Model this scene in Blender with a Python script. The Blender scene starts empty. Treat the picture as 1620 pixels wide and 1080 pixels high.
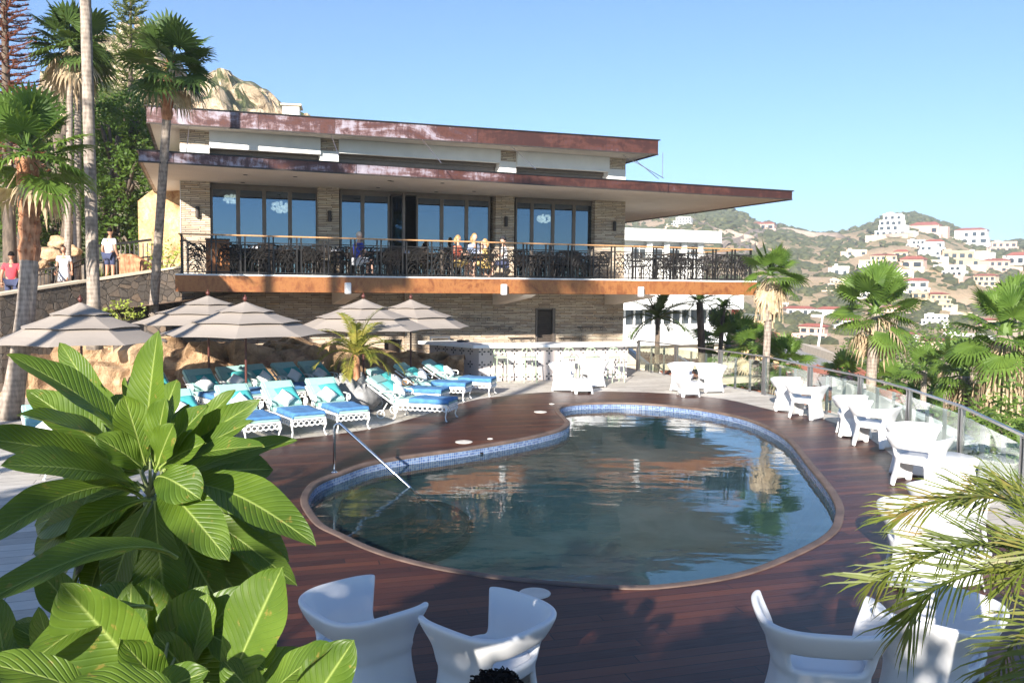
import bpy, bmesh, math, random
from mathutils import Vector, Matrix, Euler, noise
from mathutils.geometry import tessellate_polygon
S = bpy.context.scene
C = S.collection
R = math.radians
rnd = random.Random(7)

# ---------------------------------------------------------------- camera
F = 1350.0
CAM = Vector((0, 0, 2.9))
CROT = Matrix.Rotation(R(90) - math.atan(90 / F), 3, 'X') @ Matrix.Rotation(0.01, 3, 'Z')
cd = bpy.data.cameras.new('camera'); cam = bpy.data.objects.new('camera', cd); C.objects.link(cam)
cd.sensor_width = 36; cd.lens = F / 1620 * 36; cd.clip_start = 0.05; cd.clip_end = 6000
cam.matrix_world = Matrix.Translation(CAM) @ CROT.to_4x4()
S.camera = cam
# ---------------------------------------------------------------- sky, sun, exposure
SUN_EL, SUN_AZ = R(20), math.atan2(-0.29, -0.957)      # direction towards the sun: behind the camera, a little left
sdir = Vector((math.sin(SUN_AZ) * math.cos(SUN_EL), math.cos(SUN_AZ) * math.cos(SUN_EL), math.sin(SUN_EL)))
w = bpy.data.worlds.new('World'); S.world = w; w.use_nodes = True
wn = w.node_tree; sky = wn.nodes.new('ShaderNodeTexSky'); sky.sky_type = 'NISHITA'; sky.sun_disc = False
sky.sun_elevation = SUN_EL; sky.sun_rotation = SUN_AZ; sky.air_density = 0.8; sky.dust_density = 0.0; sky.ozone_density = 4.6
bg = wn.nodes['Background']; bg.inputs[1].default_value = 0.086
wn.links.new(sky.outputs[0], bg.inputs[0])
sl = bpy.data.lights.new('sun', 'SUN'); sl.energy = 5.0; sl.angle = R(0.5); sl.color = (1, 0.93, 0.82)
so = bpy.data.objects.new('sun', sl); C.objects.link(so); so.rotation_euler = sdir.to_track_quat('Z', 'Y').to_euler()
S.view_settings.view_transform = 'Standard'; S.view_settings.look = 'None'; S.view_settings.exposure = 1.38; S.view_settings.gamma = 1
S.cycles.use_denoising = True
S.cycles.max_bounces = 8; S.cycles.diffuse_bounces = 3; S.cycles.glossy_bounces = 4; S.cycles.transparent_max_bounces = 16
S.cycles.sample_clamp_indirect = 6

# ---------------------------------------------------------------- pixel to place
def ray(px, py):
    return (CROT @ Vector(((px - 810) / F, -(py - 540) / F, -1))).normalized()
def at(px, py, z=0.0):
    d = ray(px, py); t = (z - CAM.z) / d.z
    return CAM + d * t
def atd(px, py, y):
    d = ray(px, py); return CAM + d * (y / d.y)

# ---------------------------------------------------------------- objects
def tag(o, label=None, cat=None, group=None, kind=None):
    if label: o['label'] = label
    if cat: o['category'] = cat
    if group: o['group'] = group
    if kind: o['kind'] = kind
    return o
def empty(name, loc=(0, 0, 0), rz=0, label=None, cat=None, group=None):
    o = bpy.data.objects.new(name, None); C.objects.link(o); o.location = loc; o.rotation_euler = (0, 0, rz)
    o.empty_display_size = 0.1
    return tag(o, label, cat, group)
def dup(o, loc=None, rz=None, label=None, scale=None, parent=None, group=None):
    c = o.copy(); C.objects.link(c); c.parent = parent
    if loc is not None: c.location = loc
    if rz is not None: c.rotation_euler = (0, 0, rz)
    if scale is not None: c.scale = (scale,) * 3
    if label: c['label'] = label
    if group: c['group'] = group
    for ch in list(o.children): dup(ch, parent=c)
    return c

class MB:
    def __init__(s): s.v = []; s.f = []; s.m = []; s.mi = 0
    def add(s, vs, fs, M=None):
        b = len(s.v)
        s.v += [tuple(M @ Vector(v)) if M else tuple(v) for v in vs]
        s.f += [tuple(i + b for i in f) for f in fs]; s.m += [s.mi] * len(fs)
        return s
    def box(s, c, d, rz=0, M=None):
        x, y, z = d[0] / 2, d[1] / 2, d[2] / 2
        vs = [(a * x, b * y, e * z) for a in (-1, 1) for b in (-1, 1) for e in (-1, 1)]
        T = Matrix.Translation(c) @ Matrix.Rotation(rz, 4, 'Z')
        if M: T = M @ T
        return s.add(vs, [(0, 1, 3, 2), (4, 6, 7, 5), (0, 4, 5, 1), (2, 3, 7, 6), (0, 2, 6, 4), (1, 5, 7, 3)], T)
    def bb(s, x0, x1, y0, y1, z0, z1):
        return s.box(((x0 + x1) / 2, (y0 + y1) / 2, (z0 + z1) / 2), (abs(x1 - x0), abs(y1 - y0), abs(z1 - z0)))
    def beam(s, a, b, w, h, up=(0, 0, 1)):
        a = Vector(a); b = Vector(b); d = b - a; L = d.length
        if L < 1e-6: return s
        d.normalize(); x = d.cross(Vector(up))
        if x.length < 1e-4: x = d.cross(Vector((1, 0, 0)))
        x.normalize(); z = x.cross(d)
        T = Matrix((x, d, z)).transposed().to_4x4(); T.translation = (a + b) / 2
        return s.box((0, 0, 0), (w, L, h), M=T)
    def tube(s, pts, rad, n=8, cap=True, ell=1.0):
        pts = [Vector(p) for p in pts]
        if not hasattr(rad, '__len__'): rad = [rad] * len(pts)
        b = len(s.v); prev = None
        for i, p in enumerate(pts):
            t = (pts[min(i + 1, len(pts) - 1)] - pts[max(i - 1, 0)]).normalized()
            if prev is None:
                prev = t.cross(Vector((0, 0, 1)))
                if prev.length < 1e-3: prev = Vector((1, 0, 0))
            x = (prev - t * prev.dot(t)).normalized(); prev = x; y = t.cross(x)
            for k in range(n):
                a = 2 * math.pi * k / n
                s.v.append(tuple(p + (x * math.cos(a) + y * math.sin(a) * ell) * rad[i]))
        for i in range(len(pts) - 1):
            for k in range(n):
                k2 = (k + 1) % n
                s.f.append((b + i * n + k, b + i * n + k2, b + (i + 1) * n + k2, b + (i + 1) * n + k)); s.m.append(s.mi)
        if cap:
            s.f.append(tuple(b + k for k in reversed(range(n)))); s.m.append(s.mi)
            e = b + (len(pts) - 1) * n
            s.f.append(tuple(e + k for k in range(n))); s.m.append(s.mi)
        return s
    def lathe(s, prof, n=24, M=None, wave=None):
        vs = []; fs = []
        for r, z in prof:
            for k in range(n):
                a = 2 * math.pi * k / n; q = r * (wave(a, z) if wave else 1)
                vs.append((q * math.cos(a), q * math.sin(a), z))
        for i in range(len(prof) - 1):
            for k in range(n):
                k2 = (k + 1) % n
                fs.append((i * n + k, i * n + k2, (i + 1) * n + k2, (i + 1) * n + k))
        fs.append(tuple(reversed(range(n)))); e = (len(prof) - 1) * n; fs.append(tuple(range(e, e + n)))
        return s.add(vs, fs, M)
    def prism(s, poly, z0, z1, M=None):
        n = len(poly); vs = [(p[0], p[1], z0) for p in poly] + [(p[0], p[1], z1) for p in poly]
        return s.add(vs, [tuple(reversed(range(n))), tuple(range(n, 2 * n))] + [(i, (i + 1) % n, n + (i + 1) % n, n + i) for i in range(n)], M)
    def ico(s, c, r, sub=1, jit=0.0, sq=(1, 1, 1), rg=None):
        key = sub
        if key not in ICO:
            bm = bmesh.new(); bmesh.ops.create_icosphere(bm, subdivisions=sub, radius=1)
            ICO[key] = ([v.co.copy() for v in bm.verts], [tuple(v.index for v in f.verts) for f in bm.faces]); bm.free()
        vs, fs = ICO[key]; rg = rg or rnd; o = Vector((rg.random() * 50, rg.random() * 50, 0))
        return s.add([(c[0] + v.x * r * sq[0] * (1 + jit * noise.noise(v * 1.7 + o)), c[1] + v.y * r * sq[1] * (1 + jit * noise.noise(v * 1.7 + o)),
                       c[2] + v.z * r * sq[2] * (1 + jit * noise.noise(v * 1.7 + o))) for v in vs], fs)
    def build(s, name, mats, parent=None, smooth=False, label=None, cat=None, group=None, kind=None, bevel=0, sub=0, solid=0, loc=None, rz=0, fixn=False):
        me = bpy.data.meshes.new(name); me.from_pydata(s.v, [], s.f)
        if not isinstance(mats, (list, tuple)): mats = [mats]
        for m in mats: me.materials.append(m)
        if len(mats) > 1: me.polygons.foreach_set('material_index', s.m)
        if fixn:
            bm = bmesh.new(); bm.from_mesh(me); bmesh.ops.recalc_face_normals(bm, faces=bm.faces); bm.to_mesh(me); bm.free()
        if smooth: me.polygons.foreach_set('use_smooth', [True] * len(me.polygons))
        me.update()
        o = bpy.data.objects.new(name, me); C.objects.link(o); o.parent = parent
        if loc is not None: o.location = loc
        if rz: o.rotation_euler = (0, 0, rz)
        if solid:
            m = o.modifiers.new('so', 'SOLIDIFY'); m.thickness = solid; m.offset = 0
        if bevel:
            m = o.modifiers.new('b', 'BEVEL'); m.width = bevel; m.segments = 2; m.limit_method = 'ANGLE'
        if sub:
            m = o.modifiers.new('s', 'SUBSURF'); m.levels = sub; m.render_levels = sub
        return tag(o, label, cat, group, kind)
ICO = {}
def sheet(name, outer, holes, z, m, kind='structure', parent=None):
    polys = [[Vector((p[0], p[1], 0)) for p in outer]] + [[Vector((p[0], p[1], 0)) for p in h] for h in holes]
    vs = [p for q in polys for p in q]; tr = tessellate_polygon(polys)
    b = MB(); fs = []
    for t in tr:
        a = (vs[t[1]] - vs[t[0]]).cross(vs[t[2]] - vs[t[0]]).z
        fs.append(tuple(t) if a > 0 else tuple(reversed(t)))
    b.add([(v.x, v.y, z) for v in vs], fs)
    return b.build(name, m, parent, kind=kind)
def spline(pts, per=6, closed=False):
    out = []; n = len(pts); P = [Vector(p) for p in pts]
    for i in range(n if closed else n - 1):
        g = (lambda k: P[k % n]) if closed else (lambda k: P[max(0, min(n - 1, k))])
        p0, p1, p2, p3 = g(i - 1), g(i), g(i + 1), g(i + 2)
        for j in range(per):
            t = j / per
            out.append(0.5 * ((2 * p1) + (p2 - p0) * t + (2 * p0 - 5 * p1 + 4 * p2 - p3) * t * t + (3 * p1 - p0 - 3 * p2 + p3) * t ** 3))
    if not closed: out.append(P[-1])
    return out

# ---------------------------------------------------------------- materials
class N:
    def __init__(s, name):
        s.m = bpy.data.materials.new(name); s.m.use_nodes = True; s.t = s.m.node_tree
        s.bsdf = s.t.nodes['Principled BSDF']; s.out = s.t.nodes['Material Output']
    def n(s, typ, props=None, **inp):
        nd = s.t.nodes.new('ShaderNode' + typ)
        for k, v in (props or {}).items(): setattr(nd, k, v)
        for k, v in inp.items():
            k2 = int(k[1:]) if k[0] == '_' else k.replace('_', ' ')
            s.put(nd.inputs[k2], v)
        return nd
    def put(s, sock, v):
        if isinstance(v, bpy.types.NodeSocket): s.t.links.new(v, sock)
        elif isinstance(v, bpy.types.Node): s.t.links.new(v.outputs[0], sock)
        elif isinstance(v, tuple) and len(v) == 3 and sock.type == 'RGBA': sock.default_value = (*v, 1)
        else: sock.default_value = v
    def obj(s): return s.n('TexCoord').outputs['Object']
    def gen(s): return s.n('TexCoord').outputs['Generated']
    def noise(s, scale, vec=None, detail=5, rough=0.55, stretch=None, dist=0):
        v = vec or s.obj()
        if stretch: v = s.n('Mapping', _0=v, Scale=stretch).outputs[0]
        return s.n('TexNoise', Vector=v, Scale=scale, Detail=detail, Roughness=rough, Distortion=dist).outputs['Fac']
    def ramp(s, fac, stops, interp='LINEAR'):
        nd = s.t.nodes.new('ShaderNodeValToRGB'); s.put(nd.inputs[0], fac); cr = nd.color_ramp; cr.interpolation = interp
        while len(cr.elements) < len(stops): cr.elements.new(0.5)
        for e, (p, c) in zip(cr.elements, stops):
            e.position = p; e.color = (*c, 1) if len(c) == 3 else c
        return nd.outputs[0]
    def mix(s, fac, a, b, mode='MIX'):
        nd = s.t.nodes.new('ShaderNodeMix'); nd.data_type = 'RGBA'; nd.blend_type = mode
        s.put(nd.inputs[0], fac); s.put(nd.inputs[6], a); s.put(nd.inputs[7], b); return nd.outputs[2]
    def math(s, op, a, b=0.0, c=0.0):
        nd = s.n('Math', {'operation': op}); s.put(nd.inputs[0], a); s.put(nd.inputs[1], b); s.put(nd.inputs[2], c); return nd.outputs[0]
    def bump(s, h, st=0.3, dist=0.02, normal=None):
        nd = s.n('Bump', Height=h, Strength=st, Distance=dist)
        if normal: s.put(nd.inputs['Normal'], normal)
        return nd.outputs[0]
    def set(s, **k):
        for a, v in k.items(): s.put(s.bsdf.inputs[a.replace('_', ' ')], v)
        return s.m

def simple(name, col, rough=0.6, metal=0.0, var=0.15, scale=6, bump=0.0, spec=0.5, bscale=60):
    g = N(name); c2 = tuple(c * (1 - var) for c in col); c1 = tuple(min(1, c * (1 + var * 0.5)) for c in col)
    k = g.ramp(g.noise(scale), [(0.3, c2), (0.7, c1)])
    g.set(Base_Color=k, Roughness=rough, Metallic=metal); g.bsdf.inputs['Specular IOR Level'].default_value = spec
    if bump: g.set(Normal=g.bump(g.noise(bscale), bump, 0.01))
    return g.m
def leafmat(name, a, b, rough=0.5, trans=0.35, scale=3.0, c=None):
    g = N(name); rn = g.n('ObjectInfo').outputs['Random']
    st = [(0.3, a), (0.65, b)] + ([(0.8, c)] if c else [])
    col = g.ramp(g.noise(scale, detail=3), st)
    g.set(Base_Color=col, Roughness=rough); g.bsdf.inputs['Specular IOR Level'].default_value = 0.3
    tr = g.n('BsdfTranslucent', Color=g.mix(0.5, col, (0.35, 0.45, 0.04), 'MIX'))
    mx = g.n('MixShader', _0=trans, _1=g.bsdf.outputs[0], _2=tr.outputs[0])
    g.t.links.new(mx.outputs[0], g.out.inputs[0]); return g.m

M = {}
M['white'] = simple('white_paint', (0.8, 0.8, 0.78), 0.55, var=0.05)
M['stucco'] = simple('white_stucco', (0.72, 0.71, 0.68), 0.85, var=0.08, scale=2, bump=0.15)
M['soffit'] = simple('soffit_plaster', (0.8, 0.7, 0.6), 0.9, var=0.06, scale=1.0, bump=0.1)
M['cream'] = simple('cream_stucco', (0.62, 0.52, 0.4), 0.9, var=0.15, scale=1.5, bump=0.2)
M['plastic'] = simple('white_plastic', (0.68, 0.68, 0.69), 0.38, var=0.02)
M['wmetal'] = simple('white_enamel', (0.8, 0.8, 0.78), 0.35, var=0.05)
M['steel'] = simple('brushed_steel', (0.33, 0.32, 0.33), 0.3, 0.9, var=0.1)
M['chrome'] = simple('polished_steel', (0.75, 0.75, 0.76), 0.12, 1.0, var=0.03)
M['black'] = simple('black_metal', (0.02, 0.018, 0.017), 0.45, 0.3, var=0.3)
M['dark'] = simple('dark_bronze', (0.045, 0.035, 0.03), 0.5, 0.3, var=0.3)
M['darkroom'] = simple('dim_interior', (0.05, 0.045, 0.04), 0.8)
M['frame'] = simple('bronze_frame', (0.16, 0.13, 0.11), 0.45, 0.4)
M['handrail'] = simple('teak_handrail', (0.5, 0.27, 0.12), 0.4, var=0.3, scale=12)
M['mint'] = simple('mint_canvas', (0.3, 0.5, 0.47), 0.85, var=0.08, bump=0.15)
M['teal'] = simple('teal_canvas', (0.06, 0.38, 0.38), 0.85, var=0.1, bump=0.15)
M['pilloww'] = simple('white_canvas', (0.75, 0.75, 0.73), 0.85, var=0.05, bump=0.15)
M['towel'] = simple('blue_towel', (0.07, 0.21, 0.44), 0.95, var=0.25, scale=10, bump=0.5, bscale=220)
M['canopy'] = simple('taupe_canvas', (0.33, 0.285, 0.25), 0.9, var=0.08, scale=1.2, bump=0.1)
M['ppole'] = simple('dark_red_pole', (0.09, 0.025, 0.018), 0.4, var=0.3)
M['lotus'] = simple('grey_carved_stone', (0.27, 0.27, 0.28), 0.8, var=0.35, scale=9, bump=0.5)
M['terracotta'] = simple('terracotta', (0.5, 0.17, 0.09), 0.85, var=0.3, scale=3, bump=0.2)
M['orange'] = simple('orange_wood', (0.6, 0.22, 0.05), 0.5, var=0.2, scale=10)
M['skin'] = simple('skin', (0.42, 0.22, 0.14), 0.55, var=0.1)
M['skinl'] = simple('light_skin', (0.6, 0.36, 0.26), 0.55, var=0.08)
M['hair'] = simple('dark_hair', (0.01, 0.007, 0.006), 0.7, spec=0.15, var=0.4, scale=60, bump=0.8, bscale=180)
M['hairb'] = simple('blond_hair', (0.4, 0.24, 0.1), 0.5, var=0.3, scale=60)
M['hairg'] = simple('white_hair', (0.6, 0.52, 0.45), 0.5, var=0.2, scale=60)
for k, c in dict(cw=(0.75, 0.75, 0.78), cb=(0.02, 0.05, 0.35), cp=(0.65, 0.06, 0.08), cy=(0.6, 0.42, 0.15), ck=(0.02, 0.02, 0.025), cn=(0.05, 0.06, 0.12), cl=(0.35, 0.42, 0.6), cr=(0.45, 0.1, 0.06)).items():
    M[k] = simple('cloth_' + {'cw': 'white', 'cb': 'blue', 'cp': 'pink', 'cy': 'yellow', 'ck': 'black', 'cn': 'navy', 'cl': 'pale_blue', 'cr': 'rust'}[k], c, 0.9, var=0.15, scale=14, bump=0.3, bscale=30)
M['palmleaf'] = leafmat('fan_palm_leaf', (0.06, 0.12, 0.02), (0.14, 0.23, 0.04), scale=1.5)
M['palmdark'] = leafmat('palm_leaf_dark', (0.03, 0.06, 0.015), (0.08, 0.13, 0.03), trans=0.2, scale=1.5)
M['palmyel'] = leafmat('palm_leaf_yellow', (0.13, 0.17, 0.03), (0.36, 0.3, 0.06), scale=4, c=(0.42, 0.26, 0.07))
M['straw'] = leafmat('dead_palm_leaf', (0.33, 0.23, 0.14), (0.55, 0.43, 0.29), rough=0.8, trans=0.15, scale=5)
M['treeleaf'] = leafmat('tree_leaf', (0.035, 0.075, 0.012), (0.1, 0.17, 0.03), scale=1.2)
M['shrubleaf'] = leafmat('shrub_leaf', (0.06, 0.12, 0.02), (0.15, 0.22, 0.05), scale=1.5)
M['pine'] = leafmat('pine_needle', (0.05, 0.08, 0.02), (0.13, 0.15, 0.04), trans=0.1, scale=1.5)
M['redpine'] = leafmat('dry_red_needle', (0.09, 0.03, 0.02), (0.2, 0.07, 0.04), trans=0.1, scale=1.5)
M['pinkleaf'] = leafmat('yellow_green_leaf', (0.2, 0.27, 0.04), (0.4, 0.45, 0.1), scale=6)

def trunkmat(name, a, b, ring=9.0):
    g = N(name); o = g.obj(); z = g.n('SeparateXYZ', _0=o).outputs[2]
    n1 = g.noise(3.0, o); n2 = g.noise(14, o, stretch=(1, 1, 0.25))
    wv = g.math('SINE', g.math('ADD', g.math('MULTIPLY', z, ring * 6.283), g.math('MULTIPLY', n1, 5.0)))
    f = g.math('ADD', g.math('MULTIPLY', wv, 0.05), n2)
    g.set(Base_Color=g.ramp(f, [(0.3, a), (0.65, b)]), Roughness=0.9, Normal=g.bump(f, 0.6, 0.02)); return g.m
M['trunk'] = trunkmat('palm_trunk', (0.14, 0.11, 0.09), (0.36, 0.3, 0.25))
M['trunkred'] = trunkmat('palm_trunk_red', (0.2, 0.07, 0.03), (0.48, 0.24, 0.13), 5)
M['bark'] = trunkmat('bark', (0.06, 0.045, 0.035), (0.16, 0.12, 0.09), 0.5)

def ledge(name, cols, sx=0.42, sz=0.055, st=0.7, swap=True):
    g = N(name); s = g.n('SeparateXYZ', _0=g.obj()); nz = g.noise(1.3, detail=2)
    u = g.math('ADD', s.outputs[0], s.outputs[1])
    v = g.n('CombineXYZ', _0=u, _1=g.math('ADD', s.outputs[2], g.math('MULTIPLY', nz, 0.02)), _2=0.0)
    br = g.n('TexBrick', Vector=v, Scale=1.0, Mortar_Size=0.006, Brick_Width=sx, Row_Height=sz, Color1=(0, 0, 0), Color2=(1, 1, 1), Mortar=(0.1, 0.1, 0.1))
    br.offset = 0.37; br.squash = 1.7; br.squash_frequency = 3
    f = g.mix(0.45, br.outputs[0], g.noise(9, detail=4, stretch=(0.5, 0.5, 4)))
    col = g.ramp(f, [(i / (len(cols) - 1) * 0.7 + 0.12, c) for i, c in enumerate(cols)])
    col = g.mix(br.outputs['Fac'], col, (0.08, 0.06, 0.05))
    h = g.math('SUBTRACT', g.math('MULTIPLY', f, 1.0), br.outputs['Fac'])
    g.set(Base_Color=col, Roughness=0.85, Normal=g.bump(h, st, 0.03)); return g.m
M['ledge'] = ledge('stacked_ledge_stone', [(0.3, 0.22, 0.15), (0.6, 0.48, 0.34), (0.44, 0.35, 0.27), (0.7, 0.6, 0.46), (0.34, 0.27, 0.22), (0.62, 0.45, 0.28)])

def cobble(name, scale, cols, gap, gapc, bumpd=0.05, rough=0.85, edge=0.06):
    g = N(name); o = g.obj(); wv = g.n('TexNoise', Vector=o, Scale=2.0)
    vec = g.mix(0.12, o, wv.outputs['Color'], 'ADD')
    v = g.n('TexVoronoi', Vector=vec, Scale=scale); e = g.n('TexVoronoi', {'feature': 'DISTANCE_TO_EDGE'}, Vector=vec, Scale=scale)
    c = g.ramp(g.n('SeparateColor', _0=v.outputs['Color']).outputs[0], [(i / (len(cols) - 1), c) for i, c in enumerate(cols)])
    c = g.mix(g.noise(12), c, (0.1, 0.08, 0.06), 'MULTIPLY') if False else g.mix(g.math('MULTIPLY', g.noise(8), 0.5), c, (0.1, 0.08, 0.06))
    ef = g.ramp(e.outputs['Distance'], [(0, (0, 0, 0)), (edge, (1, 1, 1))])
    col = g.mix(ef, gapc, c)
    h = g.math('ADD', g.math('MULTIPLY', ef, 1.0), g.math('MULTIPLY', g.noise(10), 0.4))
    g.set(Base_Color=col, Roughness=rough, Normal=g.bump(h, 0.8, bumpd)); return g.m
M['rubble'] = cobble('rubble_stone', 5.0, [(0.05, 0.042, 0.038), (0.11, 0.088, 0.07), (0.07, 0.063, 0.06), (0.18, 0.125, 0.085), (0.09, 0.077, 0.07), (0.045, 0.038, 0.035)], 0, (0.05, 0.042, 0.036), edge=0.04)  # stones and joints coloured darker to stand in for tree shade on the wall
M['tanstone_'] = cobble('tan_stone_wall_', 3.0, [(0.45, 0.27, 0.12), (0.6, 0.42, 0.24), (0.38, 0.2, 0.09), (0.62, 0.46, 0.3), (0.5, 0.3, 0.13)], 0, (0.4, 0.26, 0.15), edge=0.02)

def rockmat(name, a, b, c, sc=1.0):
    g = N(name); o = g.obj(); n1 = g.noise(0.9 * sc, o, 8, 0.65); n2 = g.noise(5 * sc, o, 8, 0.7, dist=0.6)
    col = g.ramp(g.math('ADD', g.math('MULTIPLY', n1, 0.6), g.math('MULTIPLY', n2, 0.4)), [(0.36, a), (0.5, b), (0.62, c)])
    g.set(Base_Color=col, Roughness=0.9, Normal=g.bump(n2, 0.9, 0.12 / sc)); return g.m
M['rock'] = rockmat('sandstone_boulder', (0.22, 0.12, 0.06), (0.5, 0.33, 0.19), (0.64, 0.46, 0.3))
M['tanstone'] = rockmat('tan_stone_wall', (0.26, 0.12, 0.05), (0.55, 0.36, 0.18), (0.66, 0.5, 0.32), 1.4)
M['bandrock'] = rockmat('rock_bank', (0.16, 0.09, 0.05), (0.42, 0.27, 0.15), (0.58, 0.42, 0.27), 0.7)

def rust(name, cols, patch=False):
    g = N(name); o = g.obj(); n1 = g.noise(1.1, o, 10, 0.72, dist=1.2, stretch=(0.6, 1, 1.6) if patch else (1, 1, 1)); n2 = g.noise(7, o, 8, 0.75, stretch=(1, 1, 0.35))
    f = g.math('ADD', g.math('MULTIPLY', n1, 0.65), g.math('MULTIPLY', n2, 0.35))
    if patch:
        x = g.n('SeparateXYZ', _0=o).outputs[0]
        wn_ = g.n('TexWhiteNoise', {'noise_dimensions': '1D'}, W=g.math('FLOOR', g.math('DIVIDE', x, 2.35)))
        f = g.math('ADD', f, g.math('MULTIPLY', g.math('SUBTRACT', wn_.outputs[0], 0.5), 0.09))
        f = g.math('ADD', f, g.math('MULTIPLY', g.math('SUBTRACT', x, 6.0), -0.0125))
    col = g.ramp(f, cols)
    if patch:
        sm = g.math('LESS_THAN', g.math('FRACT', g.math('DIVIDE', x, 2.35)), 0.006)
        col = g.mix(sm, col, (0.03, 0.015, 0.015))
    g.set(Base_Color=col, Roughness=0.45, Metallic=0.25, Normal=g.bump(n2, 0.15, 0.01)); return g.m
M['rust'] = rust('corten_steel', [(0.32, (0.09, 0.03, 0.012)), (0.44, (0.22, 0.075, 0.025)), (0.52, (0.34, 0.14, 0.045)), (0.58, (0.24, 0.08, 0.028)), (0.7, (0.4, 0.19, 0.08))])
M['copper'] = rust('aged_copper', [(0.38, (0.045, 0.016, 0.013)), (0.46, (0.095, 0.034, 0.024)), (0.50, (0.065, 0.03, 0.033)), (0.54, (0.15, 0.08, 0.075)), (0.6, (0.28, 0.24, 0.28)), (0.68, (0.38, 0.34, 0.38)), (0.74, (0.2, 0.07, 0.05))], True)

def deckmat():
    g = N('ipe_deck_boards'); o = g.n('Mapping', _0=g.obj(), Rotation=(0, 0, R(-16))).outputs[0]
    s = g.n('SeparateXYZ', _0=o); y = g.math('DIVIDE', s.outputs[1], 0.14)
    row = g.math('FLOOR', y); wn_ = g.n('TexWhiteNoise', {'noise_dimensions': '1D'}, W=row)
    seg = g.math('FLOOR', g.math('ADD', g.math('DIVIDE', s.outputs[0], 2.6), g.math('MULTIPLY', wn_.outputs[0], 7.0)))
    wn2 = g.n('TexWhiteNoise', {'noise_dimensions': '2D'}, Vector=g.n('CombineXYZ', _0=seg, _1=row, _2=0.0))
    gr = g.noise(6, o, 6, 0.6, stretch=(0.5, 9, 1)); jt = g.math('LESS_THAN', g.math('FRACT', g.math('ADD', g.math('DIVIDE', s.outputs[0], 2.6), g.math('MULTIPLY', wn_.outputs[0], 7.0))), 0.004)
    wear = g.noise(0.35, o, 5, 0.6)
    f = g.math('ADD', g.math('ADD', g.math('MULTIPLY', wn2.outputs[0], 0.5), g.math('MULTIPLY', gr, 0.35)), g.math('MULTIPLY', wear, 0.35))
    col = g.ramp(f, [(0.25, (0.024, 0.009, 0.007)), (0.55, (0.052, 0.017, 0.011)), (0.8, (0.1, 0.032, 0.016)), (0.95, (0.17, 0.06, 0.03))])
    gap = g.math('LESS_THAN', g.math('FRACT', y), 0.065)
    gap = g.math('MAXIMUM', gap, jt); col = g.mix(gap, col, (0.006, 0.004, 0.004))
    h = g.math('SUBTRACT', g.math('MULTIPLY', gr, 0.15), gap)
    g.set(Base_Color=col, Roughness=g.ramp(gr, [(0.3, (0.34, 0.34, 0.34)), (0.8, (0.55, 0.55, 0.55))]), Normal=g.bump(h, 0.6, 0.006)); g.bsdf.inputs['Specular IOR Level'].default_value = 0.3
    return g.m
M['deck'] = deckmat()
def pavemat():
    g = N('pale_stone_paving'); o = g.n('Mapping', _0=g.obj(), Rotation=(0, 0, R(-20))).outputs[0]
    br = g.n('TexBrick', Vector=o, Scale=1.0, Mortar_Size=0.006, Brick_Width=1.15, Row_Height=0.24, Color1=(0.2, 0.2, 0.2), Color2=(0.9, 0.9, 0.9), Mortar=(0, 0, 0))
    f = g.mix(0.55, br.outputs[0], g.noise(5, o, 6, 0.65, stretch=(1, 3, 1)))
    col = g.ramp(f, [(0.25, (0.36, 0.32, 0.28)), (0.5, (0.5, 0.46, 0.41)), (0.75, (0.6, 0.56, 0.51))])
    col = g.mix(br.outputs['Fac'], col, (0.2, 0.18, 0.16))
    g.set(Base_Color=col, Roughness=0.7, Normal=g.bump(g.math('SUBTRACT', g.noise(8, o), br.outputs['Fac']), 0.4, 0.01)); return g.m
M['pave'] = pavemat()
def mosaic(name, sc, cols):
    g = N(name); o = g.obj()
    v = g.n('Mapping', _0=g.n('TexCoord').outputs['UV'], Scale=(1, 1, 1)).outputs[0]
    br = g.n('TexBrick', Vector=v, Scale=1.0, Mortar_Size=0.003, Brick_Width=sc, Row_Height=sc, Color1=(0, 0, 0), Color2=(1, 1, 1)); br.offset = 0
    col = g.ramp(br.outputs[0], cols); col = g.mix(br.outputs['Fac'], col, (0.35, 0.38, 0.42))
    g.set(Base_Color=col, Roughness=0.25); return g.m
M['mosaic'] = mosaic('blue_glass_mosaic', 0.045, [(0, (0.04, 0.08, 0.2)), (0.5, (0.08, 0.14, 0.3)), (1, (0.16, 0.24, 0.38))])
M['coping'] = simple('coping_stone', (0.13, 0.088, 0.07), 0.6, var=0.4, scale=3, bump=0.3)
def basin():
    g = N('pool_plaster'); n1 = g.noise(0.8, None, 6, 0.6, dist=0.5)
    g.set(Base_Color=g.ramp(n1, [(0.36, (0.22, 0.33, 0.3)), (0.5, (0.42, 0.54, 0.48)), (0.66, (0.66, 0.76, 0.68))]), Roughness=0.8); return g.m
M['basin'] = basin()
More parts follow.
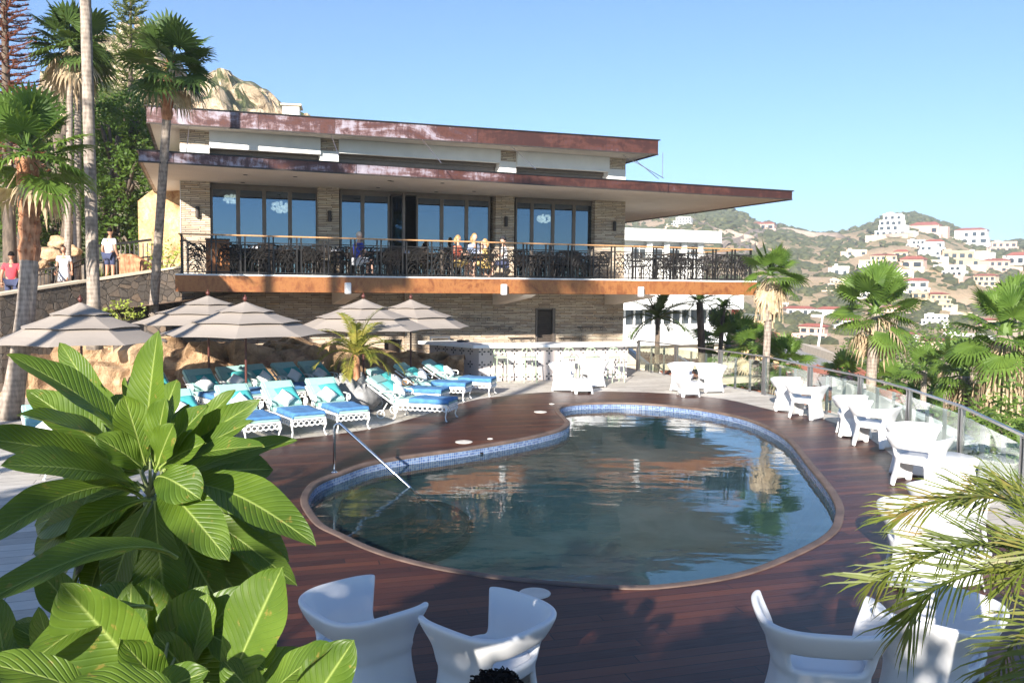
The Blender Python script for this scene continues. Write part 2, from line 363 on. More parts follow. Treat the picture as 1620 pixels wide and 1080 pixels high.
def watermat():
    g = N('pool_water'); o = g.obj()
    n1 = g.noise(1.1, o, 2, 0.4, stretch=(1.0, 2.2, 1)); n2 = g.noise(4.5, o, 3, 0.5, stretch=(1, 1.8, 1)); n3 = g.noise(0.22, o, 2, 0.5)
    amp = g.ramp(n3, [(0.42, (0.15, 0.15, 0.15)), (0.6, (1, 1, 1))])
    h = g.math('MULTIPLY', g.math('ADD', n1, g.math('MULTIPLY', n2, 0.22)), amp)
    b = g.bump(h, 0.35, 0.05)
    fr = g.n('Fresnel', IOR=1.45, Normal=b); gl = g.n('BsdfGlossy', Color=(1, 1, 1), Roughness=0.01, Normal=b)
    tr = g.n('MixShader', _0=0.12, _1=g.n('BsdfTransparent', Color=(0.7, 0.88, 0.83)).outputs[0], _2=g.n('BsdfDiffuse', Color=(0.1, 0.2, 0.19)).outputs[0])
    mx = g.n('MixShader', _0=g.math('MULTIPLY', fr.outputs[0], 1.0), _1=tr.outputs[0], _2=gl.outputs[0])
    g.t.links.new(mx.outputs[0], g.out.inputs[0]); return g.m
M['water'] = watermat()
def glassmat(name, tint, refl, rough=0.0, rc=(1, 1, 1)):
    g = N(name); fr = g.n('Fresnel', IOR=g.math('SUBTRACT', 1.5, g.math('MULTIPLY', g.n('NewGeometry').outputs['Backfacing'], 0.8333)))
    gl = g.n('BsdfGlossy', Color=rc, Roughness=rough); tr = g.n('BsdfTransparent', Color=tint)
    mx = g.n('MixShader', _0=g.math('ADD', fr.outputs[0], refl), _1=tr.outputs[0], _2=gl.outputs[0])
    g.t.links.new(mx.outputs[0], g.out.inputs[0]); return g.m
M['glass'] = glassmat('reflective_window_glass', (0.42, 0.5, 0.55), 0.13, rc=(0.6, 0.76, 0.95))
M['fenceglass'] = glassmat('clear_glass_panel', (0.86, 0.93, 0.9), 0.04)
M['winpane'] = simple('dark_window_glass', (0.04, 0.05, 0.06), 0.1, spec=0.8)
# ================================================================= POOL, DECK, PAVING
PO = [(529, 748), (505, 757), (489, 766), (478, 780), (475, 793), (480, 807), (499, 831), (532, 848), (570, 866), (615, 882), (677, 898), (750, 911), (831, 921), (923, 929), (985, 932), (1047, 931),
      (1139, 919), (1201, 904), (1254, 883), (1304, 858), (1328, 838), (1335, 817), (1334, 799), (1319, 772), (1288, 735), (1258, 699), (1228, 679), (1183, 661), (1122, 648), (1062, 640.5), (1000, 636.5), (950, 636),
      (904, 638), (884, 642), (878, 648), (883, 656), (891, 664), (893, 670), (878, 679), (825, 692), (736, 707), (647, 719), (580, 731)]
pool_out = [(p.x, p.y) for p in spline([at(x, y, 0) for x, y in PO], 5, True)]
def inset(poly, d):
    n = len(poly); out = []
    ar = sum(poly[i][0] * poly[(i + 1) % n][1] - poly[(i + 1) % n][0] * poly[i][1] for i in range(n))
    sg = 1 if ar > 0 else -1
    for i in range(n):
        a, b = poly[i - 1], poly[(i + 1) % n]; t = Vector((b[0] - a[0], b[1] - a[1])).normalized()
        out.append((poly[i][0] - t.y * d * sg, poly[i][1] + t.x * d * sg))
    return out
pool_in = inset(pool_out, 0.105)
def px_poly(lst): return [(p.x, p.y) for p in spline([at(x, y, 0) for x, y in lst], 4)]
deck_far = px_poly([(440, 696), (510, 689), (588, 677.5), (664, 658), (745, 633.5), (806, 625), (869, 620), (960, 619), (1055, 622), (1146, 631), (1221, 648), (1300, 662), (1370, 690), (1430, 735)])
deck_poly = deck_far + [(5.9, 11.2), (5.9, 9.2), (4.9, 7.2), (3.75, 5.6), (3.35, 4.2), (3.3, 2.0), (3.3, -7), (-2.6, -7), (-2.9, 2), (-3.6, 8), (-4.6, 12.5)]
sheet('wood_deck', deck_poly, [pool_out], 0.0, M['deck'])
fence_px = [(1010, 540), (1070, 547), (1140, 556), (1210, 565.5), (1282, 581), (1362, 597), (1439, 618), (1522, 646), (1622, 693)]
fence_xy = [at(x, y, 1.0) for x, y in fence_px]
fence_xy = [(p.x, p.y) for p in fence_xy] + [(6.3, 8.4), (6.0, 5.9), (5.6, 3.4)]
pave_poly = [(3.2, 33)] + [(x + 0.25, y + 0.1) for x, y in fence_xy] + [(6.0, -8), (-16, -8), (-16, 20), (-13, 22.5), (-9.8, 26), (-4, 29)]
sheet('patio_paving', pave_poly, [inset(pool_out, 0.06)], -0.012, M['pave'])
def strip_between(name, A, B, m, kind='structure', uvs=None, parent=None):
    n = len(A); b = MB(); b.add(list(A) + list(B), [(i, (i + 1) % n, n + (i + 1) % n, n + i) for i in range(n)])
    o = b.build(name, m, parent, kind=kind, fixn=False, smooth=True)
    if uvs:
        uv = o.data.uv_layers.new(name='UVMap'); L = [0]
        for i in range(n): L.append(L[-1] + (Vector(A[(i + 1) % n]) - Vector(A[i])).length)
        for pi, p in enumerate(o.data.polygons):
            i = pi; zz = [(L[i], A[i][2]), (L[i + 1], A[i][2]), (L[i + 1], B[i][2]), (L[i], B[i][2])]
            for li, q in zip(p.loop_indices, zz): uv.data[li].uv = q
    return o
b = MB(); n = len(pool_out)
ring = [(pool_out, -0.03), (pool_out, 0.008), (inset(pool_out, 0.02), 0.013), (inset(pool_out, 0.09), 0.013), (pool_in, 0.008), (pool_in, -0.045), (inset(pool_out, 0.1), -0.05)]
vs = [(p[0], p[1], z) for q, z in ring for p in q]
b.add(vs, [(k * n + i, k * n + (i + 1) % n, (k + 1) * n + (i + 1) % n, (k + 1) * n + i) for k in range(len(ring) - 1) for i in range(n)])
b.build('pool_coping', M['coping'], kind='structure', smooth=True, fixn=True)
wl = inset(pool_out, 0.105)
strip_between('pool_tile_band', [(x, y, -0.04) for x, y in wl], [(x, y, -0.36) for x, y in wl], M['mosaic'], uvs=True)
wl2 = inset(pool_out, 0.5)
strip_between('pool_wall', [(x, y, -0.36) for x, y in wl], [(x, y, -.8) for x, y in wl2], M['basin'])
sheet('pool_floor', wl2, [], -.8, M['basin'])
WZ = -0.15
sheet('pool_water', inset(pool_out, 0.1), [], WZ, M['water'])
# entry steps: quarter arcs climbing towards the handrail end
b = MB(); c0 = at(500, 790, -0.2); M['steps'] = simple('step_plaster', (0.12, 0.16, 0.13), 0.8, var=0.2, scale=2); M['stepedge'] = simple('step_edge_tile', (0.01, 0.03, 0.04), 0.5)
st = empty('pool_steps', (0, 0, 0)); tag(st, 'curved entry steps with dark edges under the water below the handrail', 'steps')
for k, (r, z) in enumerate([(.75, -0.28), (1.08, -0.4), (1.4, -0.53), (1.85, -0.66)]):
    cx, cy = c0.x + 0.35, c0.y + 0.25
    pl = []
    for i in range(49):
        a = R(-95) + R(190) * i / 48; pl.append((cx + r * math.cos(a), cy + r * math.sin(a)))
    # clip to pool by shrinking any point outside
    def inside(p, poly=wl2):
        c = False; j = len(poly) - 1
        for i in range(len(poly)):
            if (poly[i][1] > p[1]) != (poly[j][1] > p[1]) and p[0] < (poly[j][0] - poly[i][0]) * (p[1] - poly[i][1]) / (poly[j][1] - poly[i][1]) + poly[i][0]: c = not c
            j = i
        return c
    q = []
    for p in pl:
        t = 1.0
        while t > 0.05 and not inside((cx + (p[0] - cx) * t, cy + (p[1] - cy) * t)): t -= 0.03
        q.append((cx + (p[0] - cx) * t, cy + (p[1] - cy) * t))
    MB().prism(q, -.8, z).build('step', M['steps'], st)
    e = MB(); e.tube([(x, y, z + 0.004) for x, y in q], 0.045, 4); e.build('step_edge', M['stepedge'], st)

# ================================================================= BUILDING
TH = R(20); O = atd(279, 440, 23.0); O.z = 0
BR = Matrix.Translation(O) @ Matrix.Rotation(TH, 4, 'Z'); BRi = BR.inverted(); BR3i = BRi.to_3x3()
def bp(px, py, v):
    o = BRi @ CAM; d = BR3i @ ray(px, py); t = (v - o.y) / d.y; p = o + d * t; return p.x, p.z
def bu(px, v): return bp(px, 450, v)[0]
def loc(p): return BRi @ Vector(p)
def W(u, v, z=0): return BR @ Vector((u, v, z))
bld = empty('restaurant_building', O, TH, 'two-level restaurant with wide copper-edged roofs and stone pillars above the pool', 'building')
UR = bu(987, 3.2); L1 = bu(1195.5, 0); ZS0, ZS1 = 2.62, 3.06
print('UR', UR, 'L1', L1, bp(279, 461, 0), bp(1195, 469, 0), bp(1195, 446, 0), 'soffit', bp(987, 320, 3.2), bp(288, 293, 3.2))
b = MB(); b.prism([(0, 0), (L1, 0), (L1, 7.2), (UR, 7.2), (UR, 3.0), (0, 3.0)], ZS0 + 0.02, ZS1 - 0.01); b.build('balcony_slab', M['soffit'], bld)
b = MB()
b.bb(-0.03, L1 + 0.03, -0.03, 0.06, ZS0, ZS1); b.bb(-0.03, 0.06, 0.06, 3.0, ZS0, ZS1); b.bb(L1 - 0.06, L1 + 0.03, 0.06, 7.2, ZS0, ZS1)
b.build('rust_fascia', M['rust'], bld)
b = MB(); b.prism([(-0.02, -0.02), (L1 + 0.02, -0.02), (L1 + 0.02, 7.2), (UR + 0.01, 7.2), (UR + 0.01, 3.01), (-0.02, 3.01)], ZS1 + 0.002, ZS1 + 0.045); b.build('balcony_floor', M['stucco'], bld)
ZF = ZS1 + 0.045
# lower wall with openings
ud0, ud1 = bu(608, 3.2), bu(637, 3.2); ul0, ul1 = bu(847.5, 3.2), bu(878, 3.2)
zl0, zl1 = 1.0, bp(860, 487, 3.2)[1]; zd1 = bp(620, 537, 3.2)[1]
print('zl1', zl1, 'zd1', zd1)
b = MB()
b.bb(-0.2, ud0, 3.2, 3.6, -0.05, ZS0 + 0.01); b.bb(ud0, ud1, 3.2, 3.6, zd1, ZS0 + 0.01); b.bb(ud1, ul0, 3.2, 3.6, -0.05, ZS0 + 0.01)
b.bb(ul0, ul1, 3.2, 3.6, zl1, ZS0 + 0.01); b.bb(ul0, ul1, 3.2, 3.6, -0.05, 0.3); b.bb(ul1, UR, 3.2, 3.6, -0.05, ZS0 + 0.01)
b.bb(UR - 0.4, UR - 0.002, 3.6, 12, -0.05, ZS0 + 0.01)
b.build('lower_wall', M['ledge'], bld)
b = MB(); b.bb(bu(641, 2.95), bu(662, 2.95), 2.95, 3.198, -0.05, ZS0); b.build('wall_pier', M['ledge'], bld)
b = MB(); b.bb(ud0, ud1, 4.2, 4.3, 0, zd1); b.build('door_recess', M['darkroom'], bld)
dr = MB().bb(ud0 + 0.05, ud1 - 0.05, 3.45, 3.5, 0, zd1 - 0.05).build('door', M['dark'], bld)
MB().box((ud0 + 0.15, 3.43, 1.0), (0.03, 0.05, 0.18)).build('handle', M['steel'], dr)
lv = empty('louvred_shutter'); lv.parent = bld
MB().bb(ul0, ul0 + 0.06, 3.15, 3.3, 0.3, zl1).bb(ul1 - 0.1, ul1, 3.12, 3.3, 0.3, zl1).bb(ul0 + 0.06, ul1 - 0.1, 3.15, 3.3, zl1 - 0.06, zl1).build('frame', M['frame'], lv)
b = MB(); z = 0.5
while z < zl1 - 0.1:
    b.add([(ul0 + .06, 3.2, z), (ul1 - .1, 3.2, z), (ul1 - .1, 3.28, z + .06), (ul0 + .06, 3.28, z + .06), (ul0 + .06, 3.2, z + .012), (ul1 - .1, 3.2, z + .012), (ul1 - .1, 3.28, z + .072), (ul0 + .06, 3.28, z + .072)],
          [(0, 1, 2, 3), (7, 6, 5, 4), (0, 4, 5, 1), (3, 2, 6, 7)]); z += 0.075
b.build('slats', M['frame'], lv)
MB().bb(ul0, ul1, 3.4, 3.42, 0.3, zl1).build('backing', M['black'], lv)
for px in (548, 815, 1000):   # cantilever beams under the slab
    u = bu(px, 1.5); b = MB(); b.add([(u - .2, 0.1, 2.6), (u + .2, 0.1, 2.6), (u + .2, 3.2, 2.6), (u - .2, 3.2, 2.6), (u - .2, 0.5, 2.5), (u + .2, 0.5, 2.5), (u + .2, 3.2, 2.2), (u - .2, 3.2, 2.2)],
        [(0, 1, 2, 3), (7, 6, 5, 4), (0, 4, 5, 1), (1, 5, 6, 2), (2, 6, 7, 3), (3, 7, 4, 0)]); b.build('support_beam', M['soffit'], bld)
# upper floor
ZC = 5.9
pil = [(288, 334), (504, 537), (783.5, 812.5), (939.5, 987)]
pu = [(bu(a, 3.0), bu(c, 3.0)) for a, c in pil]
for k, (a, c) in enumerate(pu):
    MB().bb(a, c, 3.0, 3.6, ZF, ZC + 0.01).build('stone_pillar', M['ledge'], bld)
UL = pu[0][0]; UR2 = pu[3][1]
MB().bb(UL - 0.02, UL - 0.002, 2.98, 3.6, ZF, ZC).bb(UL, UL + 0.25, 3.6, 11, ZF, ZC).build('left_wall_stucco', M['stucco'], bld)
MB().bb(UR2 - 0.3, UR2 - 0.002, 3.6, 11, ZF, ZC).build('right_wall', M['stucco'], bld)
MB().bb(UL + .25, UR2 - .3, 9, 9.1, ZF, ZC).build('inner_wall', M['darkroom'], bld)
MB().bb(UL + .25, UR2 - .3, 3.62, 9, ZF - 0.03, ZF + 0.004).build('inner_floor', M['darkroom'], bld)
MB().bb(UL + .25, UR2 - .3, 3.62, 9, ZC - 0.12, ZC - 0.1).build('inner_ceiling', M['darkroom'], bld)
zt = 5.8; print('glass top z', zt)
def glazing(pxs, v=3.3):
    us = [bu(p, v) for p in pxs]
    MB().bb(us[0], us[-1], v - .05, v + .05, zt, ZC).build('glazing_header', M['frame'], bld)
    for a, c in zip(us, us[1:]):
        fr = MB(); w_ = 0.06
        fr.bb(a, a + w_, v - .04, v + .04, ZF, zt).bb(c - w_, c, v - .04, v + .04, ZF, zt).bb(a + w_, c - w_, v - .04, v + .04, ZF, ZF + .08).bb(a + w_, c - w_, v - .04, v + .04, zt - .07, zt)
        f = fr.build('folding_door', M['frame'], bld)
        MB().bb(a + w_, c - w_, v - .006, v + .006, ZF + .08, zt - .07).build('pane', M['glass'], f)
        MB().box((c - .03, v - .07, ZF + 1.05), (.025, .05, .16)).build('handle', M['steel'], f)
glazing([335, 378, 419, 459.5, 503]); glazing([538, 573.5, 616]); glazing([658, 698, 737, 774]); glazing([814, 840, 873, 906, 938])
u0, u1 = bu(616, 3.3), bu(658, 3.3)
MB().bb(u0, u1, 3.25, 3.35, zt, ZC).build('glazing_header', M['frame'], bld)
for du, an in ((0.06, 70), (0.2, 82), (u1 - u0 - 0.5, 96)):
    root = empty('open_door', (u0 + du, 3.25, 0), R(-an)); root.parent = bld
    MB().bb(0, .05, -.03, .03, ZF, zt).bb(.68, .73, -.03, .03, ZF, zt).bb(.05, .68, -.03, .03, zt - .07, zt).bb(.05, .68, -.03, .03, ZF, ZF + .08).build('door_frame', M['frame'], root)
    MB().bb(.05, .68, -.005, .005, ZF + .08, zt - .07).build('pane', M['glass'], root)
# clerestory
ZU = 7.62; VC = 4.3
pc = [(288, 334), (507, 536), (787.5, 813.5), (957.5, 985)]; cu = [(bu(a, VC), bu(c, VC)) for a, c in pc]
for (a, c), (px, y1, y2) in zip(cu, [(311, 206, 229.5), (521, 217, 239.5), (800, 234.5, 256), (971, 248, 268)]):
    zb = bp(px, y2, VC)[1]
    MB().bb(a, c, VC - .06, VC + .5, zb, ZU + .01).build('clerestory_pier', M['ledge'], bld)
    MB().bb(a - .0, c + .0, VC - .08, VC + .5, ZC + .2, zb - .002).build('pier_base', M['stucco'], bld)
for (a, c), yb in zip([(cu[0][1], cu[1][0]), (cu[1][1], cu[2][0]), (cu[2][1], cu[3][0])], [(420, 232.5), (660, 243.5), (880, 261)]):
    zb = bp(yb[0], yb[1], VC - .2)[1] - .13
    MB().bb(a, c, VC - .2, VC, zb, ZU + .01).build('white_beam', M['stucco'], bld)
    wf = MB().bb(a, c, VC + .3, VC + .36, zb - .1, zb + .02).build('strip_window', M['frame'], bld)
    MB().bb(a, c, VC + .4, VC + .42, ZC + .2, zb - .1).build('pane', M['frame'], wf); MB().bb(a, c, VC - .1, VC + .3, ZC + .2, ZC + .36).build('sill', M['stucco'], bld)
MB().bb(cu[0][0] - .002, cu[0][0] + .25, VC + .5, 11, ZC + .2, ZU).bb(cu[3][1] - .25, cu[3][1] - .002, VC + .5, 11, ZC + .2, ZU).build('clerestory_side_wall', M['stucco'], bld)
# roofs
def roof(name, fl, fr, z, th, depth, cap):
    a = loc(at(*fl, z)); c = loc(at(*fr, z)); A = Vector((a.x, a.y)); B = Vector((c.x, c.y))
    P = [A, B, B + Vector((0, depth)), A + Vector((0, depth))]
    rf = MB().prism([(p.x + s[0], p.y + s[1]) for p, s in zip(P, [(.05, .05), (-.05, .05), (-.05, -.05), (.05, -.05)])], z + .012, z + th - .01).build(name, M['soffit'], bld)
    fa = MB()
    for p, q in ((P[0], P[1]), (P[1], P[2]), (P[3], P[0])):
        d = (q - p).normalized(); nn = Vector((-d.y, d.x)); fa.prism([p, q, q + nn * .08, p + nn * .08], z, z + th)
    fa.build('copper_fascia', M['copper'], rf)
    cp = MB(); ctr = (P[0] + P[2]) / 2
    cp.prism([(p + (p - ctr).normalized() * cap)[:] for p in P], z + th + .002, z + th + .035); cp.build('roof_flashing', M['black'], rf)
    b = MB()
    for p, q in ((P[0], P[1]), (P[1], P[2]), (P[3], P[0])):
        d = (q - p).normalized(); nn = Vector((-d.y, d.x)); b.prism([p - nn * .02, q - nn * .02, q, p], z - .02, z + .02)
    b.build('drip_edge', M['dark'], rf)
    return rf, P
r1, RP = roof('lower_roof', (219.5, 255.4), (1253, 315.7), 5.9, 0.27, 13, .06)
r2, RP2 = roof('upper_roof', (232, 194.4), (1041, 244.4), 7.62, 0.49, 10, .08)
print('roof', RP, RP2)
# ceiling downlights under lower roof
for px, py in [(388, 277), (467, 280), (384, 289), (598, 297), (620, 287), (700, 290), (750, 303), (690, 304), (616, 286)]:
    p = loc(at(px, py, 5.9)); MB().lathe([(.055, 5.905), (.07, 5.9), (.055, 5.895)], 14, Matrix.Translation((p.x, p.y, 0))).build('downlight', M['dark'], r1)
# guy rods between the roofs
for (x1, y1), (x2, y2) in [((299, 202), (295, 240)), ((524, 214), (536, 247)), ((668, 221), (698, 258)), ((809, 232), (848, 268)), ((986, 246), (1050, 282)), ((1003, 252), (1042, 283))]:
    a = loc(at(x1, y1, 7.62)); c = loc(at(x2, y2, 6.17)); MB().tube([a, c], .012, 5).build('guy_rod', M['steel'], bld)
a = loc(at(1048, 281, 6.17)); MB().tube([a, a + Vector((0, 0, .75))], .012, 5).build('lightning_rod', M['steel'], bld)
# railing
rail = empty('balcony_railing'); rail.parent = bld
ZR = ZF; pr = []
u = 0.14; pitch = (L1 - 0.28) / 24
def arcs(seed, wdt, h):
    rg = random.Random(seed); b = MB()
    for fan in range(7):
        cx, cz = rg.uniform(-.1, wdt + .1), rg.choice([-.05, h * .3, h * .55, -.1]); sgn = rg.choice([-1, 1])
        for r_ in [0.14, 0.24, 0.34, 0.44, 0.56]:
            pts = []; a0 = rg.uniform(0, 40)
            for k in range(9):
                a = R(a0 + k * 13); x = cx + sgn * r_ * math.cos(a) * 0.9; z = cz + r_ * math.sin(a) * 1.5
                if 0 <= x <= wdt and 0 <= z <= h: pts.append((x, 0, z))
                else:
                    if len(pts) > 1: b.tube(pts, .0125, 4, False)
                    pts = []
            if len(pts) > 1: b.tube(pts, .0125, 4, False)
    return b
scr = [arcs(s, pitch - .14, .76) for s in (3, 8, 15, 22)]
scr_me = []
for k in range(24):
    x0 = u + k * pitch
    for xx in (x0, x0 + .12) if k else (x0,):
        MB().bb(xx - .02, xx + .02, .1, .14, ZR, ZR + 1.05).build('post', M['black'], rail)
    if k < 4: o = scr[k].build('leaf_screen', M['black'], rail); scr_me.append(o)
    else: o = scr_me[(k * 7) % 4].copy(); C.objects.link(o)
    o.location = (x0 + .14, .12, ZR + .09)
MB().bb(L1 - .18, L1 - .12, .09, .15, ZR, ZR + 1.05).build('post', M['black'], rail)
for k in range(5):
    y0 = .3 + k * 1.3; MB().bb(L1 - .17, L1 - .13, y0 + 1.2, y0 + 1.24, ZR, ZR + 1.05).build('post', M['black'], rail)
    for jj in (0, .62):
        o = scr_me[k % 4].copy(); C.objects.link(o); o.location = (L1 - .15, y0 + jj, ZR + .09); o.rotation_euler = (0, 0, R(90))
MB().bb(.1, L1 - .12, .105, .135, ZR + .86, ZR + .89).bb(.1, L1 - .12, .105, .135, ZR + .04, ZR + .07).bb(L1 - .165, L1 - .135, .14, 7, ZR + .86, ZR + .89).bb(L1 - .165, L1 - .135, .14, 7, ZR + .04, ZR + .07).bb(.105, .135, .14, 2.9, ZR + .86, ZR + .89).build('rails', M['black'], rail)
for k in range(3): MB().bb(.1, .14, .9 + k * .95, .94 + k * .95, ZR, ZR + 1.05).build('post', M['black'], rail)
for k in range(3):
    o = scr_me[k].copy(); C.objects.link(o); o.location = (.12, .2 + k * .9, ZR + .09); o.rotation_euler = (0, 0, R(90))
MB().bb(.06, L1 - .1, .08, .16, ZR + 1.05, ZR + 1.09).bb(L1 - .19, L1 - .11, .16, 7.1, ZR + 1.05, ZR + 1.09).bb(.08, .16, .16, 2.95, ZR + 1.05, ZR + 1.09).build('teak_handrail', M['handrail'], rail, bevel=.008)
# wall lamps on pillars, floodlights on fascia, pendants
def wall_lamp(px, py, v, label):
    u, z = bp(px, py, v); t = empty('wall_lamp', W(u, v - .07, z), TH, label, 'wall lamp', 'wall lamps on the stone pillars')
    MB().lathe([(.045, -.17), (.06, -.16), (.06, .16), (.045, .17)], 14).build('lamp_cylinder', M['dark'], t, smooth=False)
    MB().box((0, .045, 0), (.05, .06, .1)).build('bracket', M['dark'], t)
wall_lamp(312.5, 336, 3.0, 'dark cylinder wall lamp on the leftmost stone pillar'); wall_lamp(521, 342, 3.0, 'dark cylinder wall lamp on the second stone pillar from the left')
wall_lamp(799.5, 351, 3.0, 'dark cylinder wall lamp on the third stone pillar from the left'); wall_lamp(971, 358, 3.0, 'dark cylinder wall lamp on the rightmost stone pillar')
for px, py, tx in ((550, 456, 'left, above the parasols'), (796.5, 458, 'middle, above the wall shelves'), (1013, 461.5, 'right, beside the dark palms')):
    u, z = bp(px, py, -.1); t = empty('outdoor_speaker', W(u, -.14, z), TH + R(8), 'small white outdoor speaker on the rust fascia, ' + tx, 'speaker', 'white speakers on the balcony edge')
    b = MB(); b.box((0, 0, 0), (.17, .15, .33)); b.build('housing', M['plastic'], t, bevel=.03)
    MB().box((0, -.077, 0), (.12, .01, .26)).build('grille', M['pilloww'], t, bevel=.004)
    MB().box((0, .09, 0), (.04, .06, .08)).build('bracket', M['plastic'], t)
M['pend'] = N('pendant_glow').m; _b = M['pend'].node_tree.nodes['Principled BSDF']; _b.inputs['Base Color'].default_value = (.8, .8, .75, 1); _b.inputs['Emission Color'].default_value = (1, .9, .7, 1); _b.inputs['Emission Strength'].default_value = 0.7
for px, py, r, v, tx in ((366, 315, .16, 5.0, 'left pendant lamp'), (444, 328, .2, 5.0, 'second pendant lamp'), (861, 346, .17, 5.2, 'right pendant lamp')):
    u, z = bp(px, py, v); t = empty('pendant_lamp', W(u, v, z), 0, 'fluffy white ' + tx + ' glowing behind the restaurant glass', 'pendant lamp', 'pendant lamps in the dining room')
    b = MB(); rg = random.Random(px)
    for k in range(60):
        th, ph = rg.uniform(0, 6.28), rg.uniform(-1, 1); s_ = math.sqrt(1 - ph * ph); b.ico((r * 1.5 * s_ * math.cos(th), r * 1.5 * s_ * math.sin(th), r * .8 * ph), r * .28, 1)
    b.build('lamp_shade', M['pend'], t); MB().tube([(0, 0, r * .8), (0, 0, ZC - .1 - z)], .008, 5).build('cord', M['black'], t)

# ================================================================= BAR
bc = at(880, 599.7, 0); BT = R(17); bar = empty('tiled_bar', bc, BT, 'white tiled outdoor bar with black flower motifs and a white counter top', 'bar counter')
Bi = (Matrix.Translation(bc) @ Matrix.Rotation(BT, 4, 'Z')).inverted()
def barx(px):
    o = Bi @ CAM; d = Bi.to_3x3() @ ray(px, 575); return (o + d * (-o.y / d.y)).x
x0, x1 = barx(757.5), barx(991.5); print('bar', x0, x1)
M['bartile'] = simple('glazed_white_tile', (0.6, 0.53, 0.5), 0.35, var=0.04, scale=2); M['tileink'] = simple('black_tile_motif', (0.03, 0.03, 0.035), 0.35)
bl = (x0 - 1.15, 1.75)
body = MB().prism([(x0, 0), (x1, 0), (x1, .55), (x0 + .15, .55), (bl[0] + .5, bl[1] + .2), bl], -.02, 1.0).build('bar_body', M['bartile'], bar)
ink = MB(); ts = (x1 - x0) / 13
def motif(cx, cz, tf):
    for dx, dz in ((.075, 0), (-.075, 0), (0, .075), (0, -.075)):
        pts = []
        L_, Wd = .036, .024
        for k in range(10):
            a = k * .628; e1 = L_ * math.cos(a); e2 = Wd * math.sin(a)
            pts.append(tf(cx + dx + (e1 if dx else e2), cz + dz + (e2 if dx else e1)))
        ink.add(pts, [tuple(range(10))])
    for k in range(12):
        a, a2 = k * .5236, (k + 1) * .5236
        ink.add([tf(cx + r_ * math.cos(q), cz + r_ * math.sin(q)) for r_, q in ((.026, a), (.026, a2), (.034, a2), (.034, a))], [(0, 1, 2, 3)])
for i in range(14):
    for j in range(3): motif(x0 + i * ts if 0 < i < 13 else x0 + (.1 if i == 0 else -.1 + 13 * ts), .1 + j * .39, lambda a, z: (a, -.003, z))
sd = Vector((x0 - bl[0], -bl[1])); sl_ = sd.length; sd.normalize()
for i in range(1, 6):
    for j in range(3): motif(i * sl_ / 6, .1 + j * .39, lambda a, z: (bl[0] + sd.x * a + sd.y * .003, bl[1] + sd.y * a - sd.x * .003, z))
ink.build('tile_motifs', M['tileink'], bar)
MB().prism([(x0 - .25, -.28), (x1 + .22, -.28), (x1 + .22, .75), (x0 + .25, .75), (bl[0] + .7, bl[1] + .4), (bl[0] - .35, bl[1] + .1)], 1.003, 1.1).build('counter_top', M['white'], bar, bevel=.01)
def stool(label, p, rz):
    t = empty('bar_stool', p, rz, label, 'bar stool', 'pale green bar stools along the tiled bar')
    M.setdefault('sgreen', simple('pale_green_metal', (0.42, 0.52, 0.36), 0.45))
    for sx in (-1, 1):
        for sy in (-1, 1): MB().tube([(sx * .2, sy * .2, 0), (sx * .16, sy * .16, .72)], .016, 6).build('leg', M['sgreen'], t)
    MB().box((0, 0, .735), (.38, .38, .03)).build('seat', M['sgreen'], t, bevel=.01)
    b = MB(); b.tube([(-.19, -.19, .22), (.19, -.19, .22), (.19, .19, .22), (-.19, .19, .22), (-.19, -.19, .22)], .011, 5); b.build('footrest', M['sgreen'], t)
    b = MB(); b.tube([(-.16, -.17, .74), (-.16, -.19, .92), (-.1, -.2, 1.0), (0, -.2, 1.02), (.1, -.2, 1.0), (.16, -.19, .92), (.16, -.17, .74)], .014, 6); b.tube([(0, -.18, .74), (0, -.2, 1.02)], .01, 5)
    b.tube([(-.14, -.19, .85), (.14, -.19, .85)], .01, 5); b.build('backrest', M['sgreen'], t)
base = None
for px, tx in ((792, 'leftmost bar stool, in the shade behind the loungers'), (836, 'second bar stool from the left, beside the trunk shadow'), (903, 'third bar stool from the left, behind the left white armchair'), (938, 'fourth bar stool from the left, behind the right white armchair'), (974, 'rightmost bar stool at the end of the tiled bar')):
    p = at(px, 604, 0); stool('pale green metal ' + tx, p, BT + R(180))
# wall shelves (rods with rings)
for px0, px1, py, tx in ((734, 778, 502.5, 'top left, nearest the parasols'), (767, 812, 517.5, 'in the middle of the left row'), (804, 844, 534, 'lowest of the left row, beside the louvred shutter'), (884, 922, 534, 'lowest of the right row, beside the louvred shutter'), (914, 956, 517.5, 'in the middle of the right row'), (946, 986, 502, 'top right, at the wall corner')):
    (ua, z), (ub, _) = bp(px0, py, 3.12), bp(px1, py, 3.12); t = empty('wall_shelf', W((ua + ub) / 2, 3.12, z), TH, 'thin metal wall shelf, ' + tx, 'wall shelf', 'metal wall shelves')
    h = (ub - ua) / 2; MB().bb(-h, h, -.06, .06, -.008, .008).build('shelf_bar', M['frame'], t)
    for q in (-h * .75, 0, h * .75): MB().tube([(q + .05 * math.cos(a * .7), -.05, -.06 + .05 * math.sin(a * .7)) for a in range(10)], .01, 5).bb(q - .01, q + .01, -.05, .075, -.03, -.01).build('ring_holder', M['frame'], t)
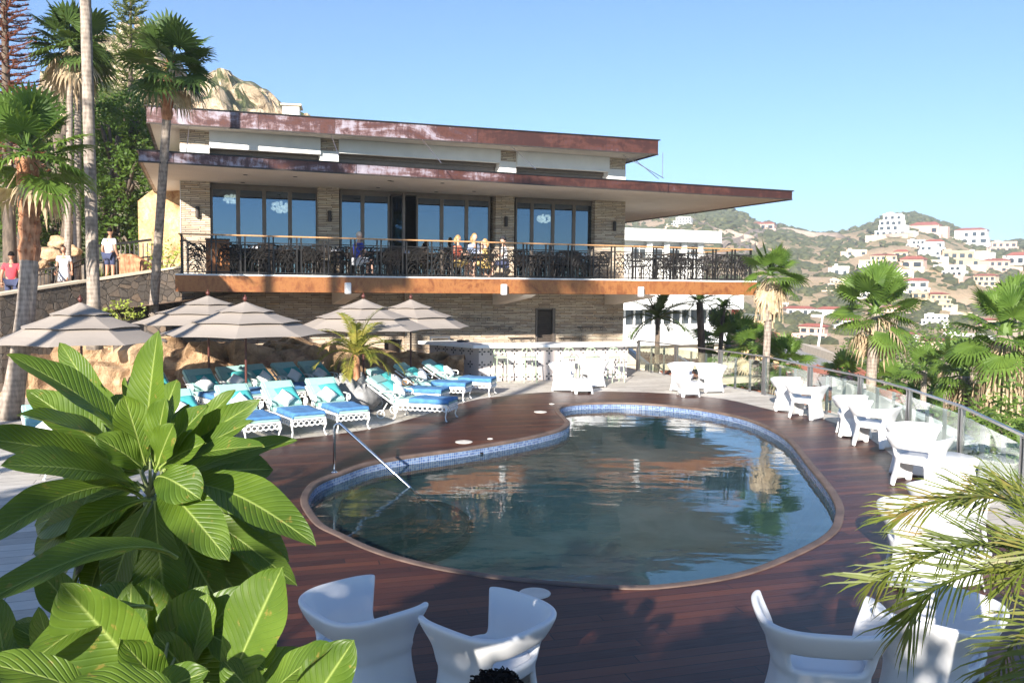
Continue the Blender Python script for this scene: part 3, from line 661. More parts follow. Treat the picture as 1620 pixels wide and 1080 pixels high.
# orange slatted board on stand
p = at(692, 590, 0); p = Vector((p.x, p.y + .9, 0)); t = empty('slatted_hatch', p, TH, 'orange slatted wooden panel in a grey metal frame beside the tiled bar', 'panel')
MB().bb(-.35, -.29, -.03, .03, 0, 1.15).bb(.29, .35, -.03, .03, 0, 1.15).bb(-.29, .29, -.03, .03, 1.08, 1.15).build('frame', M['steel'], t)
b = MB(); [b.bb(-.28 + k * .056, -.235 + k * .056, -.02, .02, .25, .78) for k in range(10)]; b.build('slats', M['orange'], t)
MB().tube([(-.12 + .24 * k / 8, 0, .8 + .12 * math.sin(math.pi * k / 8)) for k in range(9)], .02, 6).bb(-.29, .29, -.015, .015, .2, .26).build('crest', M['black'], t)
p = at(728, 541, 1.1); t = empty('folded_cloth', p + Vector((.1, .1, .004)), .3, 'small dark folded cloth lying on the counter corner', 'cloth')
b = MB(); rg = random.Random(4)
for k in range(6): b.ico((rg.uniform(-.16, .16), rg.uniform(-.06, .06), .03), .07, 2, .5, (1.4, 1, .5), rg)
b.build('cloth_folds', M['ck'], t)

# ================================================================= TERRAIN
crest = [(-400, 300), (300, 300), (800, 345), (1000, 350), (1040, 341), (1100, 334), (1150, 331), (1172, 342), (1195, 352), (1240, 362), (1285, 371), (1330, 366), (1365, 358), (1395, 343), (1425, 338), (1455, 345), (1490, 356), (1530, 376), (1570, 385), (1620, 384), (1700, 392), (1900, 410), (2600, 430)]
def crest_y(px):
    for (a, ya), (b_, yb) in zip(crest, crest[1:]):
        if px <= b_: return ya + (yb - ya) * max(0, (px - a)) / (b_ - a)
    return crest[-1][1]
CD = 640.0
def hz(x, y):
    px = 810 + F * x / max(y, 1); zc = 2.9 + (450 + .01 * (px - 810) - crest_y(px)) / F * CD
    n = noise.noise(Vector((x / 55, y / 55, 0))) * 6 + noise.noise(Vector((x / 16, y / 16, 5))) * 1.6
    if y < 150: return -9 + n * .15 + max(0, (60 - y)) * .03
    if y < CD:
        s = (y - 150) / (CD - 150); return -9 + (zc + 9) * (s ** 1.15) + n * min(1, s * 5) * min(1, (1 - s) * 4 + .12) * (1 if s < .98 else .6)
    return zc - (y - CD) * .25 + n * .1
def hit(px, py, d0=60):
    d = ray(px, py); t = d0
    while t < 1500:
        p = CAM + d * t
        if p.z < hz(p.x, p.y): return p
        t += max(.5, t * .004)
    return CAM + d * 600
ys = [2, 8, 16, 26, 40, 60, 85, 110, 140] + [150 + 490 * (k / 110) for k in range(1, 111)] + [650, 680, 740, 850, 1100, 1600]
vs = []; nc = 0; ts_ = [(-1.2 + 0.02 * k) for k in range(130)]
for y in ys:
    for t in ts_:
        x = t * max(y, 30) if y >= 30 else t * 30
        vs.append((x, y, hz(x, y) if y >= 40 else -8.5 + (0)))
nc = len(ts_)
g = N('dry_hillside'); o = g.obj(); n1 = g.noise(.018, o, 8, .62); n2 = g.noise(.12, o, 6, .7); n3 = g.noise(.5, o, 4, .7)
f = g.math('ADD', g.math('ADD', g.math('MULTIPLY', n1, .5), g.math('MULTIPLY', n2, .35)), g.math('MULTIPLY', n3, .25))
col = g.ramp(f, [(.42, (.13, .13, .06)), (.48, (.25, .21, .11)), (.54, (.4, .29, .17)), (.65, (.54, .39, .25))])
g.set(Base_Color=col, Roughness=.95, Normal=g.bump(n2, .6, 1.5)); M['hill'] = g.m
b = MB(); b.add(vs, [(r * nc + c, r * nc + c + 1, (r + 1) * nc + c + 1, (r + 1) * nc + c) for r in range(len(ys) - 1) for c in range(nc - 1)])
b.build('hills', M['hill'], kind='structure', smooth=True)
MB().bb(-40, -16.1, -20, 22, -8.6, -.02).bb(-16, 6.2, -20, -8.05, -8.6, -.02).build('ground', M['cream'], kind='structure')
# terrace retaining sides (below the fence)
fe = [(x + .25, y + .1) for x, y in fence_xy]
b = MB(); nfe = len(fe); b.add([(x, y, -.02) for x, y in fe] + [(x + .3, y + .1, -9) for x, y in fe], [(i, nfe + i, nfe + i + 1, i + 1) for i in range(nfe - 1)])
b.build('terrace_side', M['cream'], kind='structure')
# hillside roads
def road(pts, wd, name, m, lift=.8):
    P = [hit(x, y) for x, y in pts]; P = spline(P, 10); b = MB(); vs = []
    for i, p in enumerate(P):
        z0 = hz(p.x, p.y)
        vs += [(p.x, p.y - wd, hz(p.x, p.y - wd) + .3), (p.x, p.y - wd * .8, z0 + lift), (p.x, p.y + wd, z0 + lift + .6), (p.x, p.y + wd * 1.4, hz(p.x, p.y + wd * 1.4) + lift + 1.6)]
    b.add(vs, [(i * 4 + k, i * 4 + k + 1, i * 4 + 5 + k, i * 4 + 4 + k) for i in range(len(P) - 1) for k in range(3)])
    return b.build(name, m, kind='structure')
M['roadcut'] = simple('road_cut_earth', (.42, .33, .26), .95, var=.3, scale=.1)
road([(1140, 392), (1190, 378), (1235, 371), (1290, 376), (1340, 381), (1390, 376), (1440, 372)], 5, 'hillside_road', M['roadcut'])
road([(1120, 412), (1170, 404), (1200, 392), (1165, 380), (1130, 368), (1100, 352)], 4, 'hillside_road', M['roadcut'])
# rocky hill on the left
lc = [(-900, 260), (-200, 240), (-60, 235), (20, 215), (50, 185), (72, 160), (84, 122), (92, 112), (112, 96), (150, 70), (200, 62), (235, 52), (262, 56), (285, 92), (305, 132), (330, 125), (345, 113), (366, 113), (374, 126), (400, 136), (425, 148), (450, 166), (475, 178), (520, 196), (620, 220), (800, 300), (1000, 380)]
def lcy(px):
    for (a, ya), (b_, yb) in zip(lc, lc[1:]):
        if px <= b_: return ya + (yb - ya) * max(0, (px - a)) / (b_ - a)
    return lc[-1][1]
vs = []; LN = 260; LM = 46; D0, D1 = 55., 150.
for j in range(LM):
    s = j / (LM - 6); y = D0 + (D1 - D0) * s
    for i in range(LN):
        px = -600 + 1500 * i / (LN - 1); x = (px - 810) / F * y
        zc = 2.9 + (444 - lcy(px)) / F * D1; z = 4 + (zc - 4) * (min(s, 1) ** 1.05) if s <= 1 else zc - (s - 1) * 80
        p = Vector((x / 9, y / 9, z / 9)); q = p * 3.1
        rg_ = abs(noise.noise(p)) * 2 - .6 + abs(noise.noise(q)) * .9; amp = 3.2 * (1 if s < .93 else .35) * (0.25 + min(s, 1))
        vs.append((x, y - rg_ * amp * 1.4, z + rg_ * amp * (.6 if s < .93 else .5)))
b = MB(); b.add(vs, [(r * LN + c, r * LN + c + 1, (r + 1) * LN + c + 1, (r + 1) * LN + c) for r in range(LM - 1) for c in range(LN - 1)])
g = N('pale_rock_hill'); o = g.obj(); n1 = g.noise(.09, o, 8, .65); n2 = g.noise(.7, o, 8, .7, dist=.8)
nz = g.n('SeparateXYZ', _0=g.n('NewGeometry').outputs['Normal']).outputs[2]
rc = g.ramp(n2, [(.36, (.2, .13, .08)), (.47, (.55, .42, .28)), (.65, (.72, .6, .44))])
gr = g.ramp(n2, [(.4, (.05, .07, .02)), (.7, (.2, .2, .08))])
mk = g.ramp(g.math('ADD', n1, g.math('MULTIPLY', nz, .14)), [(.54, (0, 0, 0)), (.59, (1, 1, 1))])
g.set(Base_Color=g.mix(mk, rc, gr), Roughness=.95, Normal=g.bump(n2, .9, 1.0)); M['rockhill'] = g.m
b.build('rocky_hill', M['rockhill'], kind='structure')
# ================================================================= WHITE ARMCHAIRS AND TABLES
def chair_mesh():
    zs = [0.0, .03, .13, .24, .33, .385, .43, .53, .61, .69, .72]
    ax = [.325, .32, .295, .27, .26, .262, .285, .30, .345, .385, .392]
    ay = [.31, .305, .285, .265, .255, .257, .275, .29, .33, .37, .375]
    n = 32; b = MB(); vs = []
    for i, z in enumerate(zs):
        for k in range(n):
            a = 2 * math.pi * (k + .5) / n; c, s_ = math.cos(a), math.sin(a); e = .62
            x = ax[i] * math.copysign(abs(c) ** e, c); y = ay[i] * math.copysign(abs(s_) ** e, s_)
            dip = 0
            if z > .6: dip = -.02 * max(0, -s_)
            vs.append((x, y, z + dip))
    fs = []
    for i in range(len(zs) - 1):
        for k in range(n):
            a = (360 * (k + 1) / n) % 360; zl = zs[i]
            fa = abs((a - 90 + 180) % 360 - 180); ba = abs((a - 270 + 180) % 360 - 180); sa = min(abs((a + 180) % 360 - 180), abs((a - 180 + 180) % 360 - 180))
            if zl >= .43 and fa < 50: continue          # open front above the seat
            if zl == .43 and ba < 37: continue   # slot under the back
            if zl < .30 and (fa < 27 or ba < 27): continue
            if zl < .02 and sa < 38: continue            # leg arches
            if i == 9 and fa < 58: pass
            fs.append((i * n + k, i * n + (k + 1) % n, (i + 1) * n + (k + 1) % n, (i + 1) * n + k))
    b.add(vs, fs); used = sorted({i for f in b.f for i in f}); mp = {v: i for i, v in enumerate(used)}
    b.v = [b.v[i] for i in used]; b.f = [tuple(mp[i] for i in f) for f in b.f]
    return b
def seat_mesh():
    b = MB(); n = 32; rings = [(.02, .425), (.5, .42), (.9, .425), (.985, .405), (.985, .375), (.5, .37), (.02, .37)]; vs = []
    for r_, z in rings:
        for k in range(n):
            a = 2 * math.pi * (k + .5) / n; c, s_ = math.cos(a), math.sin(a); e = .62
            vs.append((r_ * .262 * math.copysign(abs(c) ** e, c), r_ * .257 * math.copysign(abs(s_) ** e, s_), z))
    b.add(vs, [(i * n + k, i * n + (k + 1) % n, (i + 1) * n + (k + 1) % n, (i + 1) * n + k) for i in range(len(rings) - 1) for k in range(n)] + [tuple(range(n)), tuple(range((len(rings) - 1) * n, len(rings) * n))])
    return b
CH = None; CG = 'white moulded armchairs around the pool'
def armchair(p, face, label, sc=1.06):
    """face: direction (radians) the sitter looks"""
    global CH
    rz = face - math.pi / 2
    if CH is None:
        CH = empty('armchair', p, rz, label, 'armchair', CG)
        chair_mesh().build('shell', M['plastic'], CH, smooth=True, solid=.045, sub=2)
        seat_mesh().build('seat', M['plastic'], CH, smooth=True, sub=1, fixn=True); o = CH
    else: o = dup(CH, p, rz, label)
    o.scale = (sc,) * 3; return o
def table_mesh():
    b = MB(); zs = [0, .08, .2, .34, .38]; hs = [.27, .255, .235, .30, .305]; n = 24; vs = []
    for z, h in zip(zs, hs):
        for k in range(n):
            a = 2 * math.pi * (k + .5) / n; c, s_ = math.cos(a), math.sin(a); e = .35
            vs.append((h * math.copysign(abs(c) ** e, c), h * math.copysign(abs(s_) ** e, s_), z))
    fs = []
    for i in range(4):
        for k in range(n):
            a = (360 * (k + 1) / n) % 360; d4 = abs((a + 45) % 90 - 45)
            if i < 1 and d4 < 24: continue
            fs.append((i * n + k, i * n + (k + 1) % n, (i + 1) * n + (k + 1) % n, (i + 1) * n + k))
    fs.append(tuple(range(4 * n, 5 * n))); return b.add(vs, fs)
TB = None
def low_table(p, rz, label):
    global TB
    if TB is None: TB = empty('low_table', p, rz, label, 'side table', 'white moulded low tables'); table_mesh().build('table_body', M['plastic'], TB, smooth=True, bevel=.012); o = TB
    else: o = dup(TB, p, rz, label)
    return o
D_ = math.radians
def rim(px, py): p = at(px, py, .76); return Vector((p.x, p.y, 0))
armchair(at(891, 617, 0), D_(-8), 'left white armchair of the pair in front of the tiled bar'); armchair(at(937, 611, 0), D_(205), 'right white armchair of the pair in front of the tiled bar')
low_table(at(922, 621, 0), D_(5), 'low white table between the armchairs in front of the bar')
armchair(at(1079, 617, 0), D_(-20), 'left white armchair of the pair between bar and fence palms'); armchair(at(1123, 619, 0), D_(195), 'right white armchair of the pair between bar and fence palms')
low_table(at(1089, 626, 0), D_(8), 'low white table of the far pair by the glass fence')
armchair(at(1246, 649, 0), D_(-15), 'far white armchair of the pair by the fence right of the palm trunk'); armchair(at(1275, 661, 0), D_(45), 'near white armchair of the pair by the fence right of the palm trunk')
armchair(at(1350, 689, 0), D_(-15), 'far white armchair of the third fence pair'); armchair(at(1382, 705, 0), D_(45), 'near white armchair of the third fence pair, beside the deck bend')
armchair(at(1446, 748, 0), D_(-40), 'white armchair mostly hidden behind the tall middle armchair'); armchair(at(1452, 768, 0), D_(42), 'white armchair with a shaded slot at the narrow part of the deck')
low_table(at(1507, 760, 0), D_(20), 'low white table at the fence beside the middle armchairs')
armchair(rim(1508, 768), D_(-60), 'white armchair seen rim-on by the fence above the palm fronds'); armchair(rim(1459, 800), D_(-20), 'white armchair half covered by the tips of the palm fronds')
p = at(1500, 862, .4); low_table(Vector((p.x, p.y, 0)), D_(20), 'low white table shaded under the palm fronds')
armchair(rim(1299, 965), D_(82), 'white armchair at the bottom right with one sunlit back', 1.08); armchair(rim(1480, 956), D_(140), 'white armchair in full shade at the bottom right corner', 1.08)
armchair(rim(577, 938), D_(40), 'white armchair dappled with sun at the bottom left of the pool', 1.03); armchair(rim(771, 960), D_(140), 'white armchair turned left with its slot showing, bottom centre', 1.03)
ch = armchair(Vector((-.06, 3.42, 0)), D_(88), 'white armchair under the curly-haired person at the bottom edge')

# ================================================================= LOUNGERS
def bez(a, b_, c, n=8): return [(Vector(a) * (1 - t) ** 2 + Vector(b_) * 2 * t * (1 - t) + Vector(c) * t * t) for t in [k / n for k in range(n + 1)]]
def lounger(label):
    t = empty('sun_lounger', (0, 0, 0), 0, label, 'sun lounger', 'white ornate sun loungers')
    m = M['wmetal']; HB = .36; BL = .68; AN = R(35)
    b = MB(); b.beam((0, -.33, .36), (1.25, -.33, .36), .03, .035).beam((0, .33, .36), (1.25, .33, .36), .03, .035).beam((1.25, -.345, .36), (1.25, .345, .36), .03, .035).beam((0, -.345, .36), (0, .345, .36), .03, .035)
    bx, bz = -math.cos(AN) * BL, math.sin(AN) * BL
    b.beam((0, -.32, .36), (bx, -.32, .36 + bz), .03, .03).beam((0, .32, .36), (bx, .32, .36 + bz), .03, .03).beam((bx, -.33, .36 + bz), (bx, .33, .36 + bz), .03, .03)
    b.build('frame', m, t)
    for x in (1.2, .08):
        for y in (-.31, .31):
            s = math.copysign(1, y); dx = .05 if x > 1 else -.05
            l = MB(); l.tube([(x, y, .35), (x + dx * .8, y + s * .03, .24), (x + dx * .1, y, .1), (x + dx * .5, y + s * .02, .02), (x + dx * 1.1, y + s * .04, .0)], [.026, .022, .014, .014, .02], 6); l.build('leg', m, t)
    b = MB()
    for y in (-.335, .335):
        for k in range(11):
            x = .08 + k * .112; b.tube([(x + .055 * math.cos(a), y, .275 + .045 * math.sin(a)) for a in [q * math.pi / 4 for q in range(9)]], .0105, 4, False)
            b.tube([(x - .05, y, .32), (x, y, .345), (x + .05, y, .32)], .009, 4, False); b.tube([(x - .055, y, .245), (x, y, .215), (x + .055, y, .245)], .01, 4, False)
    for k in range(6):
        y = -.27 + k * .108; b.tube([(1.26, y + .05 * math.cos(a), .275 + .045 * math.sin(a)) for a in [q * math.pi / 4 for q in range(9)]], .0105, 4, False); b.tube([(1.26, y - .055, .245), (1.26, y, .215), (1.26, y + .055, .245)], .01, 4, False)
    b.build('lacework', m, t)
    for s in (-1, 1):
        y = s * .37; b = MB(); pts = [Vector((-.28, y, .60)), Vector((-.1, y, .63)), Vector((.1, y, .62))] + [Vector((.14 + .06 * math.cos(R(90 - q)), y, .56 + .06 * math.sin(R(90 - q)))) for q in range(0, 300, 40)]
        b.tube(pts, [.016] * 3 + [.017] * (len(pts) - 3), 6)
        b.tube([(-.02, y, .36), (.06, y, .44), (0, y, .52), (.05, y, .61)], .012, 5); b.build('armrest', m, t)
    for s in (-1, 1):
        b = MB(); y = s * .36; b.tube([(-.25 + .09 * math.cos(a), y, .095 + .09 * math.sin(a)) for a in [q * math.pi / 6 for q in range(13)]], .012, 5, False); b.tube([(-.25, y, .1), (-.1, y, .36)], .012, 5); b.build('wheel', m, t)
    c = MB(); c.box((.6, 0, .425), (1.34, .64, .10)); c.build('seat_cushion', M['mint'], t, bevel=.03)
    c = MB(); T = Matrix.Translation((0, 0, .42)) @ Matrix.Rotation(AN, 4, 'Y'); c.box((-.385, 0, .05), (.77, .64, .10), M=T)
    for x in (-.13, -.38, -.63): c.box((x, 0, .105), (.22, .56, .02), M=T)
    c.build('back_cushion', M['mint'], t, bevel=.03)
    t.scale = (1, 1, .93); return t
def grid_cloth(nx, ny, fn):
    b = MB(); b.add([fn(i / (nx - 1), j / (ny - 1)) for j in range(ny) for i in range(nx)], [(j * nx + i, j * nx + i + 1, (j + 1) * nx + i + 1, (j + 1) * nx + i) for j in range(ny - 1) for i in range(nx - 1)]); return b
def pillow(w_, seed):
    b = MB(); n = 9
    for s in (1, -1):
        vs = []
        for j in range(n):
            for i in range(n):
                u, v = i / (n - 1) * 2 - 1, j / (n - 1) * 2 - 1; th = .11 * max(0, (1 - u ** 4)) ** .5 * max(0, (1 - v ** 4)) ** .5
                k = 1 - .09 * (1 - abs(u)) * abs(v) - .09 * (1 - abs(v)) * abs(u)
                vs.append((u * w_ / 2 * k, v * w_ / 2 * k, s * th * .75 + .01 * noise.noise(Vector((u * 2, v * 2, seed)))))
        fs = [(j * n + i, j * n + i + 1, (j + 1) * n + i + 1, (j + 1) * n + i) for j in range(n - 1) for i in range(n - 1)]
        b.add(vs, fs if s > 0 else [tuple(reversed(f)) for f in fs])
    return b
towel_me = []
for sd_ in range(3):
    def fn(u, v, sd_=sd_):
        x = .38 + u * .92; y = (v - .5) * .70; e = abs(v - .5) * 2
        z = .45 + .006 * noise.noise(Vector((x * 9, y * 9, sd_))) + .012 * max(0, math.sin(u * 9 + sd_)) * (1 if u < .5 else .4)
        if e > .93: z -= (e - .93) * 1.1 + .01 * (1 + math.sin(u * 11 + sd_)); y = math.copysign(.335, y)
        if u > .97: z -= .05; x = .38 + .97 * .92
        return (x, y, z)
    towel_me.append(grid_cloth(26, 18, fn))
L0 = None; tw = []; pt = pw = None
def place_lounger(foot, yaw, desc, white=True, k=0, teal=True, ground=True):
    """foot: ground point under the foot end; yaw: direction the feet point to"""
    global L0, pt, pw
    d = Vector((math.cos(yaw), math.sin(yaw), 0)); p = Vector(foot) - d * 1.2
    lab = 'white ornate lounger, ' + desc
    if L0 is None: L0 = lounger(lab); o = L0; o.location = p; o.rotation_euler = (0, 0, yaw)
    else: o = dup(L0, p, yaw, lab)
    if len(tw) < 3: t = towel_me[len(tw)].build('towel', M['towel'], smooth=True, solid=.012); tw.append(t)
    else: t = tw[k % 3].copy(); C.objects.link(t)
    t.location = p; t.rotation_euler = (0, 0, yaw); tag(t, 'blue towel on the lounger ' + desc, 'towel', 'blue towels on the loungers')
    if pt is None: pt = pillow(.42, 1).build('pillow', M['teal'], smooth=True); q = pt
    else: q = pt.copy(); C.objects.link(q)
    q.matrix_world = Matrix.Translation(p) @ Matrix.Rotation(yaw, 4, 'Z') @ Matrix.Translation((-.17, .09, .63)) @ Matrix.Rotation(R(36), 4, 'Y') @ Matrix.Rotation(R(6), 4, 'Z')
    tag(q, 'teal pillow on the lounger ' + desc, 'pillow', 'teal pillows')
    if pw is None: pw = pillow(.31, 3).build('pillow', M['pilloww'], smooth=True); q = pw
    else: q = pw.copy(); C.objects.link(q)
    q.matrix_world = Matrix.Translation(p) @ Matrix.Rotation(yaw, 4, 'Z') @ Matrix.Translation((.06, -.08 + .03 * (k % 3), .59)) @ Matrix.Rotation(R(46 + 7 * (k % 3)), 4, 'Y') @ Matrix.Rotation(R(38 + 6 * (k % 2)), 4, 'Z')
    tag(q, 'small white pillow on the lounger ' + desc, 'pillow', 'small white pillows')
FY = D_(-52); BY = D_(-46); RY = D_(-14)
for k, (x, y, a, dsc) in enumerate([(558, 680, FY, 'beside the stone lotus planter, front row'), (488, 689, FY, 'second left of the lotus planter, front row'), (415, 698, FY, 'third left of the lotus planter, behind leaf tips'),
        (322, 712, FY, 'front row, hidden behind the big leaves'), (185, 722, FY, 'front row at the left, glimpsed between leaves'), (110, 752, FY, 'nearest the left palm trunk, behind leaves'),
        (552, 634, BY, 'back row, nearest the lotus planter'), (511, 638, BY, 'back row, second left of the lotus planter'), (463, 643, BY, 'back row under the big parasol'), (410, 650, BY, 'back row left of the big parasol pole'),
        (360, 657, BY, 'back row beside the thin parasol pole'), (285, 668, BY, 'back row at the far left, behind leaves'),
        (712, 663, RY, 'right group, nearest the camera'), (700, 644, RY, 'right group, second from the camera'), (737, 632, RY, 'right group, third from the camera'), (777, 624, RY, 'right group, nearest the tiled bar')]):
    p = at(x, y, 0); place_lounger(p, a + R(((k * 37) % 9 - 4) * 1.1), dsc, k=k)

# ================================================================= PARASOLS
def umbrella(p, label, sc=1.0, rz=0.0, zt=2.47, ze=1.72, r0=1.72):
    t = empty('parasol', p, rz, label, 'parasol', 'taupe three-tier parasols over the loungers')
    MB().tube([(0, 0, 0), (0, 0, zt)], .026, 10).build('pole', M['ppole'], t)
    MB().lathe([(.02, zt + .01), (.03, zt + .03), (.05, zt + .06), (.05, zt + .09), (.02, zt + .12), (.012, zt + .16)], 12).build('finial', M['ppole'], t, smooth=True)
    MB().lathe([(.26, 0), (.26, .05), (.06, .1), (.05, .3), (.03, .32)], 20).build('base', M['dark'], t)
    def tier(ra, za, rb, zb, lift):
        b = MB(); n = 8; m = 6; vs = []
        for j in range(5):
            f = j / 4
            for k in range(n * m):
                a = 2 * math.pi * k / (n * m); w_ = (k % m) / m; dd = math.sin(math.pi * w_)
                rr = (ra + (rb - ra) * f) * (math.cos(math.pi / n) / math.cos((w_ - .5) * 2 * math.pi / n)); z = za + (zb - za) * f - dd * .0 + .016 * dd * (f ** 2) * lift - .022 * math.sin(math.pi * f) * (rb - ra)
                vs.append((rr * math.cos(a), rr * math.sin(a), z))
        N_ = n * m; b.add(vs, [(j * N_ + k, (j + 1) * N_ + k, (j + 1) * N_ + (k + 1) % N_, j * N_ + (k + 1) % N_) for j in range(4) for k in range(N_)]); return b
    h = zt - ze
    for ra, za, rb, zb in ((.03, zt, .62, zt - h * .30), (.5, zt - h * .30, 1.18, zt - h * .62), (1.02, zt - h * .60, r0, ze)):
        tier(ra, za, rb, zb, 1).build('canopy_tier', M['canopy'], t, solid=.006, smooth=False)
    for k in range(8):
        a = 2 * math.pi * k / 8; MB().beam((.03 * math.cos(a), .03 * math.sin(a), zt - .05), (r0 * .97 * math.cos(a), r0 * .97 * math.sin(a), ze - .01), .014, .014).build('rib', M['dark'], t)
    t.scale = (sc,) * 3; return t
p = atd(127, 476, 17.8); umbrella((p.x, p.y, 0), 'taupe parasol with palm shadow stripes at the left, behind the palm trunk', 1.0, R(8), zt=2.43, ze=1.63, r0=1.74)
p = atd(388, 478, 18.2); umbrella((p.x, p.y, 0), 'largest taupe parasol, fully sunlit over the middle loungers', 1.0, R(11), ze=1.8)
p = atd(329, 470, 20.6); umbrella((p.x, p.y, 0), 'shadow-striped taupe parasol half hidden behind the largest parasol', 1.0, R(20), zt=2.55, ze=1.9)
p = atd(575, 474, 21.2); umbrella((p.x, p.y, 0), 'taupe parasol behind the small potted palm', 1.0, R(4), zt=2.5, ze=1.77)
p = atd(650, 476, 23.2); umbrella((p.x, p.y, 0), 'taupe parasol nearest the tiled bar', 1.0, R(15), zt=2.46, ze=1.73, r0=1.62)

# ================================================================= GLASS FENCE
fn_ = empty('glass_fence'); tag(fn_, 'glass panel fence with steel posts and rail along the right side of the deck', 'fence')
FX = [Vector((x, y, 0)) for x, y in fence_xy]
for i, p in enumerate(FX):
    q = FX[min(i + 1, len(FX) - 1)] - FX[max(i - 1, 0)]; rz = math.atan2(q.y, q.x); d = q.normalized()
    b = MB()
    for s in (-.06, .06): b.box(p + d * s + Vector((0, 0, .5)), (.045, .06, 1.0), rz)
    b.box(p + Vector((0, 0, 1.005)), (.18, .07, .01), rz); b.build('post', M['steel'], fn_)
for a, c in zip(FX, FX[1:]):
    L = (c - a).length; d = (c - a).normalized(); nn = Vector((-d.y, d.x, 0))
    MB().beam(a + Vector((0, 0, 1.03)), c + Vector((0, 0, 1.03)), .05, .035).build('top_rail', M['steel'], fn_)
    MB().beam(a + d * .1 + Vector((0, 0, .5)), c - d * .1 + Vector((0, 0, .5)), .01, .8).build('glass_panel', M['fenceglass'], fn_)
    k = max(1, round(L / 1.05) - 1); k = 2 if L > 1.5 else 1
    for j in range(1, k + 1): MB().box(a + d * (L * j / (k + 1)) + nn * .045 + Vector((0, 0, .44)), (.04, .055, .88), math.atan2(d.y, d.x)).build('baluster', M['steel'], fn_)

# ================================================================= HANDRAIL, DECK LIGHTS, PLANTER
a = at(529, 748, 0); e = at(660, 776, -.2)
hr = empty('pool_handrail', a); tag(hr, 'polished steel handrail slanting from the deck into the pool', 'handrail')
v = Vector((e.x - a.x, e.y - a.y, 0)); ht = .80; pts = [Vector((0, 0, 0)), Vector((0, 0, ht - .12))] + [Vector((0, 0, ht - .12)) + v.normalized() * (.09 * (1 - math.cos(q))) + Vector((0, 0, .09 * math.sin(q))) for q in (R(30), R(60), R(90))]
pts += [v + Vector((0, 0, e.z - .05)), v * 1.22 + Vector((0, 0, -.45))]
MB().tube(pts, .022, 12).build('rail_tube', M['chrome'], hr, smooth=True)
MB().lathe([(.05, .0), (.05, .012), (.025, .03)], 16).build('floor_flange', M['chrome'], hr)
M['lid'] = simple('cream_plastic_lid', (.62, .58, .52), .5, var=.1)
for x, y, r_, tx in ((734, 699, .16, 'round cream skimmer lid set in the wood deck near the middle of the pool edge'), (855, 651.5, .15, 'round cream skimmer lid set in the deck near the pool neck'), (846, 938.5, .15, 'round drain cover behind the bottom armchair at the pool edge'),
                     (775.5, 694, .055, 'small round deck lid beside the middle skimmer lid'), (873, 639, .07, 'small round deck lid near the far pool corner')):
    t = empty('skimmer_lid', at(x, y, .001)); tag(t, tx, 'deck lid', 'round lids set in the deck')
    MB().lathe([(r_, 0), (r_, .006), (r_ * .93, .009)], 28).build('ring', M['lid'], t)
    b = MB(); b.lathe([(r_ * .88, .009), (r_ * .86, .012)], 28); b.box((0, r_ * .5, .013), (r_ * .3, r_ * .1, .003)); b.build('cover', M['lid'], t)
for x, y, tx in ((755, 713.5, 'small black skimmer slot in the blue tiles'),):
    p = at(x, y, -.1); t = MB().box((0, 0, 0), (.14, .05, .1)).box((0, -.03, -.03), (.2, .02, .03)).build('pool_inlet', M['black'], loc=(p.x, p.y - .03, p.z), rz=R(30)); tag(t, tx, 'pool inlet')
# lotus planter
pc_ = at(564, 650, 0); lp = empty('lotus_planter', pc_); tag(lp, 'grey carved stone planter shaped like a lotus bud between the loungers', 'planter')
MB().lathe([(.26, 0), (.4, .1), (.46, .3), (.43, .5), (.36, .62), (.33, .6), (.3, .5)], 28).build('bowl', M['lotus'], lp, smooth=True)
for ring_, (n_, r1_, hh, off) in enumerate([(6, .47, .66, 0), (6, .43, .76, .52), (5, .38, .82, .2)]):
    for k in range(n_):
        a0 = 2 * math.pi * k / n_ + off; b = MB(); nu, nv = 11, 12; vs = []
        for j in range(nv):
            f = j / (nv - 1); wd = .34 * (math.sin(math.pi * min(1, f * .92 + .08)) ** .6) * (1 if f < .5 else (1 - ((f - .5) * 2) ** 2.2) ** .7 if f < 1 else 0)
            rr = r1_ * (.62 + .55 * math.sin(math.pi * min(f, .62) / 1.0)) - .10 * max(0, f - .6) + (.08 * max(0, f - .85) * 4)
            for i in range(nu):
                u_ = i / (nu - 1) * 2 - 1; aa = a0 + u_ * wd / r1_ * 1.05; ridge = .012 * math.cos(u_ * 9) * (1 - f * .4) + (.018 if abs(u_) < .12 else 0)
                vs.append(((rr + ridge - .04 * u_ * u_) * math.cos(aa), (rr + ridge - .04 * u_ * u_) * math.sin(aa), .02 + f * hh))
        b.add(vs, [(j * nu + i, j * nu + i + 1, (j + 1) * nu + i + 1, (j + 1) * nu + i) for j in range(nv - 1) for i in range(nu - 1)]); b.build('petal', M['lotus'], lp, smooth=True, solid=.03)
MB().lathe([(.3, .54), (.28, .55)], 20).build('soil', M['bark'], lp)

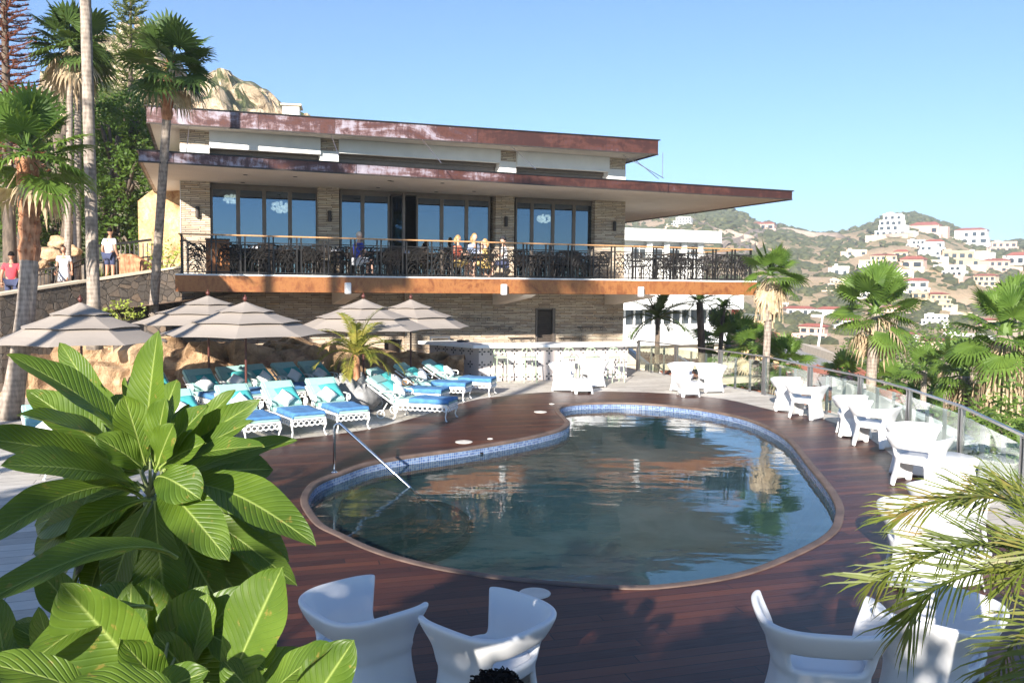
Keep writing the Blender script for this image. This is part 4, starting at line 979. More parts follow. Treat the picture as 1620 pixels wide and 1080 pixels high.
# ================================================================= PEOPLE
def skinmesh(name, pts, edges, rads, m, parent, sub=2, root=0, mat_=None):
    me = bpy.data.meshes.new(name); me.from_pydata(pts, edges, []); me.materials.append(m)
    o = bpy.data.objects.new(name, me); C.objects.link(o); o.parent = parent
    md = o.modifiers.new('skin', 'SKIN'); md.use_smooth_shade = True
    for i, v in enumerate(me.skin_vertices[0].data):
        r_ = rads[i]; v.radius = (r_, r_) if not isinstance(r_, tuple) else r_; v.use_root = (i == root)
    s = o.modifiers.new('s', 'SUBSURF'); s.levels = sub; s.render_levels = sub
    return o
def person(p, rz, label, pose='sit', skin='skin', hair='hair', top='cw', bottom='cn', dress=False, curly=False, cap=None, arm=0, scale=1.0, shoes=True):
    t = empty('person', p, rz, label, 'person'); m = M[skin]; t.scale = (scale,) * 3
    # joints; +y = forward
    if pose == 'sit':
        pv = .5; hip = (0, 0, .5); kn = [(-.11, .42, .50), (.11, .42, .50)]; an = [(-.12, .40, .09), (.12, .44, .09)]; toe = [(-.13, .56, .04), (.13, .60, .04)]
    elif pose == 'walk':
        pv = .9; hip = (0, 0, .92); kn = [(-.09, .16, .50), (.09, -.03, .48)]; an = [(-.09, .12, .09), (.09, -.26, .14)]; toe = [(-.1, .26, .04), (.1, -.14, .05)]
    else:
        pv = .9; hip = (0, 0, .92); kn = [(-.1, .02, .49), (.1, .03, .49)]; an = [(-.11, -.02, .09), (.11, 0, .09)]; toe = [(-.13, .12, .04), (.13, .14, .04)]
    Z = hip[2]
    ch_ = (0, .02, Z + .36); nk = (0, .03, Z + .52); hd = (0, .05, Z + .62); 
    if arm == 1: el = [(-.25, .12, Z + .22), (.25, .12, Z + .22)]; wr = [(-.16, .36, Z + .2), (.16, .36, Z + .2)]
    elif arm == 2: el = [(-.25, .14, Z + .24), (.25, -.06, Z + .16)]; wr = [(-.12, .24, Z + .48), (.27, .1, Z - .04)]
    else: el = [(-.24, -.03, Z + .18), (.24, -.03, Z + .18)]; wr = [(-.26, .08, Z - .06), (.26, .08, Z - .06)]
    P = [hip, (0, .01, Z + .16), ch_, nk, hd]; E = [(0, 1), (1, 2), (2, 3), (3, 4)]; RD = [(.15, .11), (.13, .095), (.16, .10), (.052, .052), (.05, .055)]
    def add(q, r_, par): P.append(q); RD.append(r_); E.append((par, len(P) - 1)); return len(P) - 1
    wi = []
    for s, sx in ((0, -1), (1, 1)):
        a1 = add((sx * .17, .02, Z + .44), .055, 2); a2 = add(el[s], .042, a1); a3 = add(wr[s], .03, a2); wi.append((a2, a3))
        h1 = add((sx * .1, .02, Z - .04), .085, 0); h2 = add(kn[s], .062, h1); h3 = add(an[s], .04, h2); add(toe[s], .036, h3)
    body = skinmesh('body', P, E, RD, m, t)
    # head with face
    hx = MB(); nu, nv = 18, 14; vs = []
    for j in range(nv):
        ph = math.pi * (j + .5) / nv
        for i in range(nu):
            th = 2 * math.pi * i / nu; x, y, z = math.sin(ph) * math.cos(th), math.sin(ph) * math.sin(th), math.cos(ph)
            jaw = 1 - .28 * max(0, -z) ** 1.2; q = [x * .075 * jaw, y * .092 * jaw, z * .118]
            if y > .6 and abs(x) < .28 and -.25 < z < .12: q[1] += .022 * (1 - abs(x) / .28) * (1 - abs(z + .1) / .3)
            vs.append(q)
    b = MB(); b.add(vs, [(j * nu + i, (j + 1) * nu + i, (j + 1) * nu + (i + 1) % nu, j * nu + (i + 1) % nu) for j in range(nv - 1) for i in range(nu)] + [tuple(range(nu)), tuple(reversed(range((nv - 1) * nu, nv * nu)))])
    hc = Vector((0, .055, Z + .71)); b.v = [tuple(Vector(v) + hc) for v in b.v]
    for s in (-1, 1): b.ico(hc + Vector((s * .076, -.005, -.005)), .022, 1, 0, (.5, 1, 1.4))
    b.build('head', m, t, smooth=True)
    e = MB()
    for s in (-1, 1): e.ico(hc + Vector((s * .03, .083, .012)), .010, 1)
    e.box(hc + Vector((0, .088, -.05)), (.042, .01, .008)); e.build('face_features', M['hair'], t)
    # hands: palm with five fingers
    for s in (0, 1):
        w0 = Vector(wr[s]); d = (w0 - Vector(el[s])).normalized(); sd2 = d.cross(Vector((0, 0, 1)));
        if sd2.length < .2: sd2 = Vector((0, 1, 0))
        sd2.normalize(); up = sd2.cross(d); hb = MB(); T = Matrix((sd2, d, up)).transposed().to_4x4(); T.translation = w0
        hb.box((0, .045, 0), (.075, .085, .028), M=T)
        for k, L in enumerate((.065, .075, .07, .055)):
            x = -.028 + k * .0185; hb.tube([T @ Vector((x, .085, 0)), T @ Vector((x, .085 + L * .55, -.004)), T @ Vector((x, .085 + L * .9, -.025))], [.0095, .009, .007], 6)
        sx = 1 if s == 0 else -1; hb.tube([T @ Vector((sx * .03, .02, 0)), T @ Vector((sx * .06, .05, -.008)), T @ Vector((sx * .066, .08, -.02))], [.012, .011, .008], 6)
        hb.build('hand', m, t, smooth=True)
    # clothes
    tp = [(0, 0, Z - .02), (0, .01, Z + .16), (0, .02, Z + .36), (0, .03, Z + .47)]; te = [(0, 1), (1, 2), (2, 3)]; tr = [(.165, .125), (.15, .115), (.178, .12), (.085, .08)]
    for s, sx in ((0, -1), (1, 1)):
        i = len(tp); tp.append((sx * .175, .02, Z + .44)); tr.append(.075); te.append((2, i)); e1 = Vector(tp[i]).lerp(Vector(el[s]), .62); tp.append(tuple(e1)); tr.append(.064); te.append((i, i + 1))
    skinmesh('shirt', tp, te, tr, M[top], t)
    if dress:
        b = MB(); b.lathe([(.14, Z + .1), (.17, Z), (.2, Z - .2), (.22, Z - .42), (.21, Z - .42), (.13, Z + .08)], 20, wave=lambda a, z: 1 + .05 * math.sin(a * 6) * (Z - z)); b.build('skirt', M[bottom], t, smooth=True)
    else:
        bp_ = [hip]; be = []; br_ = [(.165, .13)]
        for s, sx in ((0, -1), (1, 1)):
            i = len(bp_); bp_.append((sx * .1, .02, Z - .04)); br_.append(.1); be.append((0, i)); bp_.append(tuple(Vector((sx * .1, .02, Z - .04)).lerp(Vector(kn[s]), .85))); br_.append(.085); be.append((i, i + 1))
        skinmesh('shorts', bp_, be, br_, M[bottom], t)
    b = MB(); rg = random.Random(int(p[0] * 97) & 255)
    if curly:
        for k in range(620):
            th, z = rg.uniform(0, 6.283), rg.uniform(-.35, 1); q = math.sqrt(max(0, 1 - z * z)); r_ = rg.uniform(.8, 1)
            v = Vector((q * math.cos(th) * .145 * r_, q * math.sin(th) * .145 * r_ - .02, z * .14 * r_ + .03))
            if v.y > .06 and v.z < .05: continue
            c_ = hc + v; ax_ = rg.uniform(0, 6.28); b.tube([c_ + Vector((.013 * math.cos(ax_ + a), .013 * math.sin(ax_ + a), .004 * (a - 2))) for a in (0, 1.3, 2.6, 3.9)], .0045, 4)
        b.ico(hc + Vector((0, -.02, .03)), .125, 3, .15, rg=rg)
    else:
        for j in range(7):
            pass
        vs2 = []; n2 = 18
        rows = [0.02, .25, .5, .75, 1.0, 1.3, 1.6]
        for r_ in rows:
            for i in range(n2):
                th = 2 * math.pi * i / n2; lim = 1 if math.sin(th) < .25 else .55; ph = r_ * lim; vs2.append(hc + Vector((math.sin(ph) * math.cos(th) * .087, math.sin(ph) * math.sin(th) * .104 - .006, math.cos(ph) * .13)))
        b.add(vs2, [(j * n2 + i, (j + 1) * n2 + i, (j + 1) * n2 + (i + 1) % n2, j * n2 + (i + 1) % n2) for j in range(len(rows) - 1) for i in range(n2)] + [tuple(range(n2))])
        if hair == 'hairb' or dress: b.tube([hc + Vector((0, -.08, .02)), hc + Vector((0, -.11, -.08)), hc + Vector((0, -.09, -.18))], [.06, .055, .02], 8)
    b.build('hair', M[hair], t, smooth=True)
    if cap:
        b = MB(); b.lathe([(.1, 0), (.1, .05), (.08, .09), (.03, .11)], 16, Matrix.Translation(hc + Vector((0, 0, .03)))); b.box(hc + Vector((0, .13, .035)), (.13, .1, .012)); b.build('cap', M[cap], t)
    return t
RB = TH  # balcony frame
def bal(px, v): return W(bu(px, v), v, ZF)
# seated diners
person(bal(566, 1.1), RB + R(-70), 'white-haired person in a blue shirt sitting with their back to the balcony rail', 'sit', 'skinl', 'hairg', 'cb', 'cw', arm=1)
person(bal(722, 1.25), RB + R(-80), 'seated person in a rust top facing right at the balcony table', 'sit', 'skinl', 'hairb', 'cr', 'cy', arm=1)
person(bal(748, 1.9), RB + R(-150), 'woman with long brown hair and raised hand at the balcony table', 'sit', 'skinl', 'hairb', 'cl', 'cl', arm=2, scale=1.08)
person(bal(769, 1.2), RB + R(60), 'seated person in a pale yellow top between two diners on the balcony', 'sit', 'skinl', 'hairb', 'cy', 'cy', arm=1, scale=.93)
person(bal(798, 1.3), RB + R(75), 'man in a black cap and white sleeveless shirt sitting at the balcony rail', 'sit', 'skinl', 'hair', 'cw', 'cn', arm=1, cap='ck')
# walkers on the left ramp
pp = atd(101, 400, 26); person((pp.x, pp.y, 2.42), R(195), 'girl in a white shirt and short white skirt walking down the ramp', 'walk', 'skin', 'hair', 'cw', 'cw', dress=True, scale=.86)
pp = atd(173, 400, 26); person((pp.x, pp.y, 2.80), R(-15), 'man in a white T-shirt and dark trousers standing on the ramp, seen from behind', 'stand', 'skin', 'hair', 'cw', 'cn', scale=.97)
pp = atd(18, 430, 24.5); person((pp.x, pp.y, 1.95), R(20), 'person in a pink shirt partly hidden behind the leaning palm trunk', 'stand', 'skin', 'hair', 'cp', 'cn')
person((-.055, 3.46, -.035), R(0), 'person with dark curly hair sitting at the bottom edge with only the hair in view', 'sit', 'skin', 'hair', 'cn', 'cn', curly=True, scale=.95)

# ================================================================= BALCONY FURNITURE
def din_chair():
    t = empty('dining_chair', (0, 0, 0)); m = M['dark']
    for x in (-.2, .2):
        for y in (-.2, .2): MB().tube([(x, y, 0), (x * .92, y * .92, .44)], .018, 6).build('leg', m, t)
    MB().box((0, 0, .455), (.46, .46, .04)).build('seat', m, t, bevel=.01)
    b = MB(); b.tube([(-.22, -.21, .47), (-.23, -.27, .9)], .018, 6).tube([(.22, -.21, .47), (.23, -.27, .9)], .018, 6)
    for k in range(7): b.beam((-.22, -.22 - k * .008, .54 + k * .055), (.22, -.22 - k * .008, .54 + k * .055), .015, .03)
    b.build('backrest', m, t)
    for s in (-1, 1): MB().tube([(s * .22, -.24, .66), (s * .25, 0, .66), (s * .23, .2, .64), (s * .2, .2, .46)], .014, 5).build('armrest', m, t)
    return t
def din_table():
    t = empty('dining_table', (0, 0, 0)); MB().box((0, 0, .735), (.9, .9, .035)).build('table_top', M['dark'], t, bevel=.006)
    MB().lathe([(.28, 0), (.28, .03), (.04, .06), (.035, .72)], 16).build('pedestal', M['black'], t); return t
dc = dt = None; TG = 'dark dining tables on the balcony'; KG = 'dark woven chairs around the balcony tables'
def fdesc(k, row): return ['leftmost', 'second', 'third', 'fourth', 'fifth', 'sixth', 'seventh', 'eighth', 'ninth', 'tenth'][k] + (' from the left' if k else '')
nap = None
for row, (v0, pxs) in enumerate(((1.35, [400, 475, 590, 695, 760, 850, 925, 1035, 1095, 1150]), (2.35, [440, 530, 640, 880]))):
    for k, px in enumerate(pxs):
        c_ = bal(px, v0); rzt = RB + R(45 if k % 2 else 0); rw = 'balcony rail row' if row == 0 else 'inner balcony row'
        lab = f'dark square dining table, {fdesc(k, row)} in the {rw}'
        if dt is None: dt = din_table(); tag(dt, lab, 'dining table', TG); dt.location = c_; dt.rotation_euler = (0, 0, rzt); t_ = dt
        else: t_ = dup(dt, c_, rzt, lab)
        for j, an in enumerate((20, 110, 200, 290)):
            if px in (590,) and j == 2: continue
            if px == 760: continue
            a = RB + R(an + 9 * ((k + j) % 3)); pos = c_ + Vector((math.cos(a), math.sin(a), 0)) * .68
            if (BRi @ pos).y < .42: pos = BR @ Vector(((BRi @ pos).x, .42, ZF))
            side = ['right', 'far', 'left', 'near'][j]; lab = f'dark slatted chair on the {side} side of the {fdesc(k, row)} table, {rw}'
            if len(lab.split()) > 16: lab = f'dark slatted chair, {side} side, {fdesc(k, row)} table, {rw}'
            if dc is None: dc = din_chair(); tag(dc, lab, 'dining chair', KG); dc.location = pos; dc.rotation_euler = (0, 0, a + R(90)); dc['group'] = KG
            else: dup(dc, pos, a + R(90), lab)
        if k % 2 == 0 or row:
            b = MB()
            for q in range(3): b.add([(-.1 + .1 * q, -.08, .001), (-.02 + .1 * q, -.08, .001), (-.02 + .1 * q, .02, .001), (-.06 + .1 * q, -.03, .11)], [(0, 1, 3), (1, 2, 3), (2, 0, 3), (0, 2, 1)])
            if nap is None: nap = b.build('napkin', M['cw']); n_ = nap
            else: n_ = nap.copy(); C.objects.link(n_)
            n_.location = c_ + Vector((0, 0, .754)); tag(n_, f'white folded napkin set on the {fdesc(k, row)} table of the {rw}', 'napkin', 'napkins on the balcony tables')
# rusty patterned host stand
c_ = bal(345, .55); t = empty('menu_stand', c_, RB, 'rust-brown cut-metal stand at the left end of the balcony', 'stand')
MB().box((0, 0, .47), (.62, .35, .94)).build('stand_body', M['rust'], t, bevel=.01); MB().box((0, 0, .96), (.66, .4, .04)).build('stand_top', M['dark'], t)
# ================================================================= PALMS AND TREES
def fan_leaf(b, base, d, L, droop, rg, up=None, seg=20, spread=128, petiole=.52):
    """one pleated fan leaf: petiole from base along d, then a blade of segments"""
    d = Vector(d).normalized(); side = d.cross(Vector((0, 0, 1)))
    if side.length < .1: side = Vector((1, 0, 0))
    side.normalize(); nrm = side.cross(d).normalized()
    tw_ = rg.uniform(-.5, .5); side = (side * math.cos(tw_) + nrm * math.sin(tw_)).normalized(); nrm = side.cross(d).normalized()
    hub = Vector(base) + d * L * petiole + Vector((0, 0, -droop * L * .08))
    b.tube([base, (Vector(base) + hub) / 2 + Vector((0, 0, .03 * L)), hub], [.02 * L + .008, .012, .01], 4, False)
    bl = L * .56; vs = []; fs = []; k0 = len(b.v)
    prevtip = None
    for i in range(seg):
        a = R(-spread + 2 * spread * (i + .5) / seg); wa = R(2 * spread / seg) * .62
        ln = bl * (.78 + .22 * math.cos(a * .9)) * rg.uniform(.88, 1.05); dv = (d * math.cos(a) + side * math.sin(a)).normalized(); sv = (side * math.cos(a) - d * math.sin(a))
        z_ = (.05 if i % 2 else -.05)
        p1 = hub + dv * ln * .6 + Vector((0, 0, -droop * ln * .05)); p2 = hub + dv * ln * .84 + Vector((0, 0, -droop * ln * .2)); p3 = hub + dv * ln + Vector((0, 0, -droop * ln * .55)) + sv * rg.uniform(-.05, .05) * ln
        w1 = ln * .6 * math.tan(wa * .9); w2 = w1 * .5; c = len(vs)
        vs += [hub, p1 - sv * w1 + nrm * z_ * ln * .2, p1 + nrm * ln * .03, p1 + sv * w1 - nrm * z_ * ln * .2, p2 - sv * w2, p2 + sv * w2, p3]
        fs += [(c, c + 1, c + 2), (c, c + 2, c + 3), (c + 1, c + 4, c + 5, c + 3), (c + 4, c + 6, c + 5)]
    b.add(vs, fs)
def fan_palm(name, crown, base, r, label, n=34, trunk_r=.16, skirt=0, seed=1, m='palmleaf', lean=None, top_dead=.25, trunkm='trunk', group=None, cat='palm tree', tr2=None, boots=0, seg=20, upbias=.35):
    rg = random.Random(seed); crown = Vector(crown); base = Vector(base)
    t = empty(name, base, 0, label, cat, group); O_ = base
    c0 = crown - O_; pts = []
    for k in range(9):
        f = k / 8; q = c0 * f + (Vector(lean) * math.sin(math.pi * f) if lean else Vector((0, 0, 0))); pts.append(q)
    pts[-1] = pts[-1] - c0.normalized() * .12 * r
    MB().tube(pts, [trunk_r * (1.25 - .35 * (k / 8) ** .5 + (.25 if k == 0 else 0)) for k in range(9)], 14).build('trunk', M[trunkm], t, smooth=True)
    if boots:
        bt = MB(); kk = [1 - boots + boots * q / 10 for q in range(10)]; P_ = [c0 * f + (Vector(lean) * math.sin(math.pi * f) if lean else Vector((0, 0, 0))) for f in kk]; bt.tube(P_, [trunk_r * (1.0 + .22 * (q % 2) + .1 * q / 10) for q in range(10)], 11)
        for q in range(int(70 * boots / .2)):
            f = rg.random(); i = min(8, int(f * 9)); p = P_[i].lerp(P_[i + 1], f * 9 - i); a = rg.uniform(0, 6.283); d = Vector((math.cos(a), math.sin(a), .9)); p = p + d * trunk_r * .9; w_ = Vector((-math.sin(a), math.cos(a), 0)) * .03; bt.add([p - w_, p + w_, p + d * .09 + w_ * .4, p + d * .09 - w_ * .4], [(0, 1, 2, 3)])
        bt.build('trunk_boots', M['trunkred'], t)
    b = MB(); b.tube([c0 - Vector((0, 0, .3 * r)), c0 - Vector((0, 0, .05 * r)), c0 + Vector((0, 0, .3 * r))], [trunk_r * .95, trunk_r * .8, .01], 8)
    for k in range(n):
        az = k * 2.399 + rg.uniform(-.35, .35); f = (k + .5) / n; el = R(82 - 122 * f) + rg.uniform(-.2, .2)
        d = Vector((math.cos(el) * math.cos(az), math.cos(el) * math.sin(az), math.sin(el) + upbias * .1)); fan_leaf(b, c0 + Vector((0, 0, -.1 * r * f)), d, r * rg.uniform(.8, 1.15), .1 + .7 * f * f, rg, seg=seg)
    b.build('crown', M[m], t)
    if skirt or top_dead:
        b = MB(); ns = int(n * top_dead)
        for k in range(ns):
            az = k * 2.399 + .7; el = R(rg.uniform(-70, -35)); d = Vector((math.cos(el) * math.cos(az), math.cos(el) * math.sin(az), math.sin(el))); fan_leaf(b, c0 + Vector((0, 0, -.15 * r)), d, r * rg.uniform(.7, .95), 1.1, rg, seg=14, spread=100)
        if skirt:
            for k in range(int(90 * skirt)):
                az = rg.uniform(0, 6.283); z0 = -.15 * r - rg.random() ** 1.4 * skirt * .7; st_ = c0 + Vector((math.cos(az) * trunk_r * 1.1, math.sin(az) * trunk_r * 1.1, z0)); ou = rg.uniform(.12, .34) * r
                L = rg.uniform(.5, .9) * skirt; e_ = st_ + Vector((math.cos(az) * ou, math.sin(az) * ou, -L)); mid = st_ + Vector((math.cos(az) * ou * .9, math.sin(az) * ou * .9, -L * .35))
                wv = Vector((-math.sin(az), math.cos(az), 0)) * rg.uniform(.01, .035); i = len(b.v)
                b.add([st_ - wv * .4, st_ + wv * .4, mid + wv, mid - wv, e_ + wv * .5 + Vector((rg.uniform(-.04, .04), rg.uniform(-.04, .04), 0)), e_ - wv], [(0, 1, 2, 3), (3, 2, 4, 5)])
        b.build('dead_fronds', M['straw'], t)
    return t
def feather(b, base, d, L, droop, rg, n=34, ll=.28, wl=.014, vee=.5, curl=0, start=.12):
    base = Vector(base); d = Vector(d).normalized(); pts = [base]; cur = d.copy()
    for k in range(12):
        cur = (cur + Vector((0, 0, -droop * .045 * (1 + k * .18)))).normalized(); pts.append(pts[-1] + cur * L / 12)
    b.tube(pts, [.016 * L * (1 - .9 * k / 12) + .002 for k in range(13)], 5, False)
    for k in range(n):
        f = start + (1 - start) * k / (n - 1); x = f * 12; i = min(11, int(x)); p = pts[i].lerp(pts[i + 1], x - i); t = (pts[i + 1] - pts[i]).normalized()
        s_ = t.cross(Vector((0, 0, 1))).normalized(); u_ = s_.cross(t)
        for sg in (-1, 1):
            l = ll * (.55 + .45 * math.sin(math.pi * (f * .8 + .15))) * rg.uniform(.85, 1.1); fw = .55 + .5 * f
            dv = (s_ * sg + t * fw + u_ * vee * rg.uniform(.5, 1.3)).normalized(); q1 = p + dv * l * .5; q2 = p + dv * l + Vector((0, 0, -droop * l * .16)); wv = dv.cross(u_ + s_ * sg * .3).normalized() * wl
            b.add([p - wv * .4, p + wv * .4, q1 + wv, q1 - wv, q2], [(0, 1, 2, 3), (3, 2, 4)])
def feather_palm(name, crown, base, L, label, n=16, m='palmdark', seed=2, tr=.12, droop=1.0, cat='palm tree', group=None, trunkm='bark', ll=.3, el0=75, el1=-15, nl=34, wl=.014):
    rg = random.Random(seed); base = Vector(base); c0 = Vector(crown) - base; t = empty(name, base, 0, label, cat, group)
    MB().tube([c0 * f + Vector((math.sin(f * 3) * .08 * c0.length / 4, 0, 0)) for f in [k / 6 for k in range(7)]], [tr * (1.2 - .35 * k / 6) for k in range(7)], 10).build('trunk', M[trunkm], t, smooth=True)
    b = MB(); c1 = c0 + Vector((math.sin(3) * .08 * c0.length / 4, 0, 0))
    for k in range(n):
        f = (k + .5) / n; az = k * 2.399 + rg.uniform(-.2, .2); el = R(el0 + (el1 - el0) * f); feather(b, c1, (math.cos(el) * math.cos(az), math.cos(el) * math.sin(az), math.sin(el)), L * rg.uniform(.85, 1.1), droop, rg, nl, ll, wl)
    b.build('crown', M[m], t); return t
def leaf_cloud(b, c, rad, n, size, rg, lump=1.6, seed=0, shell=.5):
    c = Vector(c); k = 0; tries = 0
    while k < n and tries < n * 6:
        tries += 1; v = Vector((rg.gauss(0, 1), rg.gauss(0, 1), rg.gauss(0, 1))).normalized(); r_ = rg.uniform(shell, 1) ** .6
        q = Vector((v.x * rad[0], v.y * rad[1], v.z * rad[2])); nn = noise.noise((c + q) * lump / max(rad) * 1.3 + Vector((seed, 0, 0)))
        if nn < -.12: continue
        p = c + q * (r_ * (1 + nn * .35)); k += 1
        a = Vector((rg.gauss(0, 1), rg.gauss(0, 1), rg.gauss(0, .6))).normalized(); s_ = a.cross(Vector((rg.gauss(0, 1), rg.gauss(0, 1), rg.gauss(0, 1)))).normalized(); sz = size * rg.uniform(.6, 1.3)
        b.add([p - a * sz, p - s_ * sz * .45, p + a * sz, p + s_ * sz * .45], [(0, 1, 2, 3)])
def tree(name, base, blobs, label, tr=.2, n=2500, size=.09, m='treeleaf', seed=1, cat='tree', group=None):
    rg = random.Random(seed); base = Vector(base); t = empty(name, base, 0, label, cat, group); b = MB(); tb = MB()
    h = min(q[0].z for q in blobs) - base.z
    tb.tube([(0, 0, 0), (.06 * h, .02, h * .5), (0, 0, h)], [tr * 1.3, tr, tr * .8], 9)
    tot = sum(q[1][0] * q[1][2] for q in blobs)
    for c, rad in blobs:
        q = Vector(c) - base; tb.tube([(0, 0, h * .8), (q.x * .4, q.y * .4, (h + q.z) * .5), q], [tr * .7, tr * .4, tr * .12], 6); leaf_cloud(b, q, rad, int(n * rad[0] * rad[2] / tot), size, rg, seed=seed)
        for k in range(5): e_ = q + Vector((rg.uniform(-1, 1) * rad[0], rg.uniform(-1, 1) * rad[1], rg.uniform(-1, 1) * rad[2])) * .75; tb.tube([q * .75, (q + e_) / 2 + Vector((0, 0, .1)), e_], [tr * .3, tr * .18, tr * .05], 5)
    tb.build('trunk', M['bark'], t, smooth=True); b.build('crown', M[m], t); return t
def shrub(name, p, r, label, m='shrubleaf', n=500, size=.07, h=.8, seed=1, cat='shrub', group=None):
    rg = random.Random(seed); t = empty(name, p, 0, label, cat, group); b = MB(); leaf_cloud(b, (0, 0, r * h * .8), (r, r, r * h), n, size, rg, seed=seed, shell=.2)
    s_ = MB()
    for k in range(7): a = k * .9; s_.tube([(0, 0, 0), (r * .3 * math.cos(a), r * .3 * math.sin(a), r * h * .6), (r * .6 * math.cos(a), r * .6 * math.sin(a), r * h)], [.02, .014, .006], 5)
    s_.build('stems', M['bark'], t); b.build('foliage', M[m], t); return t
def yucca(p, r, label, m='palmyel', seed=1, n=60, group=None):
    rg = random.Random(seed); t = empty('spiky_plant', p, 0, label, 'plant', group); b = MB()
    for k in range(n):
        az = rg.uniform(0, 6.283); el = R(rg.uniform(5, 88)); d = Vector((math.cos(el) * math.cos(az), math.cos(el) * math.sin(az), math.sin(el))); s_ = d.cross(Vector((0, 0, 1.01))).normalized() * .022 * r * 1.5; L = r * rg.uniform(.75, 1.05)
        b.add([-s_ * .6, s_ * .6, d * L * .5 + s_, d * L * .5 - s_, d * L + Vector((0, 0, -.05 * L))], [(0, 1, 2, 3), (3, 2, 4)])
    b.build('blades', M[m], t); return t

# ---- left side ground, ramp, walls
def upz(x, y): return 2.0 + max(0, (x + 14)) * .12 + max(0, y - 26) * .08
wt = [atd(-220, 489, 19.0), atd(-60, 475, 20.5), atd(0, 464, 21.0), atd(136, 443, 23.0), atd(244, 427, 24.3), atd(287, 420, 24.6)]
b = MB(); P0 = [Vector((p.x, p.y, 0)) for p in wt]
for i, (p, q) in enumerate(zip(wt, wt[1:])):
    d = (q - p); d.z = 0; d.normalize(); nn = Vector((-d.y, d.x, 0)) * .35; z0, z1 = p.z, q.z
    vs = [(p.x, p.y, -.5), (q.x, q.y, -.5), (q.x, q.y, z1 - .06), (p.x, p.y, z0 - .06)]; vs += [tuple(Vector(v) + nn) for v in vs]
    b.add(vs, [(0, 1, 2, 3), (7, 6, 5, 4), (3, 2, 6, 7)] + ([(0, 3, 7, 4)] if i == 0 else []) + ([(1, 5, 6, 2)] if i == len(wt) - 2 else []))
rw = empty('retaining_wall'); tag(rw, 'rubble stone retaining wall, coloured as tree-shaded, rising along the ramp left of the restaurant', 'stone wall'); b.build('rubble_wall', M['rubble'], rw)
b = MB()
for p, q in zip(wt, wt[1:]):
    d = (q - p); d.z = 0; d.normalize(); nn = Vector((-d.y, d.x, 0)); vs = [Vector(p) - nn * .04 + Vector((0, 0, -.058)), Vector(q) - nn * .04 + Vector((0, 0, -.058)), Vector(q) + nn * .39 + Vector((0, 0, -.058)), Vector(p) + nn * .39 + Vector((0, 0, -.058))]
    vs += [v + Vector((0, 0, .06)) for v in vs]; b.add(vs, [(3, 2, 1, 0), (4, 5, 6, 7), (0, 1, 5, 4), (1, 2, 6, 5), (2, 3, 7, 6), (3, 0, 4, 7)])
b.build('wall_cap', M['cream'], rw)
b = MB(); gx = []; 
for j in range(14):
    for i in range(30):
        x = -46 + i * 1.3; y = 21.6 + j * 3.2 + (x + 14) * .32 * (1 if x < -9 else 1); zz = 2.0 + (x + 14) * .14 if x > -14 else 2.0 + (x + 14) * .05
        gx.append((x, y, min(zz, 2.9) - .35 + j * .14 + (.25 * noise.noise(Vector((x * .5, y * .5, 0))) if j > 3 else 0)))
b.add([v for v in gx], [(j * 30 + i, j * 30 + i + 1, (j + 1) * 30 + i + 1, (j + 1) * 30 + i) for j in range(13) for i in range(29)])
M['soil'] = simple('dry_soil', (.3, .19, .12), .95, var=.5, scale=1.2, bump=.5, bscale=12)
b.build('upper_ground', M['soil'], kind='structure')
# ramp fence (black) behind the wall
rf = empty('ramp_fence'); tag(rf, 'black metal fence along the walkway behind the people on the left', 'fence')
fp = [atd(38, 455, 23.6), atd(52, 450, 24.5), atd(115, 432, 27), atd(135, 425, 27.5)]
fp = [Vector((p.x, p.y, z)) for p, z in zip(fp, (1.95, 2.05, 2.3, 2.5))]
for p, q in zip(fp, fp[1:]):
    MB().beam(p + Vector((0, 0, 1.1)), q + Vector((0, 0, 1.1)), .05, .04).beam(p + Vector((0, 0, .95)), q + Vector((0, 0, .95)), .03, .03).beam(p + Vector((0, 0, .1)), q + Vector((0, 0, .1)), .03, .03).build('rail', M['black'], rf)
    k = max(2, int((q - p).length / .22))
    for j in range(k + 1): c_ = p.lerp(q, j / k); MB().box(c_ + Vector((0, 0, .55)), (.02 if j % k else .06, .02 if j % k else .06, 1.1)).build('picket', M['black'], rf)
q0, q1 = atd(148, 390, 27.6), atd(240, 384, 28.5)
MB().beam((q0.x, q0.y, q0.z), (q1.x, q1.y, q1.z + .1), .06, .08).beam((q0.x, q0.y, q0.z - .55), (q1.x, q1.y, q1.z - .45), .05, .05).build('rail', M['black'], rf)
for k in range(14): c_ = q0.lerp(q1, k / 13); MB().box((c_.x, c_.y, c_.z - .5), (.03, .03, 1.0)).build('picket', M['black'], rf)
# tan stone tower wall beside the restaurant
a, c = atd(213, 310, 30), atd(290, 300, 28.0)
tw_o = empty('tan_stone_wall', (0, 0, 0)); tag(tw_o, 'tall tan and rust stone wall with sloping top left of the restaurant', 'stone wall')
a0, a1 = atd(218, 318, 29.5), atd(252, 292, 29.0); c1 = atd(292, 288, 28.6)
def wall_poly(ps, zb, dy, name, m, par):
    b = MB(); n = len(ps); v = [tuple(p) for p in ps] + [(p[0], p[1], zb) for p in reversed(ps)]; m_ = len(v); v2 = [(x, y + dy, z) for x, y, z in v]
    b.add(v + v2, [tuple(reversed(range(m_))), tuple(range(m_, 2 * m_))] + [(i, (i + 1) % m_, m_ + (i + 1) % m_, m_ + i) for i in range(m_)]); return b.build(name, m, par, fixn=True)
wall_poly([a0, a1, c1], 1.5, .5, 'wall_face', M['tanstone'], tw_o)
h0, h1 = atd(195, 430, 28.2), atd(262, 396, 27.6)
